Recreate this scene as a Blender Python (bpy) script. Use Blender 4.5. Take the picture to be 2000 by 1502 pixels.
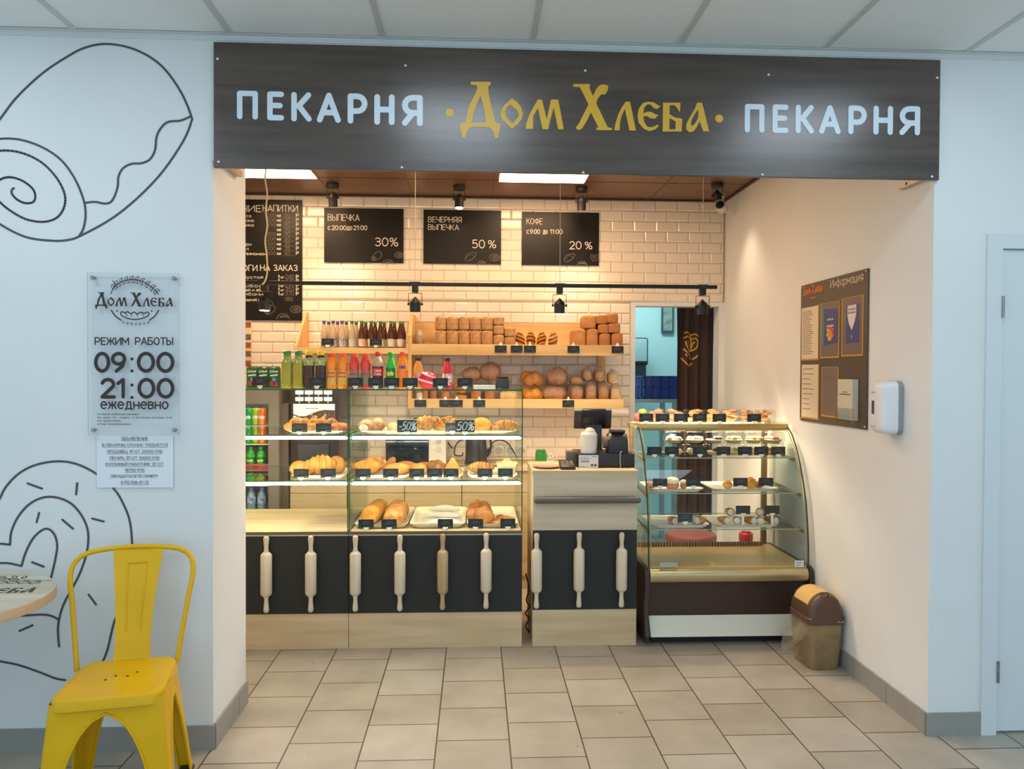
import bpy, bmesh, math, random
from mathutils import Vector, Matrix
random.seed(7)
sc = bpy.context.scene
for o in list(bpy.data.objects): bpy.data.objects.remove(o)
col = sc.collection
PI = math.pi
R = math.radians
# ------------------------------------------------------------------ camera, world, exposure
FPX, PITCH, YAW, ROLL, CH = 1474.35, .0153, .0479, .0044, 1.5185
_f = Vector((math.sin(YAW)*math.cos(PITCH), math.cos(YAW)*math.cos(PITCH), -math.sin(PITCH)))
_r0 = Vector((math.cos(YAW), -math.sin(YAW), 0)); _u0 = _r0.cross(_f)
_r = _r0*math.cos(ROLL) + _u0*math.sin(ROLL); _u = -_r0*math.sin(ROLL) + _u0*math.cos(ROLL)
CP = Vector((0, 0, CH))
cd = bpy.data.cameras.new('camera'); cam = bpy.data.objects.new('camera', cd); col.objects.link(cam)
cd.sensor_fit = 'HORIZONTAL'; cd.sensor_width = 36; cd.lens = 36*FPX/2000; cd.clip_start = .05; cd.clip_end = 100
M = Matrix((_r, _u, -_f)).transposed().to_4x4(); M.translation = CP; cam.matrix_world = M
sc.camera = cam
vs = sc.view_settings; sc.display_settings.display_device = 'sRGB'
vs.view_transform = 'Standard'; vs.look = 'None'; vs.gamma = 1; vs.use_curve_mapping = False; vs.exposure = 0.0
w = bpy.data.worlds.new('daylight'); sc.world = w; w.use_nodes = True
bg = w.node_tree.nodes['Background']; bg.inputs[0].default_value = (.60, .84, 1, 1); bg.inputs[1].default_value = 1.2
HALL_LED, SHOP_LED, SPOT_W, STRIP = 9.1, 22.5, 20.0, 46.0     # lamp strengths

def _ray(u, v): return _f + _r*((u-1000)/FPX) - _u*((v-751)/FPX)
def at(u, v, y):            # the point at depth y seen at photo pixel (u, v)
    d = _ray(u, v); return CP + d*(y/d.y)
def atz(u, v, z):
    d = _ray(u, v); return CP + d*((z-CH)/d.z)
def atx(u, v, x):
    d = _ray(u, v); return CP + d*(x/d.x)
def PX(u, y, v=760): return at(u, v, y).x
def PZ(v, y, u=900): return at(u, v, y).z
ORD = ['first','second','third','fourth','fifth','sixth','seventh','eighth','ninth','tenth','eleventh','twelfth']
# ------------------------------------------------------------------ materials
MATS = {}
def lin(c):
    c = c/255
    return c/12.92 if c <= .04045 else ((c+.055)/1.055)**2.4
def rgb(c):
    return (lin(c[0]), lin(c[1]), lin(c[2]), 1)
def mat(name, c, rough=.5, metal=0, var=None, bump=None, spec=.5, emit=0, c2=None, coat=0, trans=0, stretch=None, sss=0):
    """var=(scale, amount) tint noise; c2 second colour; bump=(scale,strength)"""
    if name in MATS: return MATS[name]
    m = bpy.data.materials.new(name); m.use_nodes = True; nt = m.node_tree; b = nt.nodes['Principled BSDF']
    b.inputs['Base Color'].default_value = rgb(c); b.inputs['Roughness'].default_value = rough
    b.inputs['Metallic'].default_value = metal; b.inputs['Specular IOR Level'].default_value = spec
    b.inputs['Coat Weight'].default_value = coat; b.inputs['Coat Roughness'].default_value = .08
    b.inputs['Transmission Weight'].default_value = trans
    if emit:
        b.inputs['Emission Color'].default_value = rgb(c); b.inputs['Emission Strength'].default_value = emit
    co = None
    if var or bump:
        tc = nt.nodes.new('ShaderNodeTexCoord'); mp = nt.nodes.new('ShaderNodeMapping'); nt.links.new(tc.outputs['Object'], mp.inputs[0])
        if stretch: mp.inputs['Scale'].default_value = stretch
        co = mp.outputs[0]
    if var:
        n = nt.nodes.new('ShaderNodeTexNoise'); n.inputs['Scale'].default_value = var[0]; n.inputs['Detail'].default_value = 5
        nt.links.new(co, n.inputs[0])
        rp = nt.nodes.new('ShaderNodeValToRGB'); nt.links.new(n.outputs[0], rp.inputs[0])
        a = rgb(c); d = rgb(c2) if c2 else tuple(x*(1-var[1]) for x in a[:3])+(1,)
        rp.color_ramp.elements[0].position = .36; rp.color_ramp.elements[1].position = .64
        rp.color_ramp.elements[0].color = d; rp.color_ramp.elements[1].color = a
        nt.links.new(rp.outputs[0], b.inputs['Base Color'])
    if bump:
        n2 = nt.nodes.new('ShaderNodeTexNoise'); n2.inputs['Scale'].default_value = bump[0]; n2.inputs['Detail'].default_value = 4
        nt.links.new(co, n2.inputs[0]); bp = nt.nodes.new('ShaderNodeBump'); bp.inputs['Strength'].default_value = bump[1]
        bp.inputs['Distance'].default_value = .01
        nt.links.new(n2.outputs[0], bp.inputs['Height']); nt.links.new(bp.outputs[0], b.inputs['Normal'])
    MATS[name] = m; return m
def wood(name, c, c2, axis='x', rough=.45, scale=6, coat=0):
    st = {'x': (.12, 1.6, 1.6), 'y': (1.6, .12, 1.6), 'z': (1.6, 1.6, .12)}[axis]
    return mat(name, c, rough, var=(scale*3, .2), c2=c2, stretch=st, coat=coat)
def glass(name, tint=(235, 245, 240), refl=1.0, rough=0, floor=.02):
    if name in MATS: return MATS[name]
    m = bpy.data.materials.new(name); m.use_nodes = True; nt = m.node_tree; nt.nodes.clear()
    out = nt.nodes.new('ShaderNodeOutputMaterial'); mx = nt.nodes.new('ShaderNodeMixShader')
    tr = nt.nodes.new('ShaderNodeBsdfTransparent'); tr.inputs[0].default_value = rgb(tint)
    gl = nt.nodes.new('ShaderNodeBsdfGlossy'); gl.inputs['Roughness'].default_value = rough
    fr = nt.nodes.new('ShaderNodeFresnel'); fr.inputs[0].default_value = 1.45
    ml = nt.nodes.new('ShaderNodeMath'); ml.operation = 'MULTIPLY_ADD'; ml.inputs[1].default_value = refl; ml.inputs[2].default_value = floor
    ge = nt.nodes.new('ShaderNodeNewGeometry'); bf = nt.nodes.new('ShaderNodeMath'); bf.operation = 'SUBTRACT'; bf.inputs[0].default_value = 1
    nt.links.new(ge.outputs['Backfacing'], bf.inputs[1]); m2 = nt.nodes.new('ShaderNodeMath'); m2.operation = 'MULTIPLY'
    nt.links.new(fr.outputs[0], ml.inputs[0]); nt.links.new(ml.outputs[0], m2.inputs[0]); nt.links.new(bf.outputs[0], m2.inputs[1]); nt.links.new(m2.outputs[0], mx.inputs[0])
    nt.links.new(tr.outputs[0], mx.inputs[1]); nt.links.new(gl.outputs[0], mx.inputs[2]); nt.links.new(mx.outputs[0], out.inputs[0])
    MATS[name] = m; return m
def film(name, c, alpha, rough=.15):      # thin translucent plastic film
    if name in MATS: return MATS[name]
    m = mat(name, c, rough, bump=(60, .6)); b = m.node_tree.nodes['Principled BSDF']; b.inputs['Alpha'].default_value = alpha
    return m
# ------------------------------------------------------------------ mesh builder
class MB:
    def __init__(s): s.v = []; s.f = []; s.mi = []; s.sm = []
    def add(s, vs, fs, mi=0, smooth=False, T=None):
        n = len(s.v)
        s.v += [(T @ Vector(v)) if T else Vector(v) for v in vs]
        for f in fs: s.f.append([i+n for i in f]); s.mi.append(mi); s.sm.append(smooth)
        return s
    def box(s, x0, x1, y0, y1, z0, z1, mi=0, T=None):
        v = [(x0,y0,z0),(x1,y0,z0),(x1,y1,z0),(x0,y1,z0),(x0,y0,z1),(x1,y0,z1),(x1,y1,z1),(x0,y1,z1)]
        return s.add(v, [(3,2,1,0),(4,5,6,7),(0,1,5,4),(1,2,6,5),(2,3,7,6),(3,0,4,7)], mi, False, T)
    def rbox(s, c, d, r=.01, seg=2, mi=0, T=None, fn=None, cuts=0):
        bm = bmesh.new(); bmesh.ops.create_cube(bm, size=1)
        for v in bm.verts: v.co = Vector((v.co.x*d[0], v.co.y*d[1], v.co.z*d[2]))
        bmesh.ops.bevel(bm, geom=bm.edges[:], offset=min(r, min(d)*.49), segments=seg, profile=.5, affect='EDGES')
        if cuts: bmesh.ops.subdivide_edges(bm, edges=[e for e in bm.edges if e.calc_length() > min(d)*.3], cuts=cuts, use_grid_fill=True)
        bm.verts.index_update(); vs = [v.co.copy() for v in bm.verts]; fs = [[v.index for v in f.verts] for f in bm.faces]; bm.free()
        if fn: vs = [Vector(fn(v)) for v in vs]
        return s.add([v+Vector(c) for v in vs], fs, mi, True, T)
    def loft(s, rings, mi=0, closed=True, cap0=False, cap1=False, smooth=True, T=None, loop=False):
        n = len(rings[0]); vs = [p for r in rings for p in r]; fs = []
        m = len(rings)
        for i in range(m if loop else m-1):
            a, b = i*n, ((i+1) % m)*n
            for j in range(n if closed else n-1):
                k = (j+1) % n; fs.append((a+j, a+k, b+k, b+j))
        if cap0: fs.append(tuple(range(n))[::-1])
        if cap1: fs.append(tuple(range((m-1)*n, m*n)))
        return s.add(vs, fs, mi, smooth, T)
    def lathe(s, prof, c=(0,0,0), seg=16, mi=0, T=None, sx=1, sy=1, smooth=True, cap=True):
        rings = [[Vector((c[0]+r*sx*math.cos(2*PI*j/seg), c[1]+r*sy*math.sin(2*PI*j/seg), c[2]+z)) for j in range(seg)] for r, z in prof]
        return s.loft(rings, mi, True, cap and prof[0][0] > 1e-5, cap and prof[-1][0] > 1e-5, smooth, T)
    def tube(s, pts, r, seg=8, mi=0, closed=False, cap=True, T=None, flat=None):
        pts = [Vector(p) for p in pts]; n = len(pts); rings = []; up = Vector((0,0,1)); pn = None
        for i, p in enumerate(pts):
            a = pts[(i-1) % n] if (closed or i > 0) else p; b = pts[(i+1) % n] if (closed or i < n-1) else p
            t = (b-a).normalized()
            if pn is None:
                q = up if abs(t.z) < .9 else Vector((1,0,0)); pn = (q - t*q.dot(t)).normalized()
            else:
                pn = (pn - t*pn.dot(t)).normalized()
            bn = t.cross(pn); rr = r[i] if isinstance(r, (list, tuple)) else r
            k = flat or 1
            rings.append([p + (pn*math.cos(2*PI*j/seg) + bn*k*math.sin(2*PI*j/seg))*rr for j in range(seg)])
        return s.loft(rings, mi, True, cap and not closed, cap and not closed, True, T, loop=closed)
    def blob(s, c, d, seg=14, rings=9, fn=None, mi=0, T=None, flat=None):
        out = []
        for i in range(rings+1):
            ph = PI*i/rings; row = []
            for j in range(seg):
                th = 2*PI*j/seg; k = fn(th, ph) if fn else 1
                x = math.sin(ph)*math.cos(th)*d[0]*k; y = math.sin(ph)*math.sin(th)*d[1]*k; z = -math.cos(ph)*d[2]*k
                if flat is not None: z = max(z, -flat*d[2])
                row.append(Vector((c[0]+x, c[1]+y, c[2]+z)))
            out.append(row)
        return s.loft(out, mi, True, False, False, True, T)
    def quad(s, a, b, c, d, mi=0): return s.add([a, b, c, d], [(0,1,2,3)], mi)
    def prism(s, poly, f0, f1, mi=0, smooth=False):    # poly 2D; f0,f1 map (a,b) -> 3D for the two faces
        n = len(poly); vs = [f0(*p) for p in poly] + [f1(*p) for p in poly]
        fs = [tuple(range(n))[::-1], tuple(range(n, 2*n))] + [(i, (i+1) % n, n+(i+1) % n, n+i) for i in range(n)]
        return s.add(vs, fs, mi, smooth)
    def build(s, name, mats, parent=None, world=True, angle=38, **tags):
        me = bpy.data.meshes.new(name)
        vs = s.v
        if parent is not None and world:
            Ti = Matrix.Rotation(-parent.rotation_euler.z, 4, 'Z') if parent.rotation_euler.z else None
            off = parent.location
            if parent.parent is not None: off = off + parent.parent.location
            vs = [(v-off) for v in vs]
            if Ti: vs = [Ti @ v for v in vs]
        me.from_pydata([tuple(v) for v in vs], [], s.f)
        if not isinstance(mats, (list, tuple)): mats = [mats]
        for m in mats: me.materials.append(m)
        me.polygons.foreach_set('material_index', s.mi); me.polygons.foreach_set('use_smooth', s.sm)
        bm = bmesh.new(); bm.from_mesh(me); bmesh.ops.recalc_face_normals(bm, faces=bm.faces[:]); bm.to_mesh(me); bm.free()
        me.update(); me.set_sharp_from_angle(angle=R(angle))
        o = bpy.data.objects.new(name, me); col.objects.link(o)
        if parent is not None: o.parent = parent
        for k, v in tags.items(): o[k] = v
        return o
def rrect(cx, cy, hx, hy, r, z, n=4):
    out = []
    for sx, sy, a in ((1,1,0),(-1,1,90),(-1,-1,180),(1,-1,270)):
        for i in range(n+1):
            t = R(a+90*i/n); out.append(Vector((cx+sx*(hx-r)+r*math.cos(t), cy+sy*(hy-r)+r*math.sin(t), z)))
    return out
def thing(name, label, cat, loc=(0,0,0), rotz=0, group=None):
    o = bpy.data.objects.new(name, None); col.objects.link(o); o.location = loc; o.rotation_euler = (0, 0, rotz)
    o.empty_display_size = .05
    return tag(o, label, cat, group)
def tag(o, label, cat, group=None):
    o['label'] = label; o['category'] = cat
    if group: o['group'] = group
    return o
def struct(o): o['kind'] = 'structure'; return o
def dup(root, loc, rotz=None, label=None, group=None, scale=None):
    r = root.copy(); col.objects.link(r); r.location = loc
    if rotz is not None: r.rotation_euler = (0, 0, rotz)
    if scale is not None: r.scale = scale
    if label: r['label'] = label
    if group: r['group'] = group
    for ch in list(root.children):
        c = ch.copy(); col.objects.link(c); c.parent = r
        for g in list(ch.children):
            d = g.copy(); col.objects.link(d); d.parent = c
    return r
def lamp(name, kind, loc, energy, color, parent=None, aim=None, **kw):
    l = bpy.data.lights.new(name, kind); l.energy = energy; l.color = color
    for k, v in kw.items(): setattr(l, k, v)
    o = bpy.data.objects.new(name, l); col.objects.link(o)
    loc = Vector(loc)
    if parent is not None: o.parent = parent; o.location = loc - parent.location
    else: o.location = loc
    if aim is not None: o.rotation_euler = (Vector(aim)-loc).to_track_quat('-Z', 'Y').to_euler()
    return o
# ------------------------------------------------------------------ stroke lettering
def arc(cx, cy, rx, ry, a0, a1, n=8):
    return [(cx+rx*math.cos(R(a0+(a1-a0)*i/n)), cy+ry*math.sin(R(a0+(a1-a0)*i/n))) for i in range(n+1)]
_O = [arc(.34, .5, .34, .5, 90, 450, 20)]
G = {
 'А': (.7, [[(0,0),(.35,1),(.7,0)],[(.11,.3),(.59,.3)]]),
 'Б': (.6, [[(.55,1),(0,1),(0,0),(.3,0)]+arc(.3,.29,.3,.29,-90,90)+[(0,.58)]]),
 'В': (.6, [[(0,.54),(0,1),(.28,1)]+arc(.28,.77,.27,.23,90,-90)+[(0,.54)],[(0,.54),(.28,.54)]+arc(.31,.27,.29,.27,90,-90)+[(0,0),(0,.54)]]),
 'Г': (.5, [[(0,0),(0,1),(.5,1)]]),
 'Д': (.78, [[(0,-.18),(0,0),(.78,0),(.78,-.18)],[(.1,0),(.2,.5),(.22,1),(.65,1),(.65,0)]]),
 'Е': (.52, [[(.52,1),(0,1),(0,0),(.52,0)],[(0,.52),(.46,.52)]]),
 'Ж': (.92, [[(.46,0),(.46,1)],[(0,1),(.22,.56),(.46,.5),(.7,.56),(.92,1)],[(0,0),(.22,.44),(.46,.5),(.7,.44),(.92,0)]]),
 'З': (.56, [[(0,.88)]+arc(.27,.76,.26,.24,130,-90)+[(.2,.52)],[(.27,.52)]+arc(.28,.26,.28,.26,90,-140)]),
 'И': (.66, [[(0,1),(0,0),(.66,1),(.66,0)]]),
 'Й': (.66, [[(0,1),(0,0),(.66,1),(.66,0)],arc(.33,1.28,.16,.12,200,340,5)]),
 'К': (.62, [[(0,0),(0,1)],[(.6,1),(.2,.54),(0,.54)],[(.2,.54),(.62,0)]]),
 'Л': (.66, [[(0,0),(.12,.1),(.2,1),(.66,1),(.66,0)]]),
 'М': (.8, [[(0,0),(0,1),(.4,.3),(.8,1),(.8,0)]]),
 'Н': (.64, [[(0,0),(0,1)],[(.64,0),(.64,1)],[(0,.5),(.64,.5)]]),
 'О': (.7, _O), 'П': (.64, [[(0,0),(0,1),(.64,1),(.64,0)]]),
 'Р': (.6, [[(0,0),(0,1),(.3,1)]+arc(.3,.7,.3,.3,90,-90)+[(0,.4)]]),
 'С': (.62, [arc(.34,.5,.34,.5,50,310,16)]), 'Т': (.62, [[(0,1),(.62,1)],[(.31,1),(.31,0)]]),
 'У': (.62, [[(0,1),(.33,.35)],[(.62,1),(.28,.12),(.18,0),(.03,0)]]),
 'Ф': (.8, [[(.4,-.05),(.4,1.05)],arc(.4,.52,.4,.33,90,450,18)]),
 'Х': (.64, [[(0,0),(.64,1)],[(0,1),(.64,0)]]),
 'Ц': (.72, [[(0,1),(0,0),(.72,0),(.72,-.2)],[(.6,1),(.6,0)]]),
 'Ч': (.58, [[(0,1),(0,.6)]+arc(.22,.6,.22,.2,180,270,5)+[(.58,.4)],[(.58,1),(.58,0)]]),
 'Ш': (.86, [[(0,1),(0,0),(.86,0),(.86,1)],[(.43,0),(.43,1)]]),
 'Щ': (.98, [[(0,1),(0,0),(.98,0),(.98,-.2)],[(.43,0),(.43,1)],[(.86,0),(.86,1)]]),
 'Ь': (.56, [[(0,1),(0,0),(.27,0)]+arc(.27,.28,.28,.28,-90,90)+[(0,.56)]]),
 'Ъ': (.7, [[(-.05,1),(.15,1),(.15,0),(.4,0)]+arc(.4,.28,.28,.28,-90,90)+[(.15,.56)]]),
 'Ы': (.78, [[(0,1),(0,0),(.25,0)]+arc(.25,.28,.26,.28,-90,90)+[(0,.56)],[(.78,0),(.78,1)]]),
 'Э': (.62, [arc(.28,.5,.34,.5,130,-130,16),[(.2,.52),(.6,.52)]]),
 'Ю': (.95, [[(0,0),(0,1)],[(0,.5),(.3,.5)],arc(.62,.5,.32,.5,90,450,20)]),
 'Я': (.6, [[(.6,0),(.6,1),(.3,1)]+arc(.3,.7,.3,.3,90,270)+[(.6,.4)],[(.32,.4),(0,0)]]),
 '0': (.62, [arc(.31,.5,.31,.5,90,450,20)]), '1': (.32, [[(0,.78),(.25,1),(.25,0)]]),
 '2': (.58, [arc(.28,.72,.28,.28,165,-25,10)+[(.0,0),(.58,0)]]),
 '3': (.56, [arc(.27,.76,.26,.24,150,-80)+[(.2,.53)],[(.27,.53)]+arc(.28,.27,.28,.27,80,-150)]),
 '4': (.62, [[(.45,0),(.45,1),(0,.28),(.62,.28)]]),
 '5': (.56, [[(.5,1),(.08,1),(.04,.56)]+arc(.26,.32,.3,.32,120,-140)]),
 '6': (.58, [arc(.29,.3,.29,.3,180,540,16),[(0,.3),(.1,.7),(.4,1)]]),
 '7': (.54, [[(0,1),(.54,1),(.18,0)]]),
 '8': (.58, [arc(.29,.76,.24,.24,90,450,16),arc(.29,.26,.29,.27,90,450,16)]),
 '9': (.58, [arc(.29,.7,.29,.3,0,360,16),[(.58,.7),(.48,.3),(.18,0)]]),
 '%': (.86, [arc(.18,.78,.18,.22,90,450,12),arc(.68,.22,.18,.22,90,450,12),[(.15,0),(.7,1)]]),
 ':': (.1, [[(.05,.1),(.05,.12)],[(.05,.62),(.05,.64)]]), '.': (.1, [[(.05,0),(.05,.02)]]), ',': (.1, [[(.06,.04),(0,-.14)]]),
 '-': (.36, [[(0,.42),(.36,.42)]]), '!': (.1, [[(.05,1),(.05,.3)],[(.05,0),(.05,.02)]]),
 'S': (.55, [arc(.28,.75,.26,.25,40,260,10)+arc(.28,.25,.28,.25,80,-150,10)]), 'F': (.5, [[(0,0),(0,1),(.5,1)],[(0,.53),(.42,.53)]]),
 'а': (.5, [arc(.24,.34,.24,.34,60,300,12),[(.5,.7),(.5,0)]]), 'б': (.54, [arc(.27,.33,.27,.33,90,450,14),[(0,.33),(.06,.8),(.25,.95),(.48,1)]]),
 'е': (.54, [[(0,.37),(.54,.37)]+arc(.27,.35,.27,.35,10,310,14)]), 'р': (.54, [[(0,-.3),(0,.7)],arc(.27,.35,.27,.35,150,-150,12)]),
 'у': (.5, [[(0,.7),(.26,.05)],[(.5,.7),(.2,-.2),(.05,-.3)]]), 'ф': (.7, [[(.35,-.3),(.35,1)],arc(.35,.35,.35,.33,90,450,16)]),
 '~': (.5, [[(0,.15),(.08,.75),(.18,.3),(.26,.7),(.34,.2),(.42,.6),(.5,.3)]]),
 'i': (.1, [[(.05,0),(.05,.7)],[(.05,.95),(.05,.97)]]), 'l': (.1, [[(.05,0),(.05,1)]]), 't': (.36, [[(.15,1),(.15,0),(.36,0)],[(0,.7),(.36,.7)]]),
 'n': (.48, [[(0,0),(0,.7)],[(0,.5)]+arc(.24,.46,.24,.24,150,0,6)+[(.48,0)]]), 'r': (.32, [[(0,0),(0,.7)],[(0,.45),(.12,.66),(.32,.7)]]),
}
for a, b in zip('ABCEHKMOPTXaceopx', 'АВСЕНКМОРТХасеорх'):
    if b in G: G[a] = G[b]
for a in 'вгджзийклмнопстхцчшщъыьэюя':
    w_, ls = G[a.upper()]; G[a] = (w_*.78, [[(x*.78, y*.7) for x, y in l] for l in ls])
for a in 'cox': G[a] = G[dict(c='с', o='о', x='х')[a]]
def strokes(txt, gap=.2):
    x = 0; out = []
    for ch in txt:
        if ch == ' ': x += .42; continue
        w_, ls = G.get(ch) or G['О']
        out += [[(x+a, b) for a, b in l] for l in ls]; x += w_+gap
    return out, x-gap
LAY = [0]
def ribbon(mb, pts, wd, fmap, mi=0, seg=8, caps=True):
    """flat stroke of width wd along 2D pts; fmap maps 2D to 3D; each piece lies a hair above the last so that none coincide"""
    o = fmap(*pts[0]); nv = (fmap(pts[0][0]+1e-3, pts[0][1])-o).cross(fmap(pts[0][0], pts[0][1]+1e-3)-o).normalized()
    f0 = fmap
    def fmap(x, y, cnt=[0]): return f0(x, y) + nv*(LAY[0] % 60)*8e-6
    for i in range(len(pts)-1):
        a, b = Vector(pts[i]), Vector(pts[i+1]); d = b-a
        if d.length < 1e-9: continue
        nrm = Vector((-d.y, d.x)).normalized()*wd/2; LAY[0] += 1
        mb.add([fmap(*(a+nrm)), fmap(*(a-nrm)), fmap(*(b-nrm)), fmap(*(b+nrm))], [(0,1,2,3)], mi)
    if caps:
        for p in pts:
            LAY[0] += 1
            mb.add([fmap(p[0]+wd/2*math.cos(2*PI*j/seg), p[1]+wd/2*math.sin(2*PI*j/seg)) for j in range(seg)], [tuple(range(seg))], mi)
def text(mb, txt, fmap, x0, y0, h, weight=.1, width=None, align='l', mi=0, gap=.2, seg=8, slant=0):
    """write txt with its baseline at (x0,y0) in the 2D plane of fmap; cap height h; width squeezes it to fit"""
    ls, wd = strokes(txt, gap); k = h*(1-weight); kx = k
    if width: kx = (width-weight*h)/wd
    tot = wd*kx
    ox = x0 + (weight*h/2 if align == 'l' else -tot/2 if align == 'c' else -tot-weight*h/2); oy = y0+weight*h/2
    for l in ls: ribbon(mb, [(ox+a*kx+slant*b*k, oy+b*k) for a, b in l], weight*h, fmap, mi, seg)
def plane(origin, ux, uz):
    o, a, b = Vector(origin), Vector(ux), Vector(uz)
    return lambda x, y: o + a*x + b*y
def filled(name, loops_list, fmap, m, parent=None):
    """filled letter outlines: list of [outer, hole...] 2D loops"""
    mb = MB()
    cu = bpy.data.curves.new('outline', 'CURVE'); cu.dimensions = '2D'; cu.fill_mode = 'BOTH'
    for loop in loops_list:
        sp = cu.splines.new('POLY'); sp.points.add(len(loop)-1); sp.use_cyclic_u = True
        for p, q in zip(sp.points, loop): p.co = (q[0], q[1], 0, 1)
    ob = bpy.data.objects.new('outline', cu); col.objects.link(ob); bpy.context.view_layer.update()
    me = bpy.data.meshes.new_from_object(ob.evaluated_get(bpy.context.evaluated_depsgraph_get()))
    vs = [fmap(v.co.x, v.co.y) for v in me.vertices]; fs = [tuple(p.vertices) for p in me.polygons]
    bpy.data.objects.remove(ob); bpy.data.curves.remove(cu); bpy.data.meshes.remove(me)
    mb.add(vs, fs); return mb
def smooth_line(pts, n=5, closed=False):
    """Catmull-Rom through pts"""
    P = [Vector(p) for p in pts]; out = []; m = len(P)
    for i in range(m if closed else m-1):
        p0 = P[(i-1) % m] if closed or i > 0 else P[i]; p1 = P[i]; p2 = P[(i+1) % m]; p3 = P[(i+2) % m] if closed or i+2 < m else p2
        for k in range(n):
            t = k/n
            out.append(.5*((2*p1)+(p2-p0)*t+(2*p0-5*p1+4*p2-p3)*t*t+(3*p1-p0-3*p2+p3)*t**3))
    if not closed: out.append(P[-1])
    return [tuple(p) for p in out]
# ================================================================== THE SETTING
YF, YB, XL, XR, ZC, ZS = 3.07, 5.72, -1.05, 1.905, 2.858, 2.845
paint = mat('white_paint', (226, 227, 226), .75, var=(3, .03), bump=(40, .05))
def floor_material():
    m = bpy.data.materials.new('floor_tile'); m.use_nodes = True; nt = m.node_tree; b = nt.nodes['Principled BSDF']; L = nt.links.new
    tc = nt.nodes.new('ShaderNodeTexCoord'); sp = nt.nodes.new('ShaderNodeSeparateXYZ'); L(tc.outputs['Object'], sp.inputs[0])
    def add(s, k):
        n = nt.nodes.new('ShaderNodeMath'); n.operation = 'ADD'; n.inputs[1].default_value = k; L(s, n.inputs[0]); return n.outputs[0]
    x = add(sp.outputs[0], 1.0563+.3*20); y = add(sp.outputs[1], -4.0005+.3*40)
    cb = nt.nodes.new('ShaderNodeCombineXYZ'); L(y, cb.inputs[0]); L(x, cb.inputs[1])
    br = nt.nodes.new('ShaderNodeTexBrick'); L(cb.outputs[0], br.inputs['Vector'])
    br.offset = .5; br.offset_frequency = 2; br.squash = 1
    for k, v in (('Scale', 1), ('Mortar Size', .0032), ('Mortar Smooth', .15), ('Brick Width', .3), ('Row Height', .3), ('Bias', 0)): br.inputs[k].default_value = v
    br.inputs['Color1'].default_value = rgb((179, 171, 158)); br.inputs['Color2'].default_value = rgb((166, 157, 142)); br.inputs['Mortar'].default_value = rgb((84, 72, 60))
    ns = nt.nodes.new('ShaderNodeTexNoise'); ns.inputs['Scale'].default_value = 5; ns.inputs['Detail'].default_value = 8; L(tc.outputs['Object'], ns.inputs[0])
    rp = nt.nodes.new('ShaderNodeValToRGB'); rp.color_ramp.elements[0].position = .3; rp.color_ramp.elements[0].color = (.80, .78, .76, 1); rp.color_ramp.elements[1].position = .65; L(ns.outputs[0], rp.inputs[0])
    mx = nt.nodes.new('ShaderNodeMix'); mx.data_type = 'RGBA'; mx.blend_type = 'MULTIPLY'; mx.inputs[0].default_value = .8; L(br.outputs[0], mx.inputs[6]); L(rp.outputs[0], mx.inputs[7])
    # scattered dirt specks
    n2 = nt.nodes.new('ShaderNodeTexNoise'); n2.inputs['Scale'].default_value = 16; n2.inputs['Detail'].default_value = 6; L(tc.outputs['Object'], n2.inputs[0])
    r2 = nt.nodes.new('ShaderNodeValToRGB'); r2.color_ramp.elements[0].position = .70; r2.color_ramp.elements[0].color = (1, 1, 1, 1); r2.color_ramp.elements[1].position = .76; r2.color_ramp.elements[1].color = (.45, .4, .36, 1); L(n2.outputs[0], r2.inputs[0])
    m2 = nt.nodes.new('ShaderNodeMix'); m2.data_type = 'RGBA'; m2.blend_type = 'MULTIPLY'; m2.inputs[0].default_value = .7; L(mx.outputs[2], m2.inputs[6]); L(r2.outputs[0], m2.inputs[7])
    L(m2.outputs[2], b.inputs['Base Color']); b.inputs['Roughness'].default_value = .42; b.inputs['Specular IOR Level'].default_value = .35
    bp = nt.nodes.new('ShaderNodeBump'); bp.inputs['Strength'].default_value = .5; bp.inputs['Distance'].default_value = .004; bp.invert = True; L(br.outputs['Fac'], bp.inputs['Height']); L(bp.outputs[0], b.inputs['Normal'])
    return m
struct(MB().box(-5, 5, -3.2, 8, -.1, 0).build('floor', floor_material()))
# hall ceiling: white mineral tiles in a T-bar grid
cm = mat('ceiling_tile', (243, 244, 243), .9, var=(160, .14), bump=(120, .3)); cmr = cm.node_tree.nodes['Color Ramp'].color_ramp
cmr.elements[0].position = .30; cmr.elements[1].position = .36
tb = mat('ceiling_bar', (205, 208, 205), .5)
gx0 = at(1040, 85, YF).x
c = MB().box(-5, 5, -3.6, YF, ZC, ZC+.05, 0)
for k in range(-8, 9): c.box(gx0+.6*k-.012, gx0+.6*k+.012, -3.6, YF, ZC-.004, ZC, 1)
for k in range(1, 11): c.box(-5, 5, YF-.03-.6*k-.012, YF-.03-.6*k+.012, ZC-.0045, ZC, 1)
struct(c.build('ceiling', [cm, tb]))
struct(MB().box(-5, 5, YF-.022, YF, ZC-.005, ZC-.003).box(-5, 5, YF-.003, YF, ZC-.026, ZC-.003).build('trim_1', mat('ceiling_angle', (214, 217, 214), .5)))
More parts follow.
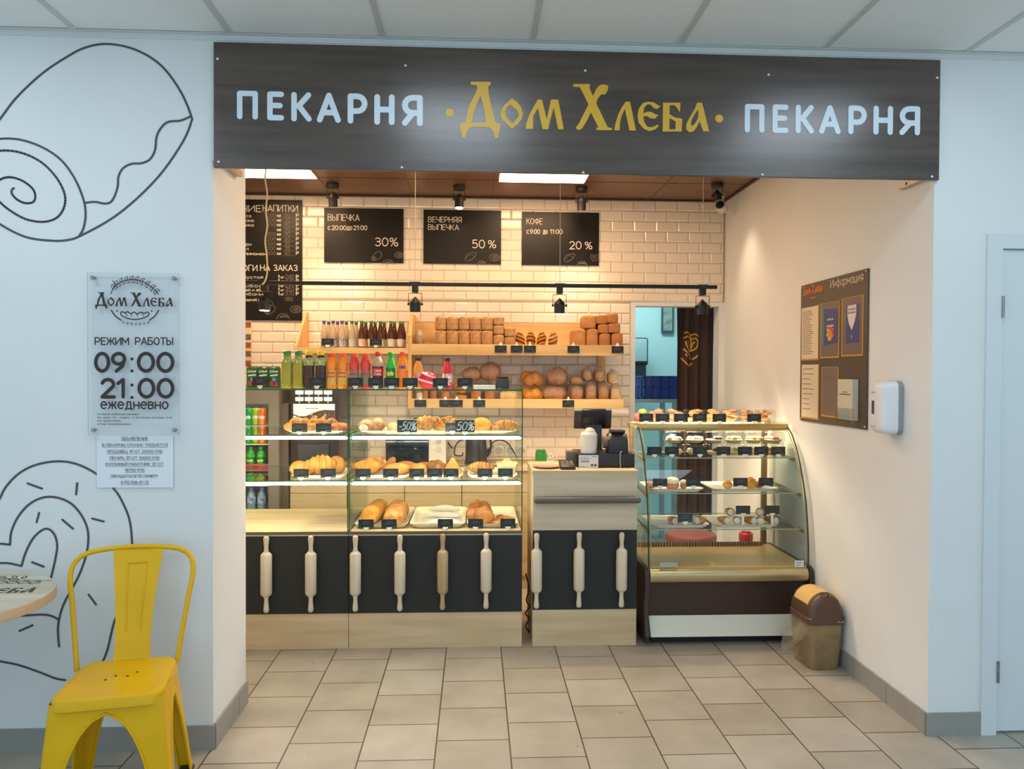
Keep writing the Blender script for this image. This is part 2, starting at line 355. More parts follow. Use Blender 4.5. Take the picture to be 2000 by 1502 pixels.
# shop ceiling: brown tiles
cs = MB().box(-2.7, XR, YF+.04, YB+.02, ZS, ZS+.05, 0)
bw = mat('brown_tile', (118, 82, 62), .38, var=(4, .12)); bd = mat('brown_bar', (92, 60, 44), .4)
lx0 = atz(627, 354, ZS).x
for k in range(-3, 6): cs.box(lx0+.6*k-.006, lx0+.6*k+.006, YF+.04, YB, ZS-.002, ZS, 1)
for k in range(4): cs.box(-2.7, XR, 5.22-.6*k-.006, 5.22-.6*k+.006, ZS-.002, ZS, 1)
struct(cs.build('ceiling', [bw, bd]))
struct(MB().box(-2.7, XR, YB-.02, YB-.004, ZS-.012, ZS).box(XR-.02, XR-.001, YF+.2, YB, ZS-.012, ZS).build('trim_2', mat('brown_angle', (70, 44, 34), .4)))
# walls
dx0, dz1 = at(1926, 457, YF).x, at(1950, 457, YF).z       # outer edge of the door casing
dl0, dl1 = at(1958, 489, YF).x, at(1975, 489, YF).z
wf = MB().box(-5, XL, YF, 3.5, 0, ZC+.05).box(XL, XR, YF, YF+.04, 2.36, ZC+.05)
wf.box(XR, dx0+.03, YF, YF+.16, 0, ZC+.05).box(dx0+.03, 5, YF, YF+.16, dl1+.01, ZC+.05).box(dl0+.92, 5, YF, YF+.16, 0, dl1+.01)
struct(wf.build('wall_front', paint))
struct(MB().box(XR, XR+.12, YF+.16, YB+.14, 0, ZS+.06).build('wall_right', paint))
struct(MB().box(-2.8, -2.7, 3.5, YB+.1, 0, ZS+.06).build('wall_left', paint))
# back wall: bevelled metro tiles, and the doorway to the kitchen
kx0, kx1, kz = at(1241, 640, YB).x, at(1404, 640, YB).x, at(1320, 598, YB).z
wb = MB().box(-2.7, kx0, YB, YB+.13, 0, ZS+.05, 0).box(kx0, XR, YB, YB+.13, kz, ZS+.05, 0).box(kx1, XR, YB, YB+.13, 0, kz, 0)
tz = (at(1300, 412.8, YB).z - at(1300, 553.5, YB).z)/7; tzb = at(1300, 412.8, YB).z
tw = (at(1366.6, 400, YB).x - at(1194.5, 400, YB).x)/4; txb = at(1194.5, 400, YB).x
def tile(x0, x1, z0, z1):
    g = .0016; x0 += g; x1 -= g; z0 += g; z1 -= g
    if x1-x0 < .012 or z1-z0 < .012: return
    i = min(.0085, (x1-x0)*.3, (z1-z0)*.3); ya, yb = YB-.003, YB-.0078
    o = [(x0,ya,z0),(x1,ya,z0),(x1,ya,z1),(x0,ya,z1)]; n = [(x0+i,yb,z0+i),(x1-i,yb,z0+i),(x1-i,yb,z1-i),(x0+i,yb,z1-i)]
    wb.add(o+n, [(4,5,6,7)]+[(k, (k+1) % 4, 4+(k+1) % 4, 4+k) for k in range(4)], 1)
tx_end = at(1231, 640, YB).x; top_strip = at(1300, 590, YB).z
wb.box(-2.7, XR-.002, YB-.003, YB, top_strip, ZS, 2).box(-2.7, tx_end, YB-.003, YB, .2, top_strip, 2)
for r in range(-32, 4):
    z0 = tzb+r*tz; z1 = min(z0+tz, ZS-.004)
    if z1 < .55: continue
    end = XR-.012 if z0 > top_strip-.03 else tx_end
    zz0 = max(z0, top_strip) if end > tx_end and z0 < top_strip else z0
    for k in range(-26, 8):
        xa = txb + tw*k + (tw/2 if r % 2 else 0)
        xb = min(xa+tw, end); xa = max(xa, -2.7)
        if xb > xa: tile(xa, xb, zz0, z1)
struct(wb.build('wall_back', [paint, mat('glazed_tile', (234, 220, 202), .12, spec=.5), mat('tile_grout', (176, 160, 134), .8)], angle=12))
# kitchen beyond the doorway
teal = mat('kitchen_paint', (176, 216, 216), .7)
struct(MB().box(.3, 3.4, 7.5, 7.6, 0, 2.7).box(.2, .3, YB+.13, 7.6, 0, 2.7).box(3.3, 3.4, YB+.13, 7.6, 0, 2.7).build('wall_kitchen', teal))
struct(MB().box(.2, 3.4, YB+.13, 7.6, 2.65, 2.72).build('ceiling', mat('kitchen_ceiling', (220, 226, 226), .8)))
kl = thing('ceiling_light', 'cool white light panel on the ceiling of the back kitchen', 'light', (1.5, 6.7, 2.64))
MB().box(1.0, 2.0, 6.55, 6.85, 2.63, 2.649).build('diffuser', mat('kitchen_glow', (226, 246, 248), .5, emit=20), kl)
# baseboards of grey tile
bb = mat('baseboard_tile', (150, 148, 142), .45, var=(12, .06)); bj = mat('baseboard_joint', (96, 92, 84), .8)
def baseboard(name, a, b, n, zt):
    a, b, n = Vector(a), Vector(b), Vector(n); L = (b-a).length; d = (b-a)/L; m = MB()
    k = int(L/.3)+1
    for i in range(k):
        p, q = a+d*(.3*i+.0015), a+d*min(.3*(i+1)-.0015, L)
        if (q-p).length < .004 or .3*i >= L: continue
        m.add([p, q, q+n*.011, p+n*.011]+[v+Vector((0,0,zt)) for v in (p, q, q+n*.011, p+n*.011)], [(3,2,1,0),(4,5,6,7),(0,1,5,4),(1,2,6,5),(2,3,7,6),(3,0,4,7)], 0)
    m.add([a+n*.001, b+n*.001, b+n*.006, a+n*.006]+[v+Vector((0,0,zt-.003)) for v in (a+n*.001, b+n*.001, b+n*.006, a+n*.006)], [(4,5,6,7),(2,3,7,6)], 1)
    return struct(m.build(name, [bb, bj]))
zbl = at(300, 1418, YF).z; zbr = at(1860, 1391, YF).z
baseboard('baseboard_left', (XL+.011, YF, 0), (-5, YF, 0), (0,-1,0), zbl)
baseboard('baseboard_left', (XL, YF, 0), (XL, 3.5, 0), (1,0,0), zbl+.004)
baseboard('baseboard_right', (XR, YF, 0), (XR, YB, 0), (-1,0,0), zbr)
baseboard('baseboard_front', (XR-.011, YF, 0), (at(1939, 1420, YF).x, YF, 0), (0,-1,0), zbr)
# white door on the right
wd = mat('white_lacquer', (214, 219, 222), .35)
d = MB().box(dx0, dl0-.006, YF-.012, YF+.1, .0, dz1, 0).box(dl0-.006, dl0+1.0, YF-.012, YF+.1, dl1+.006, dz1, 0)
# casing stops above the baseboard on its outer half
door = struct(d.build('door_1', wd))
MB().box(dl0, dl0+.86, YF+.002, YF+.045, .012, dl1).build('door_leaf', wd, door)
for v in (600, 1310):
    z = at(1957, v, YF).z
    MB().lathe([(0,-.045),(.006,-.045),(.006,-.002),(.0065,0),(.006,.002),(.006,.045),(0,.045)], (dl0-.003, YF-.014, z), 10).build('hinge', mat('brushed_steel', (150, 150, 146), .3, 1), door, label='brushed steel hinge')
# ------------------------------------------------------------------ hall ceiling lamps
hl = mat('hall_diffuser', (226, 242, 255), .5, emit=HALL_LED); fr = mat('lamp_frame', (225, 228, 230), .4)
def panel(x, y, z, label, m, sx=.29, sy=.29, grp=None):
    t = thing('ceiling_light', label, 'light', (x, y, z), 0, grp)
    MB().box(x-sx-.008, x+sx+.008, y-sy-.008, y+sy+.008, z-.006, z-.001).build('frame', fr, t)
    MB().box(x-sx, x+sx, y-sy, y+sy, z-.009, z-.0061).build('diffuser', m, t)
for i, (k, y) in enumerate([(-.5, 2.05), (2.5, 2.05), (-3.5, 2.05), (-.5, -.4), (2.5, -.4), (-3.5, -.4), (-.5, -2.8), (2.5, -2.8)]):
    panel(gx0+.6*k, y, ZC-.004, 'square white light panel in the hall ceiling, '+['in front of the sign\'s middle', 'in front of the sign\'s right end', 'near the left wall', 'above the viewer', 'above the viewer at right', 'above the viewer at left', 'far back', 'far back at right'][i], hl, grp='hall ceiling lights')
# shop ceiling lamps (warm)
sl = mat('shop_diffuser', (255, 212, 166), .5, emit=SHOP_LED)
panel(lx0-.3, 4.93, ZS-.002, 'bright white light panel in the brown ceiling, at the left end', sl, grp='shop ceiling lights')
lx1 = atz(975, 361, ZS).x
panel(lx1+.29, 4.93, ZS-.002, 'bright white light panel in the brown ceiling, nearer its middle', sl, grp='shop ceiling lights')
panel(lx1-.31, 3.75, ZS-.002, 'unseen light panel in the brown ceiling, behind the sign', mat('shop_diffuser_unseen', (255, 216, 172), .5, emit=12), grp='shop ceiling lights')  # unseen panel; lights the floor and the reveal
# ------------------------------------------------------------------ the big sign
YS = 3.05
sx0, sx1 = (at(416, 80, YS).x+at(418, 326, YS).x)/2, (at(1840, 118, YS).x+at(1832, 353, YS).x)/2
sz1, sz0 = (at(416, 80, YS).z+at(1840, 118, YS).z)/2, (at(418, 326, YS).z+at(1832, 353, YS).z)/2
sw = wood('sign_wood', (80, 67, 59), (58, 46, 40), 'x', .29, 5); sw.node_tree.nodes['Principled BSDF'].inputs['Specular IOR Level'].default_value = .9
sign = thing('shop_sign', 'long dark wood-effect bakery sign with white and yellow lettering above the opening', 'sign', ((sx0+sx1)/2, YS, sz0))
MB().rbox(((sx0+sx1)/2, YS+.008, (sz0+sz1)/2), (sx1-sx0, .016, sz1-sz0), .002, 1).build('board', sw, sign)
fs = lambda x, z: Vector((x, YS-.0015, z))
white_v = mat('white_vinyl', (214, 226, 236), .35); gold_v = mat('gold_vinyl', (222, 172, 52), .4)
def sp(u, v): p = at(u, v, YS); return (p.x, p.z)
for w_i, boxes in enumerate(([(463,504),(522,555),(569,609),(619,666),(679,718),(731,771),(785,826)], [(1454,1493),(1508,1540),(1553,1590),(1599,1642),(1656,1693),(1705,1744),(1756,1797)])):
    m = MB()
    va, vb = ((178, 233), (186, 246)) if w_i == 0 else ((204, 259), (208, 264))
    for i, (a, b) in enumerate(boxes):
        t_ = i/6
        top = va[0]+(vb[0]-va[0])*t_ ; bot = va[1]+(vb[1]-va[1])*t_
        x0, z0 = sp(a, bot); x1, z1 = sp(b, top)
        text(m, 'ПЕКАРНЯ'[i], fs, x0, z0, z1-z0, .19, x1-x0, seg=14)
    m.build('lettering', white_v, sign, label='white lettering')
LOGO6 = {'Д': [[(440,148),(728,148),(726,200),(692,212),(700,330),(735,500),(770,640),(800,740),(868,758),(862,830),(830,965),(795,965),(770,870),(720,815),(640,800),(480,800),(420,815),(390,860),(360,955),(320,955),(300,840),(280,750),(370,735),(385,640),(400,550),(440,450),(510,310),(540,235),(520,195),(440,190)], [(580,350),(610,440),(640,580),(665,740),(455,740),(465,660),(490,570),(540,440)]],
 'о': [[(1035,388),(1110,440),(1165,510),(1195,610),(1175,690),(1120,760),(1040,830),(970,770),(900,700),(870,630),(885,550),(930,480)], [(1010,475),(1060,520),(1110,560),(1135,620),(1120,670),(1045,750),(985,700),(945,630),(935,580),(960,520)]],
 'м': [[(1410,405),(1470,405),(1500,530),(1540,690),(1600,405),(1705,405),(1735,560),(1785,835),(1705,835),(1640,520),(1580,740),(1560,835),(1480,835),(1412,530),(1345,640),(1340,830),(1235,830),(1245,740),(1290,620),(1350,510)]]}
LOGO7 = {'Х': [[(58,152),(262,152),(262,180),(255,195),(300,300),(330,230),(370,175),(420,155),(487,170),(480,230),(450,280),(400,280),(360,330),(340,390),(400,510),(480,680),(535,690),(530,715),(340,715),(345,685),(365,680),(275,500),(220,610),(165,700),(120,715),(88,690),(130,630),(245,400),(140,190),(60,185)]],
 'л': [[(700,368),(752,368),(770,450),(825,720),(745,720),(690,455),(650,540),(630,620),(625,718),(560,715),(575,630),(610,520),(650,440)]],
 'е': [[(1125,428),(1075,460),(1035,440),(1000,400),(960,405),(925,440),(915,510),(960,490),(1010,490),(1060,520),(1098,530),(1055,575),(1005,570),(960,545),(915,545),(925,610),(960,670),(1010,680),(1060,665),(1085,645),(1105,665),(1060,705),(990,728),(920,700),(860,630),(843,540),(860,450),(910,385),(970,368),(1040,375),(1085,405)]],
 'б': [[(1155,380),(1367,380),(1365,470),(1352,495),(1325,440),(1290,410),(1235,410),(1235,520),(1300,560),(1390,575),(1382,732),(1150,732)], [(1235,570),(1310,610),(1305,705),(1232,705)]],
 'а': [[(1572,380),(1630,380),(1650,450),(1718,730),(1645,730),(1600,605),(1560,690),(1520,735),(1470,738),(1435,700),(1440,640),(1480,560),(1540,460)], [(1585,460),(1585,560),(1555,620),(1515,665),(1495,650),(1500,600),(1540,520)]]}
LOGO = []
for D_, ox, oy, k in ((LOGO6, 860, 140, .135), (LOGO7, 1110, 140, .16)):
    for loops in D_.values(): LOGO += [[sp(ox+x*k, oy+y*k) for x, y in lp] for lp in loops]
lx = [p[0] for l in LOGO for p in l]; lxa, lxb = min(lx), max(lx); lzb = sp(1330, 257)[1]
LN = [[((x-lxa)/(lxb-lxa), (z-lzb)/(lxb-lxa)) for x, z in l] for l in LOGO]   # unit-width logo lettering
dots = [[(c_[0]+.0165*math.cos(2*PI*j/20), c_[1]+.0165*math.sin(2*PI*j/20)) for j in range(20)] for c_ in (sp(878.5, 220.5), sp(1404.5, 231.7))]
filled('x', LOGO+dots, fs, gold_v).build('lettering', gold_v, sign, label='yellow lettering in old Slavic style')
scm = mat('screw_steel', (220, 222, 225), .2, .8)
for u, v in ((425,115),(792,128),(1143,138),(1501,146),(1830,152),(427,316),(785,327),(1139,337),(1489,341),(1820,345)):
    p = at(u, v, YS); MB().blob((p.x, YS-.001, p.z), (.006, .004, .006), 10, 6).build('screw', scm, sign)
# metal rail ends under the sign
for nm, u0, v0, u1, v1, xw, s in (('left', 440, 332, 466, 346, XL, 1), ('right', 1800, 352, 1762, 371, XR, -1)):
    a, b = atx(u0, v0, xw+s*.012), atx(u1, v1, xw+s*.012)
    t = thing('rail_bracket', 'short pale metal rail screwed to the %s side of the opening under the sign' % nm, 'bracket', (xw, a.y, a.z))
    zc = b.z+.012; y0, y1 = YF+.05, b.y
    MB().box(min(xw+s*.001, xw+s*.03), max(xw+s*.001, xw+s*.03), y0, y1, zc-.012, zc+.012).build('rail', mat('pale_metal', (188, 170, 148), .4, .3), t)
    MB().blob((xw+s*.031, (y0+y1)/2+.02, zc), (.003, .006, .006), 8, 6).build('screw', mat('dark_screw', (70, 50, 34), .4, .5), t)
# ================================================================== COUNTERS
YC = 4.165
ply = wood('pale_wood', (214, 190, 154), (198, 172, 132), 'x', .5, 4)
blackp = mat('black_board', (32, 34, 32), .62)
case_glass = glass('case_glass', (249, 253, 250), .6, 0, .0)
green_edge = mat('green_glass_edge', (20, 84, 34), .2)
strip_m = mat('led_strip_light', (255, 238, 224), .5, emit=STRIP)
alu = mat('aluminium', (190, 190, 186), .35, .8)
def gbox(m, x0, x1, y0, y1, z0, z1, thin):
    a = len(m.f); m.box(x0, x1, y0, y1, z0, z1, 0)
    g = {'z': (0, 1), 'y': (2, 4), 'x': (3, 5, 4)}[thin]
    for i in range(6):
        if i not in g: m.mi[a+i] = 1
    return m
XB0, XB1, XA0 = PX(681, YC, 900), PX(1021, YC, 900), -1.76
ZP, ZD = PZ(1197, YC, 760), PZ(1039, YC, 760)                 # plinth top, deck
ZS1, ZS2, ZT = PZ(849, YC+.02, 800), PZ(938, YC+.02, 800), PZ(760, YC, 800)
DB = YC+.72                                                    # back of the cases
def display_case(x0, x1, label, ends):
    t = thing('display_case', label, 'display case', ((x0+x1)/2, YC+.36, 0))
    MB().box(x0+.001, x1-.001, YC+.0, DB, 0, ZP).build('plinth', ply, t)
    MB().box(x0+.001, x1-.001, YC-.002, YC+.016, ZP, ZD-.004).build('front_panel', blackp, t)
    MB().box(x0+.001, x1-.001, YC+.0165, DB, ZP, ZD-.02).build('body', ply, t)
    MB().box(x0+.001, x1-.001, YC-.003, DB, ZD-.0195, ZD).build('deck', ply, t)
    MB().box(x0+.001, x1-.001, YC-.006, YC-.003, ZD-.012, ZD+.004).build('edge_rail', mat('dark_rail', (96, 92, 70), .4), t)
    for s, e in ((x0, 1), (x1-.007, 1)): gbox(MB(), s+.0005, s+.0065, YC, DB, ZD, ZT-.0085, 'x').build('side_glass', [case_glass, green_edge], t)
    gbox(MB(), x0+.008, x1-.008, YC+.001, YC+.006, ZD+.0005, ZT-.0085, 'y').build('front_glass', [case_glass, green_edge], t)
    gbox(MB(), x0+.0005, x1-.0005, YC, DB, ZT-.008, ZT, 'z').build('top_glass', [case_glass, green_edge], t)
    for z in (ZS1, ZS2):
        sh = gbox(MB(), x0+.009, x1-.009, YC+.022, DB-.02, z-.008, z, 'z').build('glass_shelf', [case_glass, green_edge], t)
        MB().rbox(((x0+x1)/2, YC+.03, z-.018), (x1-x0-.024, .014, .016), .004).build('led_strip', strip_m, sh, label='glowing white strip light')
        for x in (x0+.014, x1-.014): MB().rbox((x, YC+.034, z-.004), (.012, .026, .02), .003).build('shelf_clip', mat('green_clip', (120, 190, 150), .15), sh)
    return t
display_case(XA0, XB0, 'glass display case at the left, its lower deck empty', 'l')
display_case(XB0+.001, XB1, 'glass display case in the middle, its lower deck full of pastry trays', 'r')
# cash counter
XQ0, XQ1 = PX(1041, YC, 1000), PX(1244, YC, 1000)
zq = [PZ(v, YC, 1140) for v in (1190, 1035, 981, 968, 919)]
YQ = YC+.44
t = thing('cash_counter', 'narrow wood and black cash counter between the two display cases', 'counter', ((XQ0+XQ1)/2, YC+.22, 0))
MB().box(XQ0, XQ1, YC, YQ, 0, zq[0]).build('plinth', ply, t)
MB().box(XQ0, XQ1, YC-.002, YC+.016, zq[0], zq[1]).build('front_panel', blackp, t)
MB().box(XQ0, XQ1, YC+.0165, YQ, zq[0], zq[1]).box(XQ0, XQ1, YC+.002, YQ, zq[1], zq[4]-.02).build('body', ply, t)
MB().box(XQ0, XQ1, YC-.004, YC+.0018, zq[1], zq[4]-.0005).build('fascia', wood('fascia_wood', (212, 196, 168), (196, 178, 148), 'x', .5, 4), t)
MB().box(XQ0-.003, XQ1+.003, YC-.005, YQ, zq[4]-.0198, zq[4]).build('counter_top', ply, t)
MB().rbox(((XQ0+XQ1)/2+.008, YC-.03, (zq[2]+zq[3])/2), (XQ1-XQ0+.012, .052, zq[3]-zq[2]), .015, 3).build('bag_ledge', mat('grey_ledge', (96, 92, 84), .4), t)
# rolling pins on the black fronts
rp_m = wood('beech', (220, 206, 182), (204, 186, 156), 'z', .5, 4)
rp2_m = wood('beech_dark', (190, 164, 124), (160, 130, 92), 'z', .5, 4)
def rolling_pin(loc, label, m):
    t = thing('rolling_pin', label, 'rolling pin', loc, 0, 'rolling pins on the counter fronts')
    T = Matrix.Translation(loc)
    r = .0305
    MB().lathe([(0,-.121),(.016,-.121),(r*.86,-.112),(r,-.104),(r,.104),(r*.86,.112),(.016,.121),(0,.121)], (0,0,0), 20, T=T).build('barrel', m, t)
    h = [(0,.121),(.0145,.121),(.0115,.135),(.0115,.15),(.0135,.17),(.0155,.192),(.0135,.203),(.008,.208),(0,.209)]
    MB().lathe(h, (0,0,0), 14, T=T).build('handle', m, t)
    MB().lathe([(r_, -z) for r_, z in h], (0,0,0), 14, T=T).build('handle', m, t)
    return t
pins = [(520, 1122, 0), (607, 1121, 0), (694, 1120, 0), (781, 1119, 0), (864.5, 1117, 1), (949.5, 1115, 0)]
yp = YC-.034
pr = [None, None]
for i, (u, v, k) in enumerate(pins+[(1048, 1115, 0), (1131, 1113, 0), (1214, 1113, 0)]):
    p = at(u, v, yp)
    if i < 6: lb = '%s rolling pin from the left on the display cases\' black front%s' % (ORD[i], ', slightly darker wood' if k else '')
    else: lb = ['rolling pin at the left edge of the cash counter\'s black front', 'rolling pin in the middle of the cash counter\'s black front', 'rolling pin at the right of the cash counter\'s black front'][i-6]
    if pr[k] is None: pr[k] = rolling_pin(p, lb, (rp_m, rp2_m)[k])
    else: dup(pr[k], p, 0, lb)
# ------------------------------------------------------------------ refrigerated patisserie case on the right
fx0, fx1 = PX(1266, 4.16, 1100), PX(1577, 4.16, 1100)
gold = mat('gold_metal', (186, 160, 104), .3, .75); cream = mat('cream_panel', (214, 212, 196), .4); choc = mat('brown_panel', (62, 46, 40), .4)
FB = 4.76
prof = [(4.15,.435),(4.152,.55),(4.165,.68),(4.19,.8),(4.225,.9),(4.27,1.0),(4.325,1.09),(4.385,1.16),(4.44,1.195),(4.47,1.2)]
def fy(z):     # glass front at height z
    for (a, b), (c_, d) in zip(prof, prof[1:]):
        if b <= z <= d: return a+(c_-a)*(z-b)/(d-b)
    return prof[0][0]
FT = 1.215
t = thing('pastry_fridge', 'curved glass refrigerated pastry case with brown base by the right wall', 'display case', ((fx0+fx1)/2, 4.45, 0))
MB().box(fx0+.03, fx1-.02, 4.2, FB-.02, 0, .055).build('base', mat('black_base', (28, 26, 24), .6), t)
MB().loft([[Vector((x, 4.19, .155)), Vector((x, 4.135, .052)), Vector((x, 4.15, .045)), Vector((x, 4.21, .15))] for x in (fx0+.012, fx1-.02)], smooth=False, cap0=True, cap1=True).build('kick_plate', cream, t)
MB().loft([[Vector((x, 4.17, .352)), Vector((x, 4.195, .156)), Vector((x, 4.25, .15)), Vector((x, FB-.03, .15)), Vector((x, FB-.03, .352))] for x in (fx0+.006, fx1-.006)], smooth=False, cap0=True, cap1=True).build('front_panel', choc, t)
bp_ = [(4.155-.028*math.cos(R(a)), .391+.038*math.sin(R(a))) for a in range(-90, 91, 15)]+[(4.25, .429), (4.25, .353)]
MB().loft([[Vector((x, y, z)) for y, z in bp_] for x in (fx0+.006, fx1-.006)], cap0=True, cap1=True).build('bumper', mat('champagne_bumper', (196, 176, 130), .28, .6), t)
side = [(4.13,.02),(4.115,.06),(4.16,.2),(4.125,.35),(4.135,.425),(4.16,.435),(FB,.435),(FB,.02)]
for x, s in ((fx0, -1), (fx1, 1)):
    MB().prism(side, lambda a, b: Vector((x, a, b)), lambda a, b: Vector((x+s*.022, a, b))).build('side_panel', choc, t)
MB().box(fx0, fx1, 4.17, FB-.02, .418, .434).build('deck', mat('gold_deck', (204, 174, 116), .4), t)
gr = MB()
for i in range(46):
    x = fx0+.03+(fx1-fx0-.1)*i/45; gr.box(x-.003, x+.003, 4.66, 4.663, .4345, .462, 0)
gr.box(fx0+.02, fx1-.06, 4.6635, 4.668, .4345, .462, 1)
gr.build('vent_grille', [gold, mat('vent_dark', (96, 66, 30), .5)], t)
fg = glass('fridge_glass', (252, 254, 252), .6, 0, .005)
# curved front pane with thickness, two side panes
MB().loft([[Vector((x, y, z)) for y, z in prof]+[Vector((x, y+.005, z-.002)) for y, z in prof[::-1]] for x in (fx0+.004, fx1-.004)], cap0=True, cap1=True).build('front_glass', fg, t)
dark_e = mat('olive_edge', (52, 50, 24), .35); pale_e = mat('gold_edge', (176, 160, 110), .35, .3)
for x, s in ((fx0, 1), (fx1, -1)):
    sg = [(y+.006, z) for y, z in prof]+[(FB-.03, FT-.012), (FB-.03, .436)]
    MB().prism(sg, lambda a, b: Vector((x+s*.0005, a, b)), lambda a, b: Vector((x+s*.0045, a, b))).build('side_glass', fg, t)
    MB().tube([(x, y-.002, z) for y, z in prof], .0042, 6).build('glass_edge', dark_e, t, label='dark edge strip')
    MB().tube([(x+s*.012, y+.006, z-.003) for y, z in prof], .003, 6).build('edge_trim', pale_e, t, label='gold edge trim')
for x in (fx0+.02, fx1-.035):
    MB().box(x-.014, x+.014, FB-.045, FB-.02, .4345, FT-.014).box(x+.008, x+.0145, FB-.052, FB-.045, .4345, FT-.014).build('rear_post', mat('bronze_post', (126, 104, 72), .4, .4), t)
gbox(MB(), fx0-.004, fx1+.003, 4.5105, FB-.045, FT-.008, FT, 'z').build('top_glass', [fg, mat('pale_green_edge', (150, 168, 138), .2)], t)
MB().rbox(((fx0+fx1)/2, 4.455, FT-.016), (fx1-fx0+.012, .018, .04), .006).box(fx0-.004, fx1+.003, 4.46, 4.51, FT-.0075, FT+.0005).build('top_rail', gold, t)  # rail deepened over the added lamp so that it shines down only
MB().rbox(((fx0+fx1)/2, FB-.032, FT-.012), (fx1-fx0+.012, .024, .03), .004).build('top_rail', gold, t)
MB().box(fx0+.06, fx1-.08, 4.47, 4.5, FT-.028, FT-.0095).build('added_lamp_tube', mat('added_fridge_glow', (255, 232, 196), .5, emit=70), t)  # added lamp, kept out of sight behind the rail, to brighten the shelves
MB().box(fx0+.04, fx1-.06, FB-.0445, FB-.0405, FT-.036, FT-.0275).build('added_lamp_lip', gold, t)  # lip added to hide the rear tube
MB().box(fx0+.06, fx1-.08, FB-.0395, FB-.027, FT-.034, FT-.0275).build('added_lamp_tube', mat('added_fridge_glow', (255, 232, 196), .5, emit=70), t)  # second added lamp, to brighten the plates and deck
FZ = [PZ(894, 4.33, 1400), PZ(963, 4.25, 1400), PZ(1034, 4.2, 1400)]
for z in FZ:
    yf = fy(z)+.05
    sh = gbox(MB(), fx0+.02, fx1-.022, yf, FB-.06, z-.006, z, 'z').build('glass_shelf', [fg, mat('pale_green_edge', (150, 168, 138), .2)], t)
    for x in (fx0+.012, fx1-.012): MB().tube([(x, FB-.06, z+.01), (x, yf+.1, z-.006), (x, yf-.012, z-.012)], [.006, .008, .011], 8).build('bracket', mat('bronze_bracket', (120, 104, 70), .35, .4), sh)
# stickers on the front pane
p = at(1306, 1101, fy(.445)-.002); MB().rbox((p.x, p.y-.001, .452), (.1, .001, .026), .0004, 1).build('sticker', mat('pale_sticker', (168, 172, 160), .5), t, label='pale oblong sticker')
st = MB().rbox((PX(1561, 4.15, 1103), 4.1485, .452), (.052, .001, .037), .0004, 1)
for i in range(3): st.box(PX(1561, 4.15, 1103)-.018, PX(1561, 4.15, 1103)+.016-.006*i, 4.1476, 4.1478, .459-.009*i, .4625-.009*i, 1)
st.build('price_sticker', [mat('white_sticker', (226, 228, 228), .5), mat('grey_print', (130, 132, 136), .6)], t, label='white printed sticker')
# ================================================================== BEHIND THE COUNTER
YW, ZW = 5.26, .865                                            # front and top of the back worktop
wx0, wx1 = PX(566, YW, 960), 1.0
t = thing('worktop', 'light wood worktop along the tiled wall behind the display cases', 'worktop', ((wx0+wx1)/2, 5.45, ZW-.03))
t0 = t; MB().box(wx0, wx1, YW-.02, YB-.01, ZW-.03, ZW).build('slab', ply, t)
xs = [wx0, PX(678, YW, 960), PX(790, YW, 960), PX(902, YW, 960), PX(1040, YW, 960), wx1]
cab_m = wood('cabinet_wood', (200, 176, 136), (184, 158, 116), 'x', .5, 4)
for i in range(5):
    t = thing('base_cabinet', '%s light wood cabinet from the left under the back worktop' % ORD[i], 'cabinet', ((xs[i]+xs[i+1])/2, 5.45, 0), 0, 'base cabinets under the back worktop')
    MB().box(xs[i]+.001, xs[i+1]-.001, YW+.02, YB-.012, 0, ZW-.031).build('body', cab_m, t)
    MB().box(xs[i]+.003, xs[i+1]-.003, YW, YW+.019, .1, ZW-.185).build('door', cab_m, t)
    dr = MB().box(xs[i]+.003, xs[i+1]-.003, YW, YW+.019, ZW-.181, ZW-.035).build('drawer', cab_m, t)
    MB().box((xs[i]+xs[i+1])/2-.05, (xs[i]+xs[i+1])/2+.05, YW-.014, YW-.001, ZW-.068, ZW-.06).build('handle', alu, dr)
# drinks cooler at far left
cx0, cx1, cy = -1.95, PX(546, 5.2, 870), 5.18
grey = mat('cooler_grey', (122, 112, 104), .45); dgrey = mat('cooler_inside', (150, 152, 156), .5)
t = thing('drinks_cooler', 'tall grey drinks cooler with open shelves behind the left display case', 'cooler', ((cx0+cx1)/2, 5.4, 0))
ci = PX(524, cy, 870)
CT = 1.42
MB().box(cx0, cx1, 5.62, YB-.012, 0, CT).box(cx0, cx0+.06, cy, 5.62, 0, CT).box(ci, cx1, cy, 5.62, 0, CT).box(cx0+.06, ci, cy, 5.62, 0, .3).box(cx0+.06, ci, cy, cy+.03, PZ(789, cy, 500), CT).box(cx0+.06, ci, cy+.03, 5.62, PZ(775, cy, 500), CT).build('cabinet', grey, t)
CZ = [PZ(v, cy+.03, 500) for v in (831, 867, 918, 948, 1000)]
MB().box(cx0+.08, ci-.02, cy+.045, cy+.06, PZ(775, cy, 500)-.014, PZ(775, cy, 500)-.001).build('added_lamp_tube', mat('added_cooler_glow', (235, 245, 255), .5, emit=14), t)  # added lamp behind the header, to brighten the cans
for z in CZ: MB().box(cx0+.061, ci-.001, cy+.02, 5.61, z-.006, z).build('shelf', mat('white_shelf', (214, 216, 216), .4), t)
MB().box(cx0+.061, ci-.001, cy+.012, cy+.019, CZ[2]-.0, CZ[2]+.042).build('shelf_strip', mat('red_strip', (196, 40, 60), .4), t, label='red strip with white lettering')
MB().box(cx1+.002, cx1+.05, cy+.06, YB-.012, 0, 1.3).build('side_trim', mat('dark_brown_trim', (88, 72, 60), .5), t)
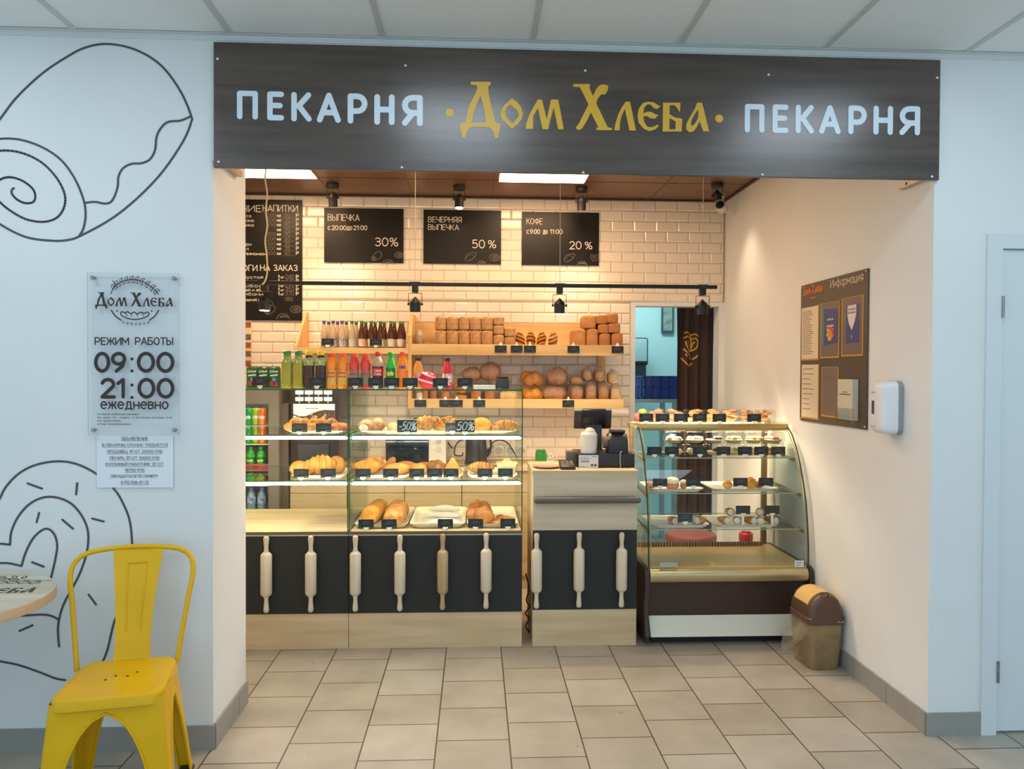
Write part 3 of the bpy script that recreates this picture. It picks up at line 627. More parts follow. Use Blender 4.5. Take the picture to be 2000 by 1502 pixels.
# coffee machine
mx0, mx1, my = PX(567, 5.24, 850), PX(661, 5.24, 850), 5.24
dk = mat('machine_dark', (52, 42, 38), .3); MT = 1.455
t = thing('coffee_machine', 'dark coffee vending machine with white buttons and a coffee bean panel', 'coffee machine', ((mx0+mx1)/2, 5.4, ZW))
MB().rbox(((mx0+mx1)/2, (my+YB-.02)/2, (ZW+MT)/2), (mx1-mx0, YB-.02-my, MT-ZW), .008).build('housing', dk, t)
for r_ in range(2):
    for c_ in range(4):
        p = at(585+c_*18.6, 766+r_*13, my)
        MB().rbox((p.x, my-.004, p.z-.002), (.056, .008, .028), .004).build('button', mat('white_button', (244, 244, 240), .4, emit=.5), t)
        MB().blob((p.x, my-.003, p.z-.024), (.006, .004, .006), 8, 6).build('button_lamp', mat('button_lamp', (210, 210, 214), .4), t)
p0, p1 = at(573, 830, my), at(654, 789, my); pnx, pnz = p1.x-p0.x, p1.z-p0.z
fp = lambda a, b: Vector((p0.x+a*pnx, my-.003, p0.z+b*pnz))
pm = MB().prism([(0,0),(1,0),(1,1),(0,1)], lambda a, b: fp(a, b)+Vector((0,.0025,0)), fp, 0)
wave = [(0,.52),(.15,.42),(.3,.42),(.45,.55),(.6,.66),(.75,.72),(1,.7),(1,0),(.25,0),(.3,.25),(.15,.35),(0,.46)]
pm.add([fp(a, b)+Vector((0,-.0006,0)) for a, b in wave], [tuple(range(12))], 1)
for i in range(26):
    a, b = random.uniform(.42, .95), random.uniform(.08, .6); th = random.uniform(0, PI)
    pm.add([fp(a+.05*math.cos(s)*math.cos(th)-.02*math.sin(s)*math.sin(th), b+.09*math.cos(s)*math.sin(th)+.05*math.sin(s)*math.cos(th))+Vector((0,-.0008-.00003*i,0)) for s in [2*PI*j/10 for j in range(10)]], [tuple(range(10))], 2+i % 2)
pm.add([fp(.1+.07*math.cos(s), .28+.13*math.sin(s))+Vector((0,-.0007,0)) for s in [2*PI*j/10 for j in range(10)]], [tuple(range(10))], 3)
pm.build('poster_panel', [mat('poster_white', (242, 240, 246), .4, emit=.25), mat('bean_brown', (84, 58, 46), .5), mat('bean_dark', (112, 82, 64), .5), mat('bean_pale', (214, 178, 152), .5)], t, label='white panel with brown coffee beans')
m = MB(); text(m, '~~~~', fp, .3, .74, .1, .12, .3); m.build('lettering', mat('faded_ink', (120, 116, 130), .5), t)
MB().box(mx0+.06, mx1-.06, my-.03, my-.001, ZW+.04, ZW+.16).build('cup_bay', mat('bay_black', (24, 22, 22), .3), t)
# framed column of printed leaflet beside the machine
# microwave
ox0, ox1, oy = PX(752, 5.3, 880), PX(871, 5.3, 880), 5.3; oh = 1.10
t = thing('microwave', 'white microwave oven with dark glass door and two round dials', 'microwave', ((ox0+ox1)/2, 5.5, ZW))
MB().rbox(((ox0+ox1)/2, (oy+YB-.05)/2, (ZW+.008+oh)/2), (ox1-ox0, YB-.05-oy, oh-ZW-.008), .008).build('housing', mat('microwave_white', (220, 214, 204), .35), t)
MB().rbox((ox0+.155, oy-.006, (ZW+oh)/2), (.3, .014, oh-ZW-.03), .005).build('door', mat('black_glass', (24, 26, 24), .08), t)
for v in (861, 877): MB().lathe([(0,-.012),(.017,-.012),(.019,0),(.019,.001)], (0,0,0), 20, T=Matrix.Translation((PX(857, oy, v), oy-.006, PZ(v, oy, 857))) @ Matrix.Rotation(-PI/2, 4, 'X') @ Matrix.Scale(-1, 4, (0,0,1))).build('dial', mat('dial_grey', (196, 192, 186), .3), t)
for x in (ox0+.04, ox1-.04):
    for y in (oy+.06, YB-.1): MB().lathe([(0,0),(.012,0),(.012,.009),(0,.009)], (x, y, ZW), 10).build('foot', mat('rubber', (30, 30, 30), .8), t)
# kettle
kx = PX(930, 5.35, 880)
kt = thing('kettle', 'dark brown electric kettle on the back worktop behind the pastries', 'kettle', (kx, 5.4, ZW))
km = mat('kettle_dark', (46, 38, 34), .35)
MB().lathe([(0,.02),(.078,.02),(.078,.03),(.076,.12),(.07,.2),(.066,.21),(0,.215)], (kx, 5.4, ZW), 24).build('body', km, kt)
MB().lathe([(0,0),(.082,0),(.082,.018),(0,.0185)], (kx, 5.4, ZW), 24).build('base', km, kt)
MB().lathe([(0,.213),(.05,.213),(.045,.226),(.012,.232),(.01,.245),(0,.247)], (kx, 5.4, ZW), 20).build('lid', km, kt)
MB().tube([(kx+.055, 5.4, ZW+.2), (kx+.1, 5.4, ZW+.19), (kx+.108, 5.4, ZW+.13), (kx+.09, 5.4, ZW+.07), (kx+.07, 5.4, ZW+.05)], .009, 8).build('handle', km, kt)
# sockets and cables
sk = mat('socket_white', (222, 214, 200), .35)
def socket(u, v, label):
    p = at(u, v, YB-.01)
    t = thing('wall_socket', label, 'socket', (p.x, YB-.008, p.z), 0, 'sockets on the tiled wall')
    MB().rbox((p.x, YB-.014, p.z), (.08, .012, .082), .004).build('plate', sk, t)
    MB().lathe([(.026,.0),(.028,-.004),(.024,-.004),(.022,.006),(0,.006)], (0,0,0), 18, T=Matrix.Translation((p.x, YB-.021, p.z)) @ Matrix.Rotation(-PI/2, 4, 'X')).build('socket_ring', mat('socket_shade', (186, 176, 160), .4), t)
socket(713, 868, 'white wall socket left of the microwave')
for i, u in enumerate((952, 974, 996, 1018)): socket(u, 880, '%s white wall socket from the left, right of the kettle' % ORD[i])
cb = mat('black_cable', (26, 24, 24), .5)
def cable(label, pts, r=.0045, m=cb, nm='power_cable', cat='cable'):
    return tag(MB().tube(smooth_line(pts, 5), r, 6).build(nm, m), label, cat)
cable('black power cable looping from the socket right of the kettle', [tuple(at(u, v, y)) for u, v, y in ((955,880,YB-.03),(960,868,YB-.06),(968,861,YB-.06),(980,860,YB-.05),(992,866,YB-.05),(1003,882,YB-.05),(1010,895,YB-.08))])
cable('black cable hanging between the microwave and the kettle', [tuple(at(u, v, y)) for u, v, y in ((908,857,YB-.03),(896,862,YB-.03),(889,873,YB-.04),(888,888,YB-.06),(902,890,YB-.05),(904,884,YB-.03))])
cable('black cable on the wall right of the microwave\'s dials', [tuple(at(u, v, y)) for u, v, y in ((871,858,YB-.03),(877,868,YB-.03),(884,876,YB-.03))])
t = thing('plug', 'black plug in the socket right of the kettle', 'plug', tuple(at(955, 881, YB-.03)))
MB().lathe([(0,-.022),(.016,-.02),(.019,0),(.017,.012),(0,.012)], (0,0,0), 14, T=Matrix.Translation(at(955, 881, YB-.032)) @ Matrix.Rotation(PI/2, 4, 'X')).build('body', cb, t)
cable('black cords hanging in the gap between the middle display case and the cash counter', [tuple(at(u, v, YC+.2)) for u, v in ((1027,1120),(1033,1150),(1028,1172),(1034,1185),(1026,1198),(1034,1208),(1027,1222),(1035,1236))], .004)
# green jar and white mug on the worktop
p = at(1055, 896, 5.5); gx = p.x; gz = ZW
t = thing('plastic_jar', 'green plastic jar on the back worktop left of the till', 'jar', (gx, 5.45, ZW))
MB().rbox((gx, 5.45, ZW+.043), (.076, .06, .084), .012, 3).build('body', mat('green_plastic', (38, 130, 44), .4), t)
MB().rbox((gx, 5.45, ZW+.091), (.07, .055, .012), .004).build('lid', mat('green_lid', (46, 142, 54), .4), t)
mgx = PX(1074, 5.45, 888)
t = thing('mug', 'white mug with dark marks beside the green jar', 'mug', (mgx, 5.45, ZW))
MB().lathe([(0,0),(.026,0),(.03,.01),(.031,.075),(.028,.075),(.027,.008),(0,.006)], (mgx, 5.45, ZW), 20).build('cup', mat('mug_white', (224, 216, 204), .3), t)
MB().tube([(mgx+.029, 5.45, ZW+.06), (mgx+.048, 5.45, ZW+.055), (mgx+.048, 5.45, ZW+.03), (mgx+.029, 5.45, ZW+.02)], .004, 6).build('handle', mat('mug_white', (224, 216, 204), .3), t)
mk = MB(); fm = lambda a, b: Vector((mgx+.0316*math.sin(a), 5.45-.0316*math.cos(a), ZW+b))
for a in (-.5, .15): ribbon(mk, [(a+.22*math.cos(s), .055+.007*math.sin(s)) for s in [2*PI*j/10 for j in range(11)]], .004, fm)
ribbon(mk, [(-.6, .035), (-.2, .028), (.2, .03), (.6, .038)], .004, fm); mk.build('print', mat('black_ink', (34, 32, 34), .6), t)
# ------------------------------------------------------------------ on the cash counter
ZQ = zq[4]
yb = YC+.12
bx0, bx1 = PX(1128, yb, 900), PX(1240, yb, 900); bz = PZ(886, yb, 1180)
blk = mat('matt_black', (34, 33, 35), .45); blk2 = mat('gloss_black', (28, 26, 27), .25)
t = thing('cash_till', 'black cash drawer with a white label at the front of the cash counter', 'cash drawer', ((bx0+bx1)/2, yb+.13, ZQ))
MB().rbox(((bx0+bx1)/2, yb+.13, (ZQ+bz)/2), (bx1-bx0, .26, bz-ZQ), .006).build('housing', blk, t)
lx_, lz_ = at(1129, 913, yb).x+.004, at(1129, 914, yb).z; lw, lh = PX(1167, yb, 900)-PX(1129, yb, 900), PZ(889, yb, 1150)-PZ(914, yb, 1150)
lb = MB().box(lx_, lx_+lw, yb-.003, yb-.0005, lz_, lz_+lh, 0)
fl = plane((lx_, yb-.0033, lz_), (1,0,0), (0,0,1))
for i, (a, b) in enumerate(((.1,.3),(.1,.42),(.12,.36))): ribbon(lb, [(a*lw*.7, lh*(.85-.12*i)), (b*lw+.02, lh*(.85-.12*i))], .002, fl, 1, caps=False)
text(lb, '~~~', fl, .01, lh*.42, .012, .24, .05, mi=1, gap=.06)
ribbon(lb, [(lw*.66, lh*.88), (lw*.95, lh*.86)], .003, fl, 1, caps=False)
for i in (0, 1): ribbon(lb, [(lw*(.62+.17*i), lh*.22), (lw*(.74+.17*i), lh*.22)], .012, fl, 1, caps=False)
ribbon(lb, [(lw*.08, lh*.1), (lw*.3, lh*.1)], .002, fl, 1, caps=False)
lb.build('label_sheet', [mat('label_white', (214, 214, 214), .5), mat('label_ink', (70, 70, 76), .6)], t, label='white printed label')
cable('grey cable hanging down the front of the cash drawer', [tuple(at(u, v, y)) for u, v, y in ((1215,882,yb+.012),(1212,884,yb-.006),(1211,896,yb-.008),(1212,914,yb-.008))], .0035, mat('grey_cable', (150, 146, 142), .5))
# till display
ty = yb+.19
c0 = at(1158, 820, ty)
t = thing('till_screen', 'black till screen seen from behind on its stand on the cash drawer', 'screen', (c0.x, ty, bz))
T = Matrix.Translation(c0+Vector((0, 0, 0))) @ Matrix.Rotation(R(14), 4, 'X')
MB().rbox((0, .01, 0), (.225, .02, .115), .006, T=T).build('screen_shell', mat('shell_brown', (62, 52, 50), .4), t)
MB().rbox((.004, -.012, .012), (.145, .03, .118), .01, T=T).build('rear_housing', blk2, t)
MB().rbox((-.0, .018, .058), (.222, .004, .004), .001, T=T).build('screen_edge', mat('pale_edge', (220, 214, 206), .4), t)
MB().loft([[Vector((c0.x+sx*.05, ty+.0+sy*.02, c0.z-.02)) for sx, sy in ((-1,-1),(1,-1),(1,1),(-1,1))], [Vector((c0.x+sx*.05, ty+sy*.03, bz+.02)) for sx, sy in ((-1,-1),(1,-1),(1,1),(-1,1))], [Vector((c0.x+sx*.055, ty+sy*.04, bz)) for sx, sy in ((-1,-1),(1,-1),(1,1),(-1,1))]], smooth=False, cap0=True, cap1=True).build('stand', blk, t)
# white swing-top napkin holder
nx = PX(1150, yb+.05, 860)
t = thing('table_bin', 'small white round bin with a swing lid on the cash drawer', 'bin', (nx, yb+.055, bz))
pr_ = [(0,0),(.046,0),(.0475,.004),(.0495,.1),(.05,.106),(.047,.106),(.045,.1),(0,.1)]
MB().lathe(pr_, (nx, yb+.055, bz), 28).build('body', mat('bin_white', (226, 220, 208), .4), t)
MB().lathe([(.046,.102),(.044,.114),(.04,.12),(.036,.118),(.036,.106)], (nx, yb+.055, bz), 28, cap=False).build('rim', mat('bin_white', (226, 220, 208), .4), t)
MB().blob((nx+.006, yb+.06, bz+.112), (.036, .036, .034), 18, 10, flat=0).build('swing_lid', mat('bin_lid', (196, 180, 158), .4), t, label='beige swing lid')
# receipt printer
py = yb+.01; px_ = PX(1208, py, 865); pw = .112
t = thing('receipt_printer', 'rounded black receipt printer at the right end of the cash drawer', 'printer', (px_, py+.06, bz))
b_ = [(py,bz),(py-.004,bz+.03),(py+.004,bz+.085),(py+.03,bz+.115),(py+.065,bz+.118),(py+.1,bz+.1),(py+.11,bz)]
MB().loft([[Vector((px_-pw/2+e, a, bz+(b-bz)*k)) for a, b in b_] for e, k in ((0,.9),(.012,1),(pw-.012,1),(pw,.9))], cap0=True, cap1=True, smooth=True).build('housing', blk, t)
MB().rbox((px_, py+.052, bz+.125), (pw*.78, .07, .014), .005).build('paper_cover', mat('dark_brown_cover', (66, 50, 46), .3), t)
MB().lathe([(0,-.03),(.036,-.03),(.036,.03),(0,.03)], (0,0,0), 18, T=Matrix.Translation((px_-pw/2-.012, py+.06, bz+.06)) @ Matrix.Rotation(PI/2, 4, 'Y') @ Matrix.Scale(.4, 4, (0,0,1))).build('side_knob', mat('knob_taupe', (120, 100, 92), .4), t)
# card terminal
qx = PX(1112, YC+.08, 905)
t = thing('card_terminal', 'dark card terminal at the left end of the cash drawer', 'card terminal', (qx, YC+.1, ZQ))
T = Matrix.Translation((qx-.012, YC+.09, ZQ+.02)) @ Matrix.Rotation(R(12), 4, 'X')
MB().rbox((0, 0, 0), (.085, .12, .026), .006, T=T).build('body', mat('terminal_brown', (48, 42, 38), .4), t)
k_ = MB()
for i in range(3):
    for j in range(4): k_.rbox((-.024+.024*i, -.04+.02*j, .0145), (.016, .012, .004), .001, 1, T=T)
k_.build('keypad', mat('key_grey', (110, 106, 102), .5), t)
q2 = PX(1117, YC+.2, 885)
t = thing('terminal_box', 'olive grey box standing behind the card terminal', 'box', (q2, YC+.2, ZQ))
MB().rbox((q2, YC+.2, ZQ+.045), (.07, .05, .09), .006).build('body', mat('olive_grey', (98, 88, 70), .5), t)
# change dish
qd = PX(1067, YC+.12, 912)
t = thing('change_dish', 'shallow pinkish change dish on the left of the cash counter', 'dish', (qd, YC+.13, ZQ))
MB().lathe([(0,.004),(.05,.004),(.076,.012),(.08,.014),(.078,.011),(.05,0),(0,0)], (qd, YC+.13, ZQ), 32).build('dish', mat('pink_dish', (196, 160, 138), .2, coat=.4), t)
# things seen behind the pastry fridge
p = at(1349, 1040, 5.15)
t = thing('stool', 'low stool with round reddish brown seat behind the pastry fridge', 'stool', (p.x, 5.15, 0))
zs_ = p.z
MB().lathe([(0,-.075),(.155,-.075),(.172,-.065),(.175,-.02),(.165,-.004),(.13,0),(0,.002)], (p.x, 5.15, zs_), 32).build('seat', mat('maroon_seat', (122, 62, 50), .5), t)
for a in range(4):
    c_, s_ = math.cos(PI/4+a*PI/2), math.sin(PI/4+a*PI/2)
    MB().tube([(p.x+.1*c_, 5.15+.1*s_, zs_-.075), (p.x+.15*c_, 5.15+.15*s_, 0)], .012, 8).build('leg', alu, t)
p = at(1457, 1040, 4.95)
t = thing('canister', 'red canister standing behind the pastry fridge', 'canister', (p.x, 4.95, 0))
MB().lathe([(0,0),(.042,0),(.044,.01),(.044,p.z-.05),(.046,p.z-.045),(.046,p.z-.005),(.042,p.z),(0,p.z)], (p.x, 4.95, 0), 24).build('body', mat('canister_red', (172, 40, 40), .35), t)
MB().lathe([(0,p.z),(.03,p.z),(.03,p.z+.01),(0,p.z+.01)], (p.x, 4.95, 0), 20).build('cap', mat('canister_cap', (140, 30, 34), .4), t)
# ================================================================== PRICE TAGS
tagb = mat('tag_black', (27, 28, 30), .45); tagp = mat('tag_print', (92, 98, 104), .6); clipm = mat('clip_white', (232, 230, 226), .4)
TW, TH = .084, .05
def tag_proto(hang, chalk=None):
    t = thing('price_tag', 'x', 'price tag', (0, -3, 0), 0, 'x')
    k = 1.0 if not chalk else 1.3
    w_, h_ = TW*k, TH*k*(1.05 if chalk else 1)
    z0 = -h_-.004 if hang else .011
    m = MB().box(-w_/2, w_/2, -.0015, .0015, z0, z0+h_, 0)
    f = plane((0, -.0017, z0), (1,0,0), (0,0,1))
    if chalk: text(m, chalk, f, 0, h_*.16, h_*.72, .1, w_*.88, 'c', 1, slant=.25)
    else:
        ribbon(m, [(-w_*.2, h_*.72), (w_*.22, h_*.72)], .0035, f, 1, caps=False)
        ribbon(m, [(-w_*.3, h_*.5), (w_*.27, h_*.5)], .003, f, 1, caps=False)
        ribbon(m, [(w_*.2, h_*.16), (w_*.4, h_*.16)], .0045, f, 1, caps=False)
        ribbon(m, [(-w_*.42, h_*.14), (-w_*.34, h_*.14)], .003, f, 1, caps=False)
    m.build('card', [tagb, mat('chalk', (178, 184, 190), .8) if chalk else tagp], t, world=False)
    c_ = MB()
    if hang: c_.rbox((0, -.004, .001), (.026, .012, .012), .003, T=None).rbox((0, -.002, .012), (.012, .008, .014), .003)
    else: c_.rbox((0, -.004, .012), (.03, .008, .01), .002).rbox((0, -.003, .0045), (.016, .016, .009), .002)
    c_.build('clip', clipm, t, world=False)
    return t
_tp = {}
def put_tag(loc, label, group, hang=False, chalk=None, rz=0, tall=0):
    k = (hang, chalk)
    if k not in _tp:
        t = tag_proto(hang, chalk); _tp[k] = t; t.location = loc; t.rotation_euler = (0, 0, rz); t['label'] = label; t['group'] = group; return t
    return dup(_tp[k], loc, rz, label, group)
def tag_row(us, v, y, z, where, hang=False):
    for i, u in enumerate(us):
        uu, vv = u if isinstance(u, tuple) else (u, v)
        put_tag((PX(uu, y, vv), y, z), '%s black price tag from the left %s' % (ORD[i], where), 'price tags '+where, hang, rz=R(random.uniform(-4, 4)))
YT = YC+.03
tag_row([508, 619, 694, 734, 765, 801, 860, 908], 750, YT+.012, ZT, 'standing before the drinks on the glass counter')
tag_row([585, 632], 838, YT+.014, ZS1+.0, 'on the upper shelf of the left display case')
tag_row([588, 641], 928, YT+.014, ZS2, 'on the lower shelf of the left display case')
tag_row([709, 763, 814, 849, 881, 947, 987], 926, YT+.014, ZS2, 'on the lower shelf of the middle display case')
put_tag((PX(795, YT+.014, 835), YT+.014, ZS1), 'black tag chalked -50% on the upper shelf of the middle case', 'discount tags', chalk='-50%')
put_tag((PX(908, YT+.014, 835), YT+.014, ZS1), 'black tag chalked 50% at right on the upper shelf of the middle case', 'discount tags', chalk='50%')
put_tag((PX(884, YT+.05, 832), YT+.05, ZS1), 'small black price tag half hidden behind the chalked 50% tag', 'price tags behind the discount tags')
put_tag((PX(820, YT+.22, 826), YT+.3, ZS1+.0135), 'small black price tag behind the chalked -50% tag', 'price tags behind the discount tags')
tag_row([715, 760, 870, 929, 992], 1017, YC+.045, ZD, 'on the deck of the middle display case')
# ================================================================== DRINKS ON THE GLASS COUNTER
def bottle(name, label, loc, group, prof, body_m, cap_m, cap_r, cap_h, label_m=None, lz=None, clear_from=None, seg=18, square=False, text_=None, tm=None, cat='bottle'):
    t = thing(name, label, cat, loc, 0, group)
    H = prof[-1][1]
    def rg(p): return p
    if square:
        rings = [rrect(0, 0, r, r, r*.45, z, 4) for r, z in prof]
        n = clear_from or len(prof)
        MB().loft(rings, cap0=True, cap1=True).build('body', body_m, t, world=False)
    else:
        MB().lathe([(0, 0)]+prof+[(0, H)], seg=seg).build('body', body_m, t, world=False)
    MB().lathe([(0, H-.004), (cap_r, H-.004), (cap_r*1.02, H+.002), (cap_r, H+cap_h), (cap_r*.9, H+cap_h+.002), (0, H+cap_h+.002)], seg=16).build('cap', cap_m, t, world=False)
    if label_m:
        a, b = lz
        def rad(z):
            for (r0, z0), (r1, z1) in zip(prof, prof[1:]):
                if z0 <= z <= z1: return r0+(r1-r0)*(z-z0)/max(z1-z0, 1e-6)
            return prof[0][0]
        zz = [a+(b-a)*i/4 for i in range(5)]
        if square: lm = MB().loft([rrect(0, 0, rad(z)+.0008, rad(z)+.0008, rad(z)*.45, z, 4) for z in zz])
        else: lm = MB().lathe([(rad(z)+.0008, z) for z in zz], seg=seg, cap=False)
        mats = [label_m]
        if text_:
            rr = rad((a+b)/2)+.0016
            if square: fm = plane((0, -rr, a), (1,0,0), (0,0,1))
            else: fm = lambda x, y: Vector((rr*math.sin(x/rr), -rr*math.cos(x/rr), a+y))
            hh = (b-a)
            for k, (s_, y0, h0, wd) in enumerate(text_):
                text(lm, s_, fm, 0, hh*y0, hh*h0, .17, wd, 'c', 1)
            mats.append(tm)
        lm.build('label_band', mats, t, world=False)
    return t
liq = lambda n, c, **k: mat(n, c, .12, coat=.3, **k)
dg = 'drinks on the glass counter'
yd = YC+.14
# juice cartons
cg = mat('carton_green', (26, 84, 38), .35); cw = mat('carton_white', (214, 220, 196), .5); cr = mat('carton_red', (178, 44, 44), .4); cb_ = mat('carton_blue', (84, 140, 186), .4)
proto = None
for i, u in enumerate((494, 515.5, 536.5)):
    lb = '%s green juice carton from the left on the glass counter' % ORD[i]
    x = PX(u, yd, 740)
    if proto is None:
        proto = thing('juice_carton', lb, 'carton', (x, yd, ZT), 0, 'green juice cartons')
        m = MB().rbox((0, 0, .0575), (.058, .04, .115), .002, 1, 0)
        f = plane((-.029, -.0203, 0), (1,0,0), (0,0,1))
        text(m, 'Добрый', f, .029, .088, .014, .14, .046, 'c', 1)
        ribbon(m, [(.012, .07), (.048, .074)], .008, f, 1)
        for cx_, cz_, r_, k in ((.02, .028, .014, 2), (.04, .022, .013, 2), (.03, .048, .012, 3)):
            m.add([f(cx_+r_*math.cos(s), cz_+r_*math.sin(s)) for s in [2*PI*j/14 for j in range(14)]], [tuple(range(14))], k)
        m.build('carton_box', [cg, cw, cr, cb_], proto, world=False)
        MB().box(-.028, .028, -.003, .003, .115, .121).build('top_fold', cg, proto, world=False)
    else: dup(proto, (x, yd, ZT), 0, lb)
def series(fn, us, y, z, names):
    p = None
    for i, u in enumerate(us):
        loc = (PX(u, y, 720), y, z)
        if p is None: p = fn(loc, names[i])
        else: dup(p, loc, 0, names[i])
bp1 = [(.024,0),(.028,.006),(.0285,.05),(.027,.1),(.0285,.14),(.028,.152),(.019,.175),(.0165,.185),(.0165,.19)]
gtop = mat('leafy_label', (96, 122, 54), .4, var=(90, .5), c2=(196, 204, 150))
series(lambda l, n: bottle('juice_bottle', n, l, dg, bp1, liq('apple_juice', (150, 146, 42)), mat('cap_green', (44, 134, 84), .4), .021, .018, gtop, (.142, .172), square=True),
       (561, 583), yd, ZT, ['left of two green-capped bottles of yellow-green juice', 'right of two green-capped bottles of yellow-green juice'])
series(lambda l, n: bottle('juice_bottle', n, l, dg, bp1, liq('cherry_juice', (58, 24, 28)), mat('cap_yellow', (226, 186, 30), .4), .021, .018, gtop, (.128, .172), square=True),
       (604, 627), yd, ZT, ['left of two yellow-capped bottles of dark cherry juice', 'right of two yellow-capped bottles of dark cherry juice'])
bp2 = [(.024,0),(.0285,.006),(.0285,.06),(.026,.1),(.028,.112),(.0285,.14),(.024,.16),(.019,.168),(.0185,.18)]
red_c = mat('cap_red', (226, 74, 46), .4); blue_i = mat('label_blue_ink', (60, 60, 140), .5); red_i = mat('label_red_ink', (206, 46, 44), .5)
series(lambda l, n: bottle('juice_bottle', n, l, dg, bp2, liq('orange_drink', (236, 138, 28)), red_c, .0205, .016, mat('orange_label', (222, 176, 92), .4), (.02, .1), text_=[('~~~', .74, .22, .044), ('~~~', .48, .2, .046)], tm=red_i),
       (648, 669), yd, ZT, ['left of two red-capped bottles of orange drink', 'right of two red-capped bottles of orange drink'])
series(lambda l, n: bottle('juice_bottle', n, l, dg, bp2, liq('pink_drink', (206, 62, 56)), red_c, .0205, .016, mat('grey_label', (132, 130, 112), .4), (.02, .1), text_=[('~~~', .66, .24, .044)], tm=red_i),
       (692, 714), yd, ZT, ['left of two red-capped bottles of pink drink', 'right of two red-capped bottles of pink drink'])
bp3 = [(.024,0),(.03,.008),(.0305,.05),(.029,.075),(.031,.1),(.0305,.13),(.024,.16),(.0135,.182),(.0125,.19)]
white_i = mat('white_ink', (240, 240, 238), .5)
def cola(l, n):
    t = bottle('cola_bottle', n, l, dg, bp3, liq('cola_brown', (50, 20, 16)), mat('cap_bright_red', (214, 34, 36), .4), .0155, .016, mat('cola_label', (196, 24, 34), .35), (.07, .118), text_=[('Coca', .5, .32, .044), ('Cola', .1, .32, .044)], tm=white_i)
    MB().lathe([(.0312, .125), (.0308, .132), (.0243, .161), (.0138, .183)], seg=18, cap=False).build('clear_neck', mat('empty_neck', (176, 160, 136), .15), t, world=False)
    return t
cola((PX(738, yd, 720), yd, ZT), 'red-capped bottle of cola with red label')
bottle('lemonade_bottle', 'bright green bottle of lemonade with green cap', (PX(763, yd+.01, 720), yd+.01, ZT), dg, [(r*.86, z*.99) for r, z in bp3], liq('sprite_green', (40, 176, 60)), mat('cap_lime', (44, 160, 62), .4), .0155, .016, mat('lime_label', (20, 128, 52), .35), (.05, .115), text_=[('Sprite', .35, .4, .046)], tm=mat('lime_ink', (222, 232, 90), .5))
bottle('orange_soda_bottle', 'bottle of bright orange soda with orange cap', (PX(786, yd-.005, 720), yd-.005, ZT), dg, bp3, liq('fanta_orange', (244, 128, 14)), mat('cap_orange', (238, 84, 40), .4), .0155, .016, mat('soda_label', (240, 140, 40), .35), (.1, .142), text_=[('Fanta', .3, .5, .036)], tm=mat('soda_ink', (60, 70, 170), .5))
bp4 = [(.02,0),(.026,.005),(.0265,.09),(.022,.115),(.015,.128),(.0145,.14)]
kap = mat('cap_dark', (46, 30, 26), .4)
bottle('juice_bottle', 'small dark-capped bottle of orange juice beside the orange soda', (PX(817, yd+.02, 720), yd+.02, ZT+.0), dg, [(r, z*1.16) for r, z in bp4], liq('peach_juice', (226, 150, 66)), kap, .0165, .012, mat('fruit_label', (226, 214, 190), .4, var=(60, .4), c2=(206, 84, 50)), (.03, .092))
bottle('juice_bottle', 'dark-capped bottle of red berry juice with a white label', (PX(874, yd+.02, 720), yd+.02, ZT), dg, [(r, z*1.16) for r, z in bp4], liq('berry_juice', (190, 38, 50)), kap, .0165, .012, mat('berry_label', (232, 226, 222), .4, var=(50, .3), c2=(160, 40, 60)), (.02, .085))
t = thing('gift_ball', 'red and white striped shiny ball between the juice bottles', 'package', (PX(835, yd+.02, 745), yd+.02, ZT))
MB().blob((0, 0, .047), (.058, .05, .05), 24, 16, flat=.94).build('wrapper', mat('red_stripes', (222, 44, 66), .25), t, world=False)
sm = MB()
for k in (0, 1):
    pts = []
    for i in range(13):
        th = R(-150+130*i/12); el = R((40, -12)[k]-i*(4.5, 3)[k]+20)
        pts.append((.059*math.cos(el)*math.cos(th), .051*math.cos(el)*math.sin(th), .047+.051*math.sin(el)))
    sm.tube(pts, .0065, 6)
sm.build('stripes', mat('pale_pink', (244, 190, 196), .3), t, world=False)
t = thing('paper_stack', 'small stack of white paper slips on the right end of the glass counter', 'paper', (PX(946, yd-.05, 754), yd-.05, ZT))
MB().rbox((0, 0, .011), (.122, .08, .022), .002).build('slips', mat('paper_white', (232, 228, 218), .6), t, world=False)
t = thing('candle_cup', 'dark grey square pot at the right end of the glass counter', 'pot', (PX(981, yd, 745), yd, ZT))
MB().rbox((0, 0, .03), (.078, .07, .06), .008, 3).build('pot', mat('dark_pot', (52, 50, 46), .4), t, world=False)
MB().rbox((0, 0, .066), (.07, .062, .012), .004, 2).build('lid', mat('dark_lid', (40, 39, 37), .4), t, world=False)
# ================================================================== WALL SHELVES
pine = wood('pine', (226, 192, 134), (206, 166, 106), 'x', .5, 4)
pine_z = wood('pine_upright', (224, 188, 128), (204, 162, 100), 'z', .5, 4)
YR = 5.36                                                      # front of the shelf rails
yb_ = YB-.01
# drinks shelf at the left
sx_a, sx_b = PX(578, YR, 685), PX(799, YR, 685)
zs1 = PZ(680, YR, 690); zs0 = PZ(690, YR, 690)
t = thing('wall_shelf', 'pine wall shelf with sloping end panel holding small bottles', 'shelf', ((sx_a+sx_b)/2, yb_-.17, zs0))
MB().box(sx_a+.012, sx_b-.001, YR, yb_, zs0, zs0+.018).build('shelf_board', pine, t)
MB().box(sx_a+.012, sx_b-.001, YR-.014, YR-.0005, zs0-.002, zs1+.004).build('front_rail', pine, t)
zt = PZ(610, yb_, 600)
sp_ = [(YR-.014, zs0-.004), (yb_, zs0-.004), (yb_, zt), (yb_-.05, zt), (YR-.014, zs0+.05)]
MB().prism(sp_, lambda a, b: Vector((sx_a-.006, a, b)), lambda a, b: Vector((sx_a+.0115, a, b))).build('side_panel', pine_z, t)
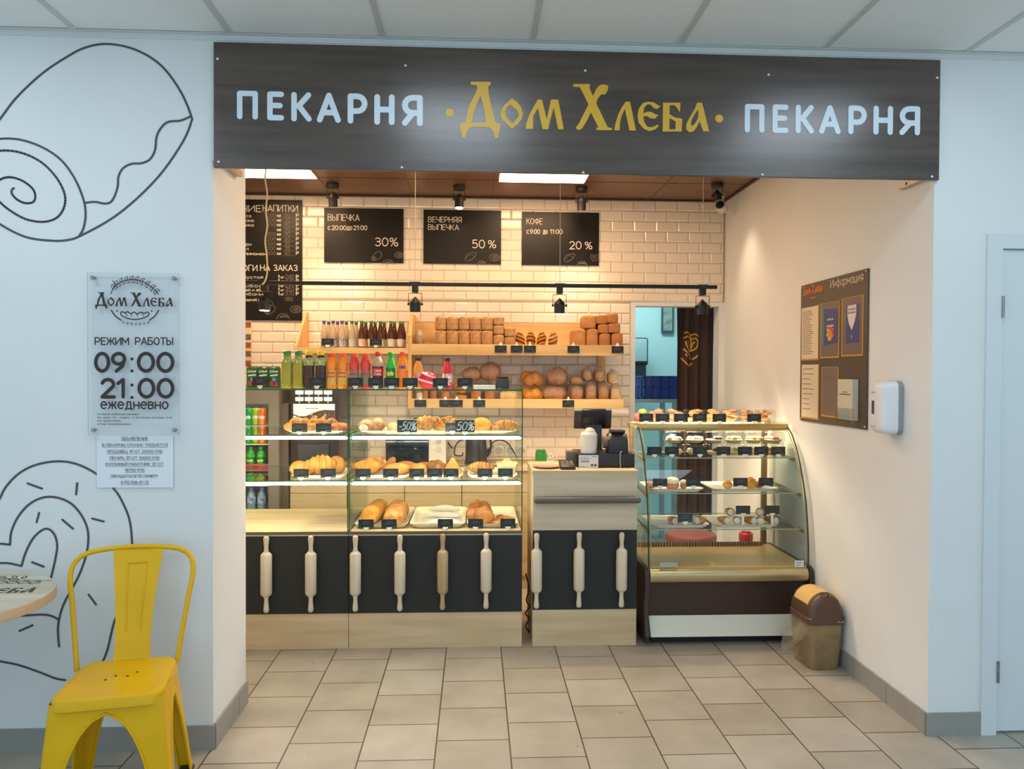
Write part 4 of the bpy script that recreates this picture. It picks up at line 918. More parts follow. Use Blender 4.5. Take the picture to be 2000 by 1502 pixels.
# bread rack: two shelves
rx0, rx1 = PX(803, YR, 740), PX(1217, YR, 740)
zu0, zu1 = PZ(694, YR, 1000), PZ(673, YR, 1000); zl0, zl1 = PZ(797, YR, 1000), PZ(779, YR, 1000)
t = thing('bread_rack', 'two-tier pine bread rack on the tiled wall', 'shelf', ((rx0+rx1)/2, yb_-.17, zl0))
for z0, z1 in ((zu0, zu1), (zl0, zl1)):
    MB().box(rx0+.004, rx1, YR, yb_-.013, z0+.03, z0+.046).build('shelf_board', pine, t)
    MB().box(rx0+.004, rx1, YR-.02, YR-.0005, z0, z1).build('front_rail', pine, t)
    MB().box(rx0+.004, rx1, yb_-.012, yb_, z0+.03, z0+(.25 if z0 == zu0 else .1)).build('back_board', pine, t)
ztop = PZ(612, YR+.1, 803)
MB().prism([(YR-.02, zl0-.004), (yb_, zl0-.004), (yb_, ztop), (YR+.12, ztop), (YR-.02, zu1+.06)], lambda a, b: Vector((rx0-.02, a, b)), lambda a, b: Vector((rx0+.0035, a, b))).build('side_panel', pine_z, t)
MB().box(PX(1166, yb_, 700), PX(1181, yb_, 700), yb_-.03, yb_-.0125, zl0+.1, zu0+.028).build('support_block', pine_z, t)
ZU, ZL = zu0+.0465, zl0+.0465
tag_row([(978,680),(1009,681),(1035,681),(1120,680),(1206,684)], 680, YR-.024, zu1-.004, 'clipped to the upper bread shelf', True)
tag_row([(821,784),(870,781),(892,783),(936,786),(1110,783)], 783, YR-.024, zl1-.004, 'clipped to the lower bread shelf', True)
tag_row([640, 734], 676, YR-.02, zs1+.0042, 'on the front of the small bottle shelf')
# small bottles, two rows of nine
bs = [(.018,0),(.0235,.005),(.0235,.04),(.0225,.075),(.024,.1),(.0235,.125),(.015,.165),(.0105,.185),(.0105,.195)]
kinds = [((196,172,140),(64,74,150),(58,64,140)), ((196,172,140),(64,74,150),(70,58,140)), ((196,172,140),(70,70,140),(62,62,140)), ((186,168,132),(34,108,70),(150,150,116)),
         ((84,44,28),(40,120,62),(222,130,48)), ((84,44,28),(40,120,62),(140,170,60)), ((84,44,28),(40,120,62),(140,170,60)), ((78,40,28),(60,120,60),(206,178,150)), ((78,40,28),(60,120,60),(206,178,150))]
us = [633, 650.5, 668, 687.5, 706.5, 725, 743, 763.5, 782]
ys0 = YR+.035
for i, (u, (c_, cc, cl)) in enumerate(zip(us, kinds)):
    nm = 'clear' if i < 4 else 'dark'
    t = bottle('lemonade_bottle', '%s bottle from the left in the front row of the small bottle shelf' % ORD[i], (PX(u, ys0, 660), ys0, zs0+.0182), 'small bottles on the wall shelf', bs,
        liq('small_%d' % c_[0], c_), mat('scap%d%d' % (cc[0], cc[2]), cc, .4), .0125, .014, mat('slabel%d%d' % (cl[0], cl[1]), cl, .4, var=(70, .3), c2=(226, 220, 206)), (.03, .085), seg=14)
    x2 = PX(u, ys0, 660)+.016
    dup(t, (x2 if i < 8 else x2-.008, ys0+.085, zs0+.0182), 0, '%s bottle from the left in the back row of the small bottle shelf' % ORD[i])
# ================================================================== BREAD
crust = lambda n, c, c2, s=18, r=.55: mat(n, c, r, var=(s, .3), c2=c2, bump=(60, .25))
rye = crust('rye_crust', (190, 146, 96), (154, 108, 64), 30); gold_b = crust('golden_crust', (204, 148, 88), (170, 110, 58), 9); tan_b = crust('tan_crust', (190, 128, 72), (162, 98, 50), 9)
dark_b = crust('dark_crust', (184, 124, 80), (146, 90, 54), 14); yel = crust('butter_crust', (226, 168, 74), (196, 122, 40), 10); pale_d = crust('pale_dough', (232, 206, 156), (214, 176, 116), 14)
sug = mat('sugar_white', (216, 208, 198), .7, bump=(90, .3)); flake = crust('flaky_crust', (214, 160, 84), (170, 104, 44), 26); choc_b = crust('chocolate_glaze', (128, 72, 38), (96, 50, 28), 12, .35)
bagm = film('bread_bag', (226, 208, 190), .28)
def loaf_mesh(w_, d_, h_, crown=.012):
    def fn(v):
        k = v.copy(); a = (v.x/(w_/2)); e = 1-.05*max(0, -v.z/(h_/2))
        k.x *= e; k.z += crown*max(0, 1-a*a)*(1 if v.z > 0 else 0); k.y -= .01*(1-a*a)*(1 if v.y < 0 else 0)
        return k
    return MB().rbox((0, 0, h_/2), (w_, d_, h_), min(w_, h_)*.15, 3, fn=fn, cuts=2)
def loaves(name, lst, y, m, grp, where, d_=.19, cat='bread'):
    for u0, u1, v0, v1, lab, zb in lst:
        w_ = (u1-u0)/FPX*y*1.0; h_ = (v1-v0)/FPX*y
        o = loaf_mesh(w_, d_, h_*.93, h_*.07).build(name, m)
        o.location = (PX((u0+u1)/2, y, (v0+v1)/2), y+d_/2, zb); tag(o, lab, cat, grp)
yl = 5.40
g1 = 'brick loaves on the upper bread shelf'
cols_ = [(849.5,872),(872,896),(896,917.5),(917.5,940),(940,963.5)]
lst = []
for i, (a, b) in enumerate(cols_):
    h1 = 36/FPX*yl
    lst.append((a, b, 637, 673, '%s brown brick loaf from the left in the bottom row of the upper shelf' % ORD[i], ZU))
    lst.append((a, b, 610, 637, '%s brown brick loaf from the left in the top row of the upper shelf' % ORD[i], ZU+h1))
h1 = 28/FPX*yl; h2 = 18/FPX*yl
for (v0, v1, z, n) in ((645, 673, ZU, 'bottom'), (627, 645, ZU+h1, 'middle'), (610, 627, ZU+h1+h2, 'top')): lst.append((963.5, 985, v0, v1, n+' of three short brown loaves stacked right of the brick loaves', z))
lst.append((985, 1007, 649, 673, 'lower of two short brown loaves beside the braided buns', ZU)); lst.append((985, 1007, 631, 649, 'upper of two short brown loaves beside the braided buns', ZU+24/FPX*yl))
loaves('brick_loaf', lst, yl, rye, g1, '')
g2 = 'golden loaves at the right of the upper bread shelf'
k = 1/FPX*yl
loaves('tin_loaf', [(1118,1145,632,673,'tall golden loaf at the left of the golden loaf pile', ZU), (1145,1169,632,673,'tall golden loaf at the bottom, second from the left of the pile', ZU), (1139,1165,605,632,'tall golden loaf lying on the second column of the pile', ZU+41*k)], yl, gold_b, g2, '')
loaves('tin_loaf', [(1170,1193,641,673,'bottom tan loaf in the third column of the golden loaf pile', ZU), (1168,1190,623,641,'middle tan loaf in the third column of the golden loaf pile', ZU+32*k), (1164,1187,605,623,'top tan loaf in the third column of the golden loaf pile', ZU+50*k),
   (1194,1217,640,673,'bottom tan loaf in the rightmost column of the golden loaf pile', ZU), (1188,1212,621,640,'middle tan loaf in the rightmost column of the golden loaf pile', ZU+33*k), (1184,1208,602,621,'top tan loaf in the rightmost column of the golden loaf pile', ZU+52*k)], yl, tan_b, g2, '')
# wrapped round loaf at the left end
p = thing('wrapped_loaf', 'arched wrapped loaf at the left end of the upper bread shelf', 'bread', (PX(819, 5.45, 655), 5.45, ZU))
MB().blob((0, 0, .062), (.038, .05, .07), 18, 12, flat=.9).build('loaf', crust('wrapped_crust', (176, 128, 84), (110, 66, 40), 30), p, world=False)
MB().blob((0, 0, .064), (.042, .054, .073), 18, 12, flat=.9).build('bag', film('loaf_bag', (226, 210, 190), .3), p, world=False)
# braided buns
def braid(L_, r, n, m1, m2, lean=0):
    a = MB()
    for i in range(n):
        f_ = (i+.5)/n; s_ = math.sin(PI*(.12+.76*f_))
        T = Matrix.Translation((0, 0, L_*f_)) @ Matrix.Rotation(R(24), 4, 'Y')
        a.blob((0, 0, .012), (r*s_, r*.85*s_, L_/n*(.95 if i % 2 == 0 else .62)), 12, 8, T=T, mi=i % 2)
    lo = min(v.z for v in a.v); a.v = [v-Vector((0, 0, lo-.0004)) for v in a.v]
    return a
bproto = None
for i, (u, h_) in enumerate(((1015, 31), (1037, 31), (1059, 31), (1081.5, 29))):
    lb = '%s braided bun with chocolate stripes from the left on the upper shelf' % ORD[i]
    loc = (PX(u, 5.42, 658), 5.44, ZU)
    if not bproto: bproto = tag(braid(.115, .042, 9, None, None).build('braided_bun', [yel, choc_b]), lb, 'bun', 'braided buns on the upper shelf'); bproto.location = loc
    else: dup(bproto, loc, R(i*70), lb)
# lower shelf: wrapped breads
def bagged(u, v, w_px, h_px, m, label, y=5.42, shape='round', bag=True, zb=None, name='wrapped_loaf', grp='wrapped breads on the lower bread shelf', dy=.09):
    w_, h_ = w_px/FPX*y, h_px/FPX*y
    t = thing(name, label, 'bread', (PX(u, y, v), y+dy, ZL if zb is None else zb), 0, grp)
    b = MB()
    if shape == 'round':
        nl = 7
        b.blob((0, 0, h_*.46), (w_*.46, dy*.9, h_*.5), 22, 12, fn=lambda th, ph: 1+.09*math.cos(nl*th)*math.sin(ph), flat=.9)
    elif shape == 'loaf': b.rbox((0, 0, h_*.42), (w_*.8, dy*1.5, h_*.8), min(w_, h_)*.28, 3, cuts=1)
    elif shape == 'knot':
        for i in range(6):
            a = i*PI/3; b.blob((w_*.24*math.cos(a), dy*.4*math.sin(a), h_*(.42+.12*(i % 2))), (w_*.27, dy*.55, h_*.4), 12, 8, flat=.95)
    b.build('loaf', m, t, world=False)
    if bag:
        rnd = [random.uniform(.92, 1.1) for _ in range(11)]
        MB().blob((0, 0, h_*.5), (w_*.5, dy, h_*.53), 22, 12, fn=lambda th, ph: 1+.05*math.sin(5*th+rnd[0]*9)*math.sin(3*ph)+.05*math.sin(9*th+7*ph), flat=.94).build('bag', bagm, t, world=False)
    return t
kk = 1/FPX*5.42
bagged(1041, 765, 46, 28, yel, 'golden braided round loaf in the bottom row beside the display case corner', shape='knot', bag=False, name='round_loaf')
bagged(1041, 737, 46, 34, gold_b, 'golden braided round loaf lying on another one', shape='knot', bag=False, zb=ZL+28*kk, name='round_loaf')
bagged(1085, 763, 54, 31, tan_b, 'round wrapped loaf at the bottom beside the golden braided loaves', shape='round')
bagged(1090, 730, 46, 36, dark_b, 'dark brown wrapped loaf on top of the round wrapped loaf', shape='round', zb=ZL+31*kk)
bagged(1129, 762, 30, 34, tan_b, 'wrapped brown loaf, leftmost of four in the bottom row at right', shape='loaf')
bagged(1128, 738, 28, 18, rye, 'wrapped loaf on top of the leftmost of the four at right', shape='loaf', zb=ZL+33*kk)
bagged(1157, 758, 26, 40, rye, 'wrapped brown loaf, second of four in the bottom row at right', shape='loaf')
bagged(1149, 725, 22, 28, rye, 'wrapped loaf on top of the second of the four at right', shape='loaf', zb=ZL+40*kk)
bagged(1181, 760, 26, 38, tan_b, 'wrapped brown loaf, third of four in the bottom row at right', shape='loaf')
bagged(1174, 728, 24, 30, rye, 'wrapped loaf on top of the third of the four at right', shape='loaf', zb=ZL+38*kk)
bagged(1205, 762, 24, 34, pale_d, 'pale wrapped loaf at the right end of the lower bread shelf', shape='loaf')
bagged(1200, 730, 22, 28, pale_d, 'pale wrapped loaf on top of the one at the right end', shape='loaf', zb=ZL+34*kk)
bagged(846, 722, 17, 62, dark_b, 'tall dark brown loaf standing behind the red juice bottle', shape='loaf', bag=False, name='tall_loaf')
bagged(830, 735, 15, 42, tan_b, 'brown loaf behind the small orange juice bottle', shape='loaf', bag=False, name='tall_loaf')
bagged(900, 742, 34, 30, yel, 'golden sesame loaf behind the drinks at the lower shelf\'s left', shape='round', bag=False, name='round_loaf', zb=ZL+.05)
bagged(900, 772, 30, 14, tan_b, 'small brown loaf under the golden sesame loaf', shape='loaf', bag=False, name='tall_loaf')
bagged(930, 758, 26, 40, tan_b, 'brown loaf left under the wrapped loaf pile', shape='loaf', bag=False, name='tall_loaf')
bagged(957, 758, 26, 40, tan_b, 'brown loaf right under the wrapped loaf pile', shape='loaf', bag=False, name='tall_loaf')
bagged(922, 724, 44, 26, dark_b, 'wrapped brown loaf lying left on the pile behind the drinks', shape='round', zb=ZL+40*kk)
bagged(958, 722, 44, 36, dark_b, 'wrapped brown loaf lying right on the pile behind the drinks', shape='round', zb=ZL+40*kk)
bagged(994, 768, 44, 24, pale_d, 'pale loaf seen through the display glass beside its right edge', shape='loaf', bag=False, name='tall_loaf')
bagged(870, 768, 22, 24, tan_b, 'brown loaf behind the red juice bottle, low on the lower shelf', shape='loaf', bag=False, name='tall_loaf')
bagged(819, 770, 18, 20, sug, 'white floured roll at the left end of the lower bread shelf', shape='loaf', bag=False, name='tall_loaf')
# ================================================================== PASTRY IN THE DISPLAY CASES
tray_w = mat('tray_white', (236, 226, 204), .35); tray_c = film('tray_clear', (226, 214, 180), .45)
def tray(label, x0, x1, y0, y1, z, m=tray_w, h=.022, grp='serving trays in the display cases'):
    z += .0012
    t = thing('serving_tray', label, 'tray', ((x0+x1)/2, (y0+y1)/2, z), 0, grp)
    cx_, cy_, hx, hy = (x0+x1)/2, (y0+y1)/2, (x1-x0)/2, (y1-y0)/2
    rr = min(hx, hy)*.22
    MB().loft([rrect(cx_, cy_, hx*.86, hy*.9, rr, z), rrect(cx_, cy_, hx, hy, rr, z+h), rrect(cx_, cy_, hx-.006, hy-.006, rr, z+h-.002), rrect(cx_, cy_, hx*.84, hy*.88, rr, z+.005)], cap0=True, cap1=True).build('tray_dish', m, t)
    return t
yt0, yt1 = YC+.075, YC+.5
def trays(us, z, y0, y1, labs, m=tray_w, h=.022):
    for (a, b), l in zip(us, labs): tray(l, PX(a, y0, 930)+.003, PX(b, y0, 930)-.003, y0, y1, z, m, h)
trays([(690, 797), (798, 910), (911, 1014)], ZD, YC+.07, YC+.62, ['white tray with two long golden rolls on the case deck', 'white tray with sugared horns in the middle of the case deck', 'white tray with a twisted loaf at the right of the case deck'], h=.028)
trays([(690, 800), (801, 905), (912, 1012)], ZS2, YC+.08, YC+.42, ['tray under the pasties at the left of the lower middle shelf', 'tray under the triangle pasties on the lower middle shelf', 'tray at the right end of the lower middle shelf'], h=.018)
trays([(693, 1012)], ZS1, YC+.08, YC+.4, ['long clear tray on the upper shelf of the middle case'], tray_c, .016)
trays([(566, 674)], ZS2, YC+.08, YC+.42, ['tray under the yellow buns in the left display case'], h=.018)
trays([(556, 674)], ZS1, YC+.08, YC+.4, ['clear tray under the cookie heap in the left display case'], tray_c, .016)
def croissant(m, c, L_, r, bend=.35, rz=0, n=26, ridges=5, mi=0, tilt=0):
    pts, rs = [], []
    for i in range(n+1):
        t_ = i/n; a = (t_-.5)*2
        pts.append((L_/2*a, bend*L_*a*a*.5, r*.0)); rs.append(max(r*.12, r*math.sin(PI*min(max(.06+.88*t_, 0), 1))**.75*(1+.1*math.sin(ridges*2*PI*t_))))
    T = Matrix.Translation(c) @ Matrix.Rotation(rz, 4, 'Z') @ Matrix.Rotation(tilt, 4, 'X')
    return m.tube(pts, rs, 12, mi, T=T)
def pastry(name, label, u, v, y, z, fn, mats, cat='pastry', grp='pastries in the display cases'):
    t = MB(); fn(t); lo = min(v.z for v in t.v); t.v = [v-Vector((0, 0, lo-.0004)) for v in t.v]; o = t.build(name, mats); o.location = (PX(u, y, v), y, z); return tag(o, label, cat, grp)
pz = .0064; kx_ = 1/FPX
def P(u, v, y, z, name, label, fn, mats, cat='pastry', grp='pastries in the display cases'): return pastry(name, label, u, v, y, z+pz, fn, mats, cat, grp)
# deck: rolls on trays
y1 = YC+.30
def longroll(m, w_=.1, L_=.36, r=.052):
    pts = [(0.03*i/8, -L_/2+L_*i/8, r*.95) for i in range(9)]; m.tube(pts, [r*.8, r, r*1.02, r, r*1.03, r, r*1.02, r, r*.8], 16)
P(727, 985, y1, ZD, 'strudel_roll', 'long smooth golden roll on the left deck tray', lambda m: longroll(m), [yel])
def nutroll(m):
    for i in range(7): m.blob((.012*math.sin(i*1.7), -.15+.05*i, .05), (.058, .036, .05), 14, 9, fn=lambda th, ph: 1+.06*math.sin(7*th+3*ph), flat=.92)
P(775, 985, y1, ZD, 'nut_roll', 'long bumpy nut-covered roll on the left deck tray', nutroll, [flake])
for i, (dy, w_) in enumerate(((-.085, .13), (.125, .125), (.34, .12))):
    P(870, 1000-16*i, YC+.24+dy, ZD, 'sugared_horn', '%s sugared horn from the front on the middle deck tray' % ORD[i], lambda m: croissant(m, (0, 0, .02), .19, .02, -.5, R(-6), ridges=0), [sug])
def twist(m):
    for i in range(6):
        s_ = 1-.05*i
        m.blob((.022*(-1)**i, -.13+.052*i, .05), (.06*s_, .04, .05), 14, 9, fn=lambda th, ph: 1+.07*math.sin(3*th+2*ph), flat=.9)
P(938, 982, y1, ZD, 'twisted_loaf', 'big twisted brown pastry loaf on the right deck tray', twist, [crust('twist_crust', (196, 128, 62), (140, 78, 34), 12)])
def cookies(m, n=6, sp_=.035, r=.024, seed=3):
    rd = random.Random(seed)
    for i in range(n): m.blob((rd.uniform(-sp_, sp_), rd.uniform(-sp_, sp_), r*.3+.004*(i % 3)), (r, r*.8, r*.5), 10, 6, fn=lambda th, ph: 1+.12*math.sin(5*th), flat=.8)
for i, (u, v, y) in enumerate(((975, 997, YC+.24), (990, 993, YC+.29), (978, 989, YC+.33), (1000, 998, YC+.25), (968, 1006, YC+.17))):
    P(u, v, y, ZD, 'cookie', '%s golden cookie on the right deck tray' % ORD[i], lambda m: m.blob((0, 0, .011), (.03, .026, .013), 14, 8, fn=lambda th, ph: 1+.1*math.sin(6*th), flat=.85), [flake], 'cookie')
# lower shelves (z2)
def bun(rx, ry, rz, m_): return lambda m: m.blob((0, 0, rz*.92), (rx, ry, rz), 18, 10, fn=lambda th, ph: 1+.03*math.sin(4*th+2*ph), flat=.92)
def pasty(L_, r, rz=0, ridges=7): return lambda m: croissant(m, (0, 0, r*.8), L_, r, .25, rz, ridges=ridges)
y2 = YC+.2
L2 = [(584, 915, .052, .05, .042, 'yellow bun at the left of the left case\'s lower shelf'), (604, 912, .04, .05, .045, 'yellow bun second from the left on the left case\'s lower shelf')]
for u, v, a, b, c_, l in L2: P(u, v, y2, ZS2, 'butter_bun', l, bun(a, b, c_, None), [yel], 'bun')
def bigcro(m):
    croissant(m, (0, 0, .055), .17, .055, .25, R(20), ridges=6)
P(628, 912, y2-.01, ZS2, 'large_croissant', 'large golden croissant on the left case\'s lower shelf', bigcro, [yel])
P(657, 915, y2+.07, ZS2, 'butter_bun', 'large yellow bun touching the glass divider in the left case', bun(.055, .05, .052, None), [yel], 'bun')
P(717, 915, y2, ZS2, 'crescent_pasty', 'crimped pasty at the left of the middle case\'s lower shelf', pasty(.16, .042, R(10), 9), [yel])
P(732, 905, y2+.12, ZS2, 'crescent_pasty', 'crimped pasty behind the first one on the middle case\'s lower shelf', pasty(.15, .046, R(-20), 9), [flake])
def leaner(m): croissant(m, (0, 0, .058), .13, .03, .1, R(35), tilt=0, ridges=0)
P(763, 903, y2+.09, ZS2, 'long_pie', 'long pie leaning up behind the others in front of the microwave', lambda m: m.tube([(-.035, 0, .02), (-.012, 0, .05), (.012, 0, .085), (.024, 0, .1)], [.012, .024, .024, .01], 12), [tan_b])
P(776, 917, y2, ZS2, 'long_pie', 'golden boat-shaped pie second from the left in front of the microwave', pasty(.16, .034, R(4), 0), [yel])
P(793, 908, y2+.1, ZS2, 'long_pie', 'brown boat-shaped pie behind the golden one', pasty(.14, .034, R(-6), 0), [tan_b])
P(818, 914, y2, ZS2, 'round_pie', 'round golden pie in the middle of the lower shelf', bun(.048, .045, .034, None), [yel])
P(829, 903, y2+.12, ZS2, 'long_pie', 'brown oval pie at the back of the lower shelf', lambda m: m.blob((0, 0, .05), (.056, .04, .03), 16, 9), [tan_b])
P(852, 907, y2+.06, ZS2, 'puff_pastry', 'bumpy brown puff pastry left of the triangle pasty', lambda m: [m.blob((.028*math.cos(a), .02*math.sin(a), .038+.012*(i % 2)), (.034, .034, .034), 12, 8, flat=.95) for i, a in enumerate([0, 1.3, 2.6, 3.9, 5.2])], [crust('olive_crust', (172, 120, 56), (126, 78, 34), 16)])
def tri(m):
    a = .058; pts = [(-a, .03), (a, .03), (a*.9, -.03), (-a*.9, -.03)]
    m.loft([[Vector((x*s, y*s_, z)) for x, y in pts] for s, s_, z in ((1, 1, 0), (1, 1, .012), (.55, .8, .06), (.12, .4, .098))], cap0=True, cap1=True, smooth=False)
P(884, 907, y2, ZS2, 'triangle_pasty', 'triangular golden pasty standing on the lower shelf', tri, [crust('tri_crust', (226, 164, 72), (206, 132, 50), 10)])
P(939, 917, y2, ZS2, 'flat_pie', 'flat golden pie left of the open box pastry', pasty(.15, .036, R(-8), 8), [flake])
def envelope(m):
    m.loft([rrect(0, 0, .046, .05, .012, 0), rrect(0, 0, .056, .055, .014, .05), rrect(0, 0, .062, .06, .012, .07), rrect(0, 0, .048, .046, .012, .066), rrect(0, 0, .03, .03, .01, .05)], cap0=True, cap1=True)
P(990, 911, y2, ZS2, 'open_pastry', 'open square pastry at the right end of the lower shelf', envelope, [pale_d])
P(990, 905, y2+.14, ZS2, 'butter_bun', 'pale bun behind the open square pastry', bun(.04, .04, .04, None), [pale_d], 'bun')
# upper shelves (z1)
y3 = YC+.19
rd = random.Random(5)
for i in range(11):
    u = 566+9*i+rd.uniform(-3, 3); lv = i % 2
    P(u, 835, y3+.05*lv, ZS1, 'oat_cookie', '%s lumpy oat cookie from the left in the left case\'s upper heap' % ORD[i], lambda m: m.blob((0, 0, .022+.014*lv), (.036, .03, .024+.012*lv), 12, 8, fn=lambda th, ph: 1+.12*math.sin(5*th+4*ph)+.06*math.sin(11*th), flat=.94), [flake], 'cookie', 'oat cookies in the left display case')
P(663, 838, y3, ZS1, 'jam_pastry', 'pastry with red jam crumbs beside the glass divider', lambda m: m.blob((0, 0, .022), (.058, .045, .026), 18, 9, fn=lambda th, ph: 1+.1*math.sin(9*th+5*ph), flat=.85), [crust('jam_top', (176, 62, 40), (206, 150, 88), 40)])
P(716, 834, y3, ZS1, 'cinnamon_roll', 'glazed brown cinnamon roll left in the wrapped pair', lambda m: m.blob((0, 0, .03), (.05, .045, .036), 20, 10, fn=lambda th, ph: 1+.07*math.sin(3*th+6*ph), flat=.85), [crust('cinnamon', (168, 100, 58), (216, 180, 140), 22)])
P(737, 833, y3+.03, ZS1, 'cinnamon_roll', 'glazed brown cinnamon roll right in the wrapped pair', lambda m: m.blob((0, 0, .034), (.045, .042, .04), 20, 10, fn=lambda th, ph: 1+.08*math.sin(4*th+6*ph), flat=.85), [crust('cinnamon', (168, 100, 58), (216, 180, 140), 22)])
t = P(710, 841, y3-.055, ZS1, 'white_sticker_bag', 'small white cat-faced paper bag end before the cinnamon rolls', lambda m: m.blob((0, 0, .018), (.026, .008, .022), 12, 8, flat=.9), [sug], 'bag')
P(768, 836, y3, ZS1, 'crumb_pastry', 'pale crumbly pastry left of the chalked -50% tag', bun(.035, .04, .026, None), [pale_d])
P(832, 832, y3, ZS1, 'apple_roll', 'golden puff roll right of the chalked -50% tag', lambda m: croissant(m, (0, 0, .038), .15, .042, .1, R(8), ridges=5), [flake])
def curly(m):
    for i in range(7):
        c0_ = (-.05+.018*i, .01*math.sin(i*2), .05+.01*math.cos(i*1.7)); rr = .022+.004*(i % 3)
        T = Matrix.Translation(c0_) @ Matrix.Rotation(i*.9, 4, 'Z') @ Matrix.Rotation(R(60), 4, 'X')
        m.tube([(rr*math.cos(s), rr*math.sin(s), 0) for s in [2*PI*j/14 for j in range(14)]], .006, 6, closed=True, T=T)
    m.blob((0, 0, .022), (.07, .04, .026), 16, 8, flat=.85)
P(868, 830, y3, ZS1, 'curly_pastry', 'pastry topped with curled golden dough strands', curly, [yel])
P(940, 831, y3, ZS1, 'domed_bun', 'smooth yellow domed bun right of the chalked 50% tag', lambda m: m.blob((0, 0, .03), (.06, .05, .05), 22, 12, flat=.6), [crust('dome_crust', (230, 168, 60), (214, 144, 44), 6)], 'bun')
P(966, 838, y3-.01, ZS1, 'nut_crescent', 'small brown crumbly pastry right of the domed bun', lambda m: m.blob((0, 0, .016), (.03, .03, .02), 12, 8, fn=lambda th, ph: 1+.12*math.sin(7*th+3*ph), flat=.8), [flake])
P(988, 834, y3, ZS1, 'nut_crescent', 'nut-sprinkled crescent at the right end of the upper shelf', lambda m: croissant(m, (0, 0, .03), .14, .032, .3, R(-6), ridges=8), [flake])
# ================================================================== PATISSERIE IN THE CURVED CASE
clear = glass('box_clear', (247, 248, 246), .9, .08, .03)
def clambox(label, u, v, y, z, w_, h_, fill_m, topping=None, grp='clear boxes in the pastry case', name='pastry_box'):
    t = thing(name, label, 'pastry box', (PX(u, y, v), y, z), 0, grp)
    MB().loft([rrect(0, 0, w_*.44, .05, .012, 0), rrect(0, 0, w_*.5, .055, .014, h_*.4), rrect(0, 0, w_*.5, .055, .014, h_*.46), rrect(0, 0, w_*.46, .05, .014, h_*.96), rrect(0, 0, w_*.42, .046, .012, h_)], cap0=True, cap1=True).build('lid', clear, t, world=False)
    f = MB().lathe([(0,.004),(w_*.3,.004),(w_*.45,h_*.32),(w_*.42,h_*.36),(0,h_*.38)], seg=18, sy=.048/(w_*.42))
    f.build('tart', pale_d, t, world=False)
    g = MB(); rd_ = random.Random(int(u))
    for i in range(9): g.blob((rd_.uniform(-.3, .3)*w_, rd_.uniform(-.03, .03), h_*.42), (w_*.15, .018, h_*.2), 10, 6)
    g.build('filling', fill_m, t, world=False)
    return t
ya = fy(FZ[0])+.17
tops = [('pale peach', (232,196,140)), ('white cream', (238,230,218)), ('dark berry', (80,36,60)), ('green kiwi', (190,190,120)), ('apricot', (232,180,104)), ('pink berry', (206,116,104))]
ha = .07
for i, (u, (nm, c_)) in enumerate(zip((1317, 1357, 1395, 1433, 1472, 1510), tops)):
    fm_ = mat('filling_'+nm.replace(' ', '_'), c_, .35, var=(60, .2))
    wq = 40/FPX*ya*.96
    clambox('boxed tart with %s topping, upper of its stack on the top fridge shelf' % nm, u, 858, ya, FZ[0]+ha+.002, wq, ha, fm_)
    clambox('boxed tart with %s topping, lower of its stack on the top fridge shelf' % nm, u, 880, ya, FZ[0]+.0008, wq, ha, fm_)
tag_row([1278, 1312, 1367, 1413, 1455, 1487, 1520], 878, fy(FZ[0])+.075, FZ[0], 'on the top shelf of the curved pastry case')
# top of the case: boxes of cookies
yo = 4.62
for i, (u, c_, nm) in enumerate(((1282,(204,166,132),'brown'), (1318,(208,172,124),'tan'), (1354,(220,176,112),'golden'), (1390,(232,180,90),'yellow'), (1428,(222,172,116),'orange'), (1462,(204,152,104),'caramel'), (1494,(212,166,120),'beige'))):
    t = thing('cookie_box', 'clear box of %s cookies, %s from the left on top of the pastry case' % (nm, ORD[i]), 'cookie box', (PX(u, yo, 800), yo, FT), 0, 'cookie boxes on top of the pastry case')
    w_ = 35/FPX*yo; h_ = .082
    MB().loft([rrect(0, 0, w_*.44, .055, .012, 0), rrect(0, 0, w_*.49, .06, .014, h_*.45), rrect(0, 0, w_*.45, .055, .014, h_*.95), rrect(0, 0, w_*.4, .05, .012, h_)], cap0=True, cap1=True).build('lid', clear, t, world=False)
    m = MB(); rd_ = random.Random(i)
    for k in range(9): m.blob((rd_.uniform(-.03, .03), rd_.uniform(-.035, .035), .016+.007*k), (.026, .022, .011), 10, 6, fn=lambda th, ph: 1+.13*math.cos(6*th))
    m.build('cookies', mat('cookie_'+nm, c_, .6, var=(40, .3), c2=(188, 130, 90)), t, world=False)
tag_row([1262, 1294, 1330, 1367, 1405, 1473], 806, 4.51, FT, 'on top of the curved pastry case')
t = thing('candy_pack', 'pink and yellow wrapped candy at the left end on top of the pastry case', 'candy', (PX(1250, yo+.05, 800), yo+.05, FT))
MB().blob((-.012, 0, .03), (.03, .03, .03), 14, 9, flat=.95).build('pink_wrapper', mat('candy_pink', (214, 110, 112), .3), t, world=False)
MB().blob((.018, .0, .062), (.028, .025, .02), 14, 9, fn=lambda th, ph: 1+.15*math.sin(5*th)).build('yellow_wrapper', mat('candy_yellow', (206, 200, 96), .3, var=(50, .3), c2=(120, 160, 80)), t, world=False)
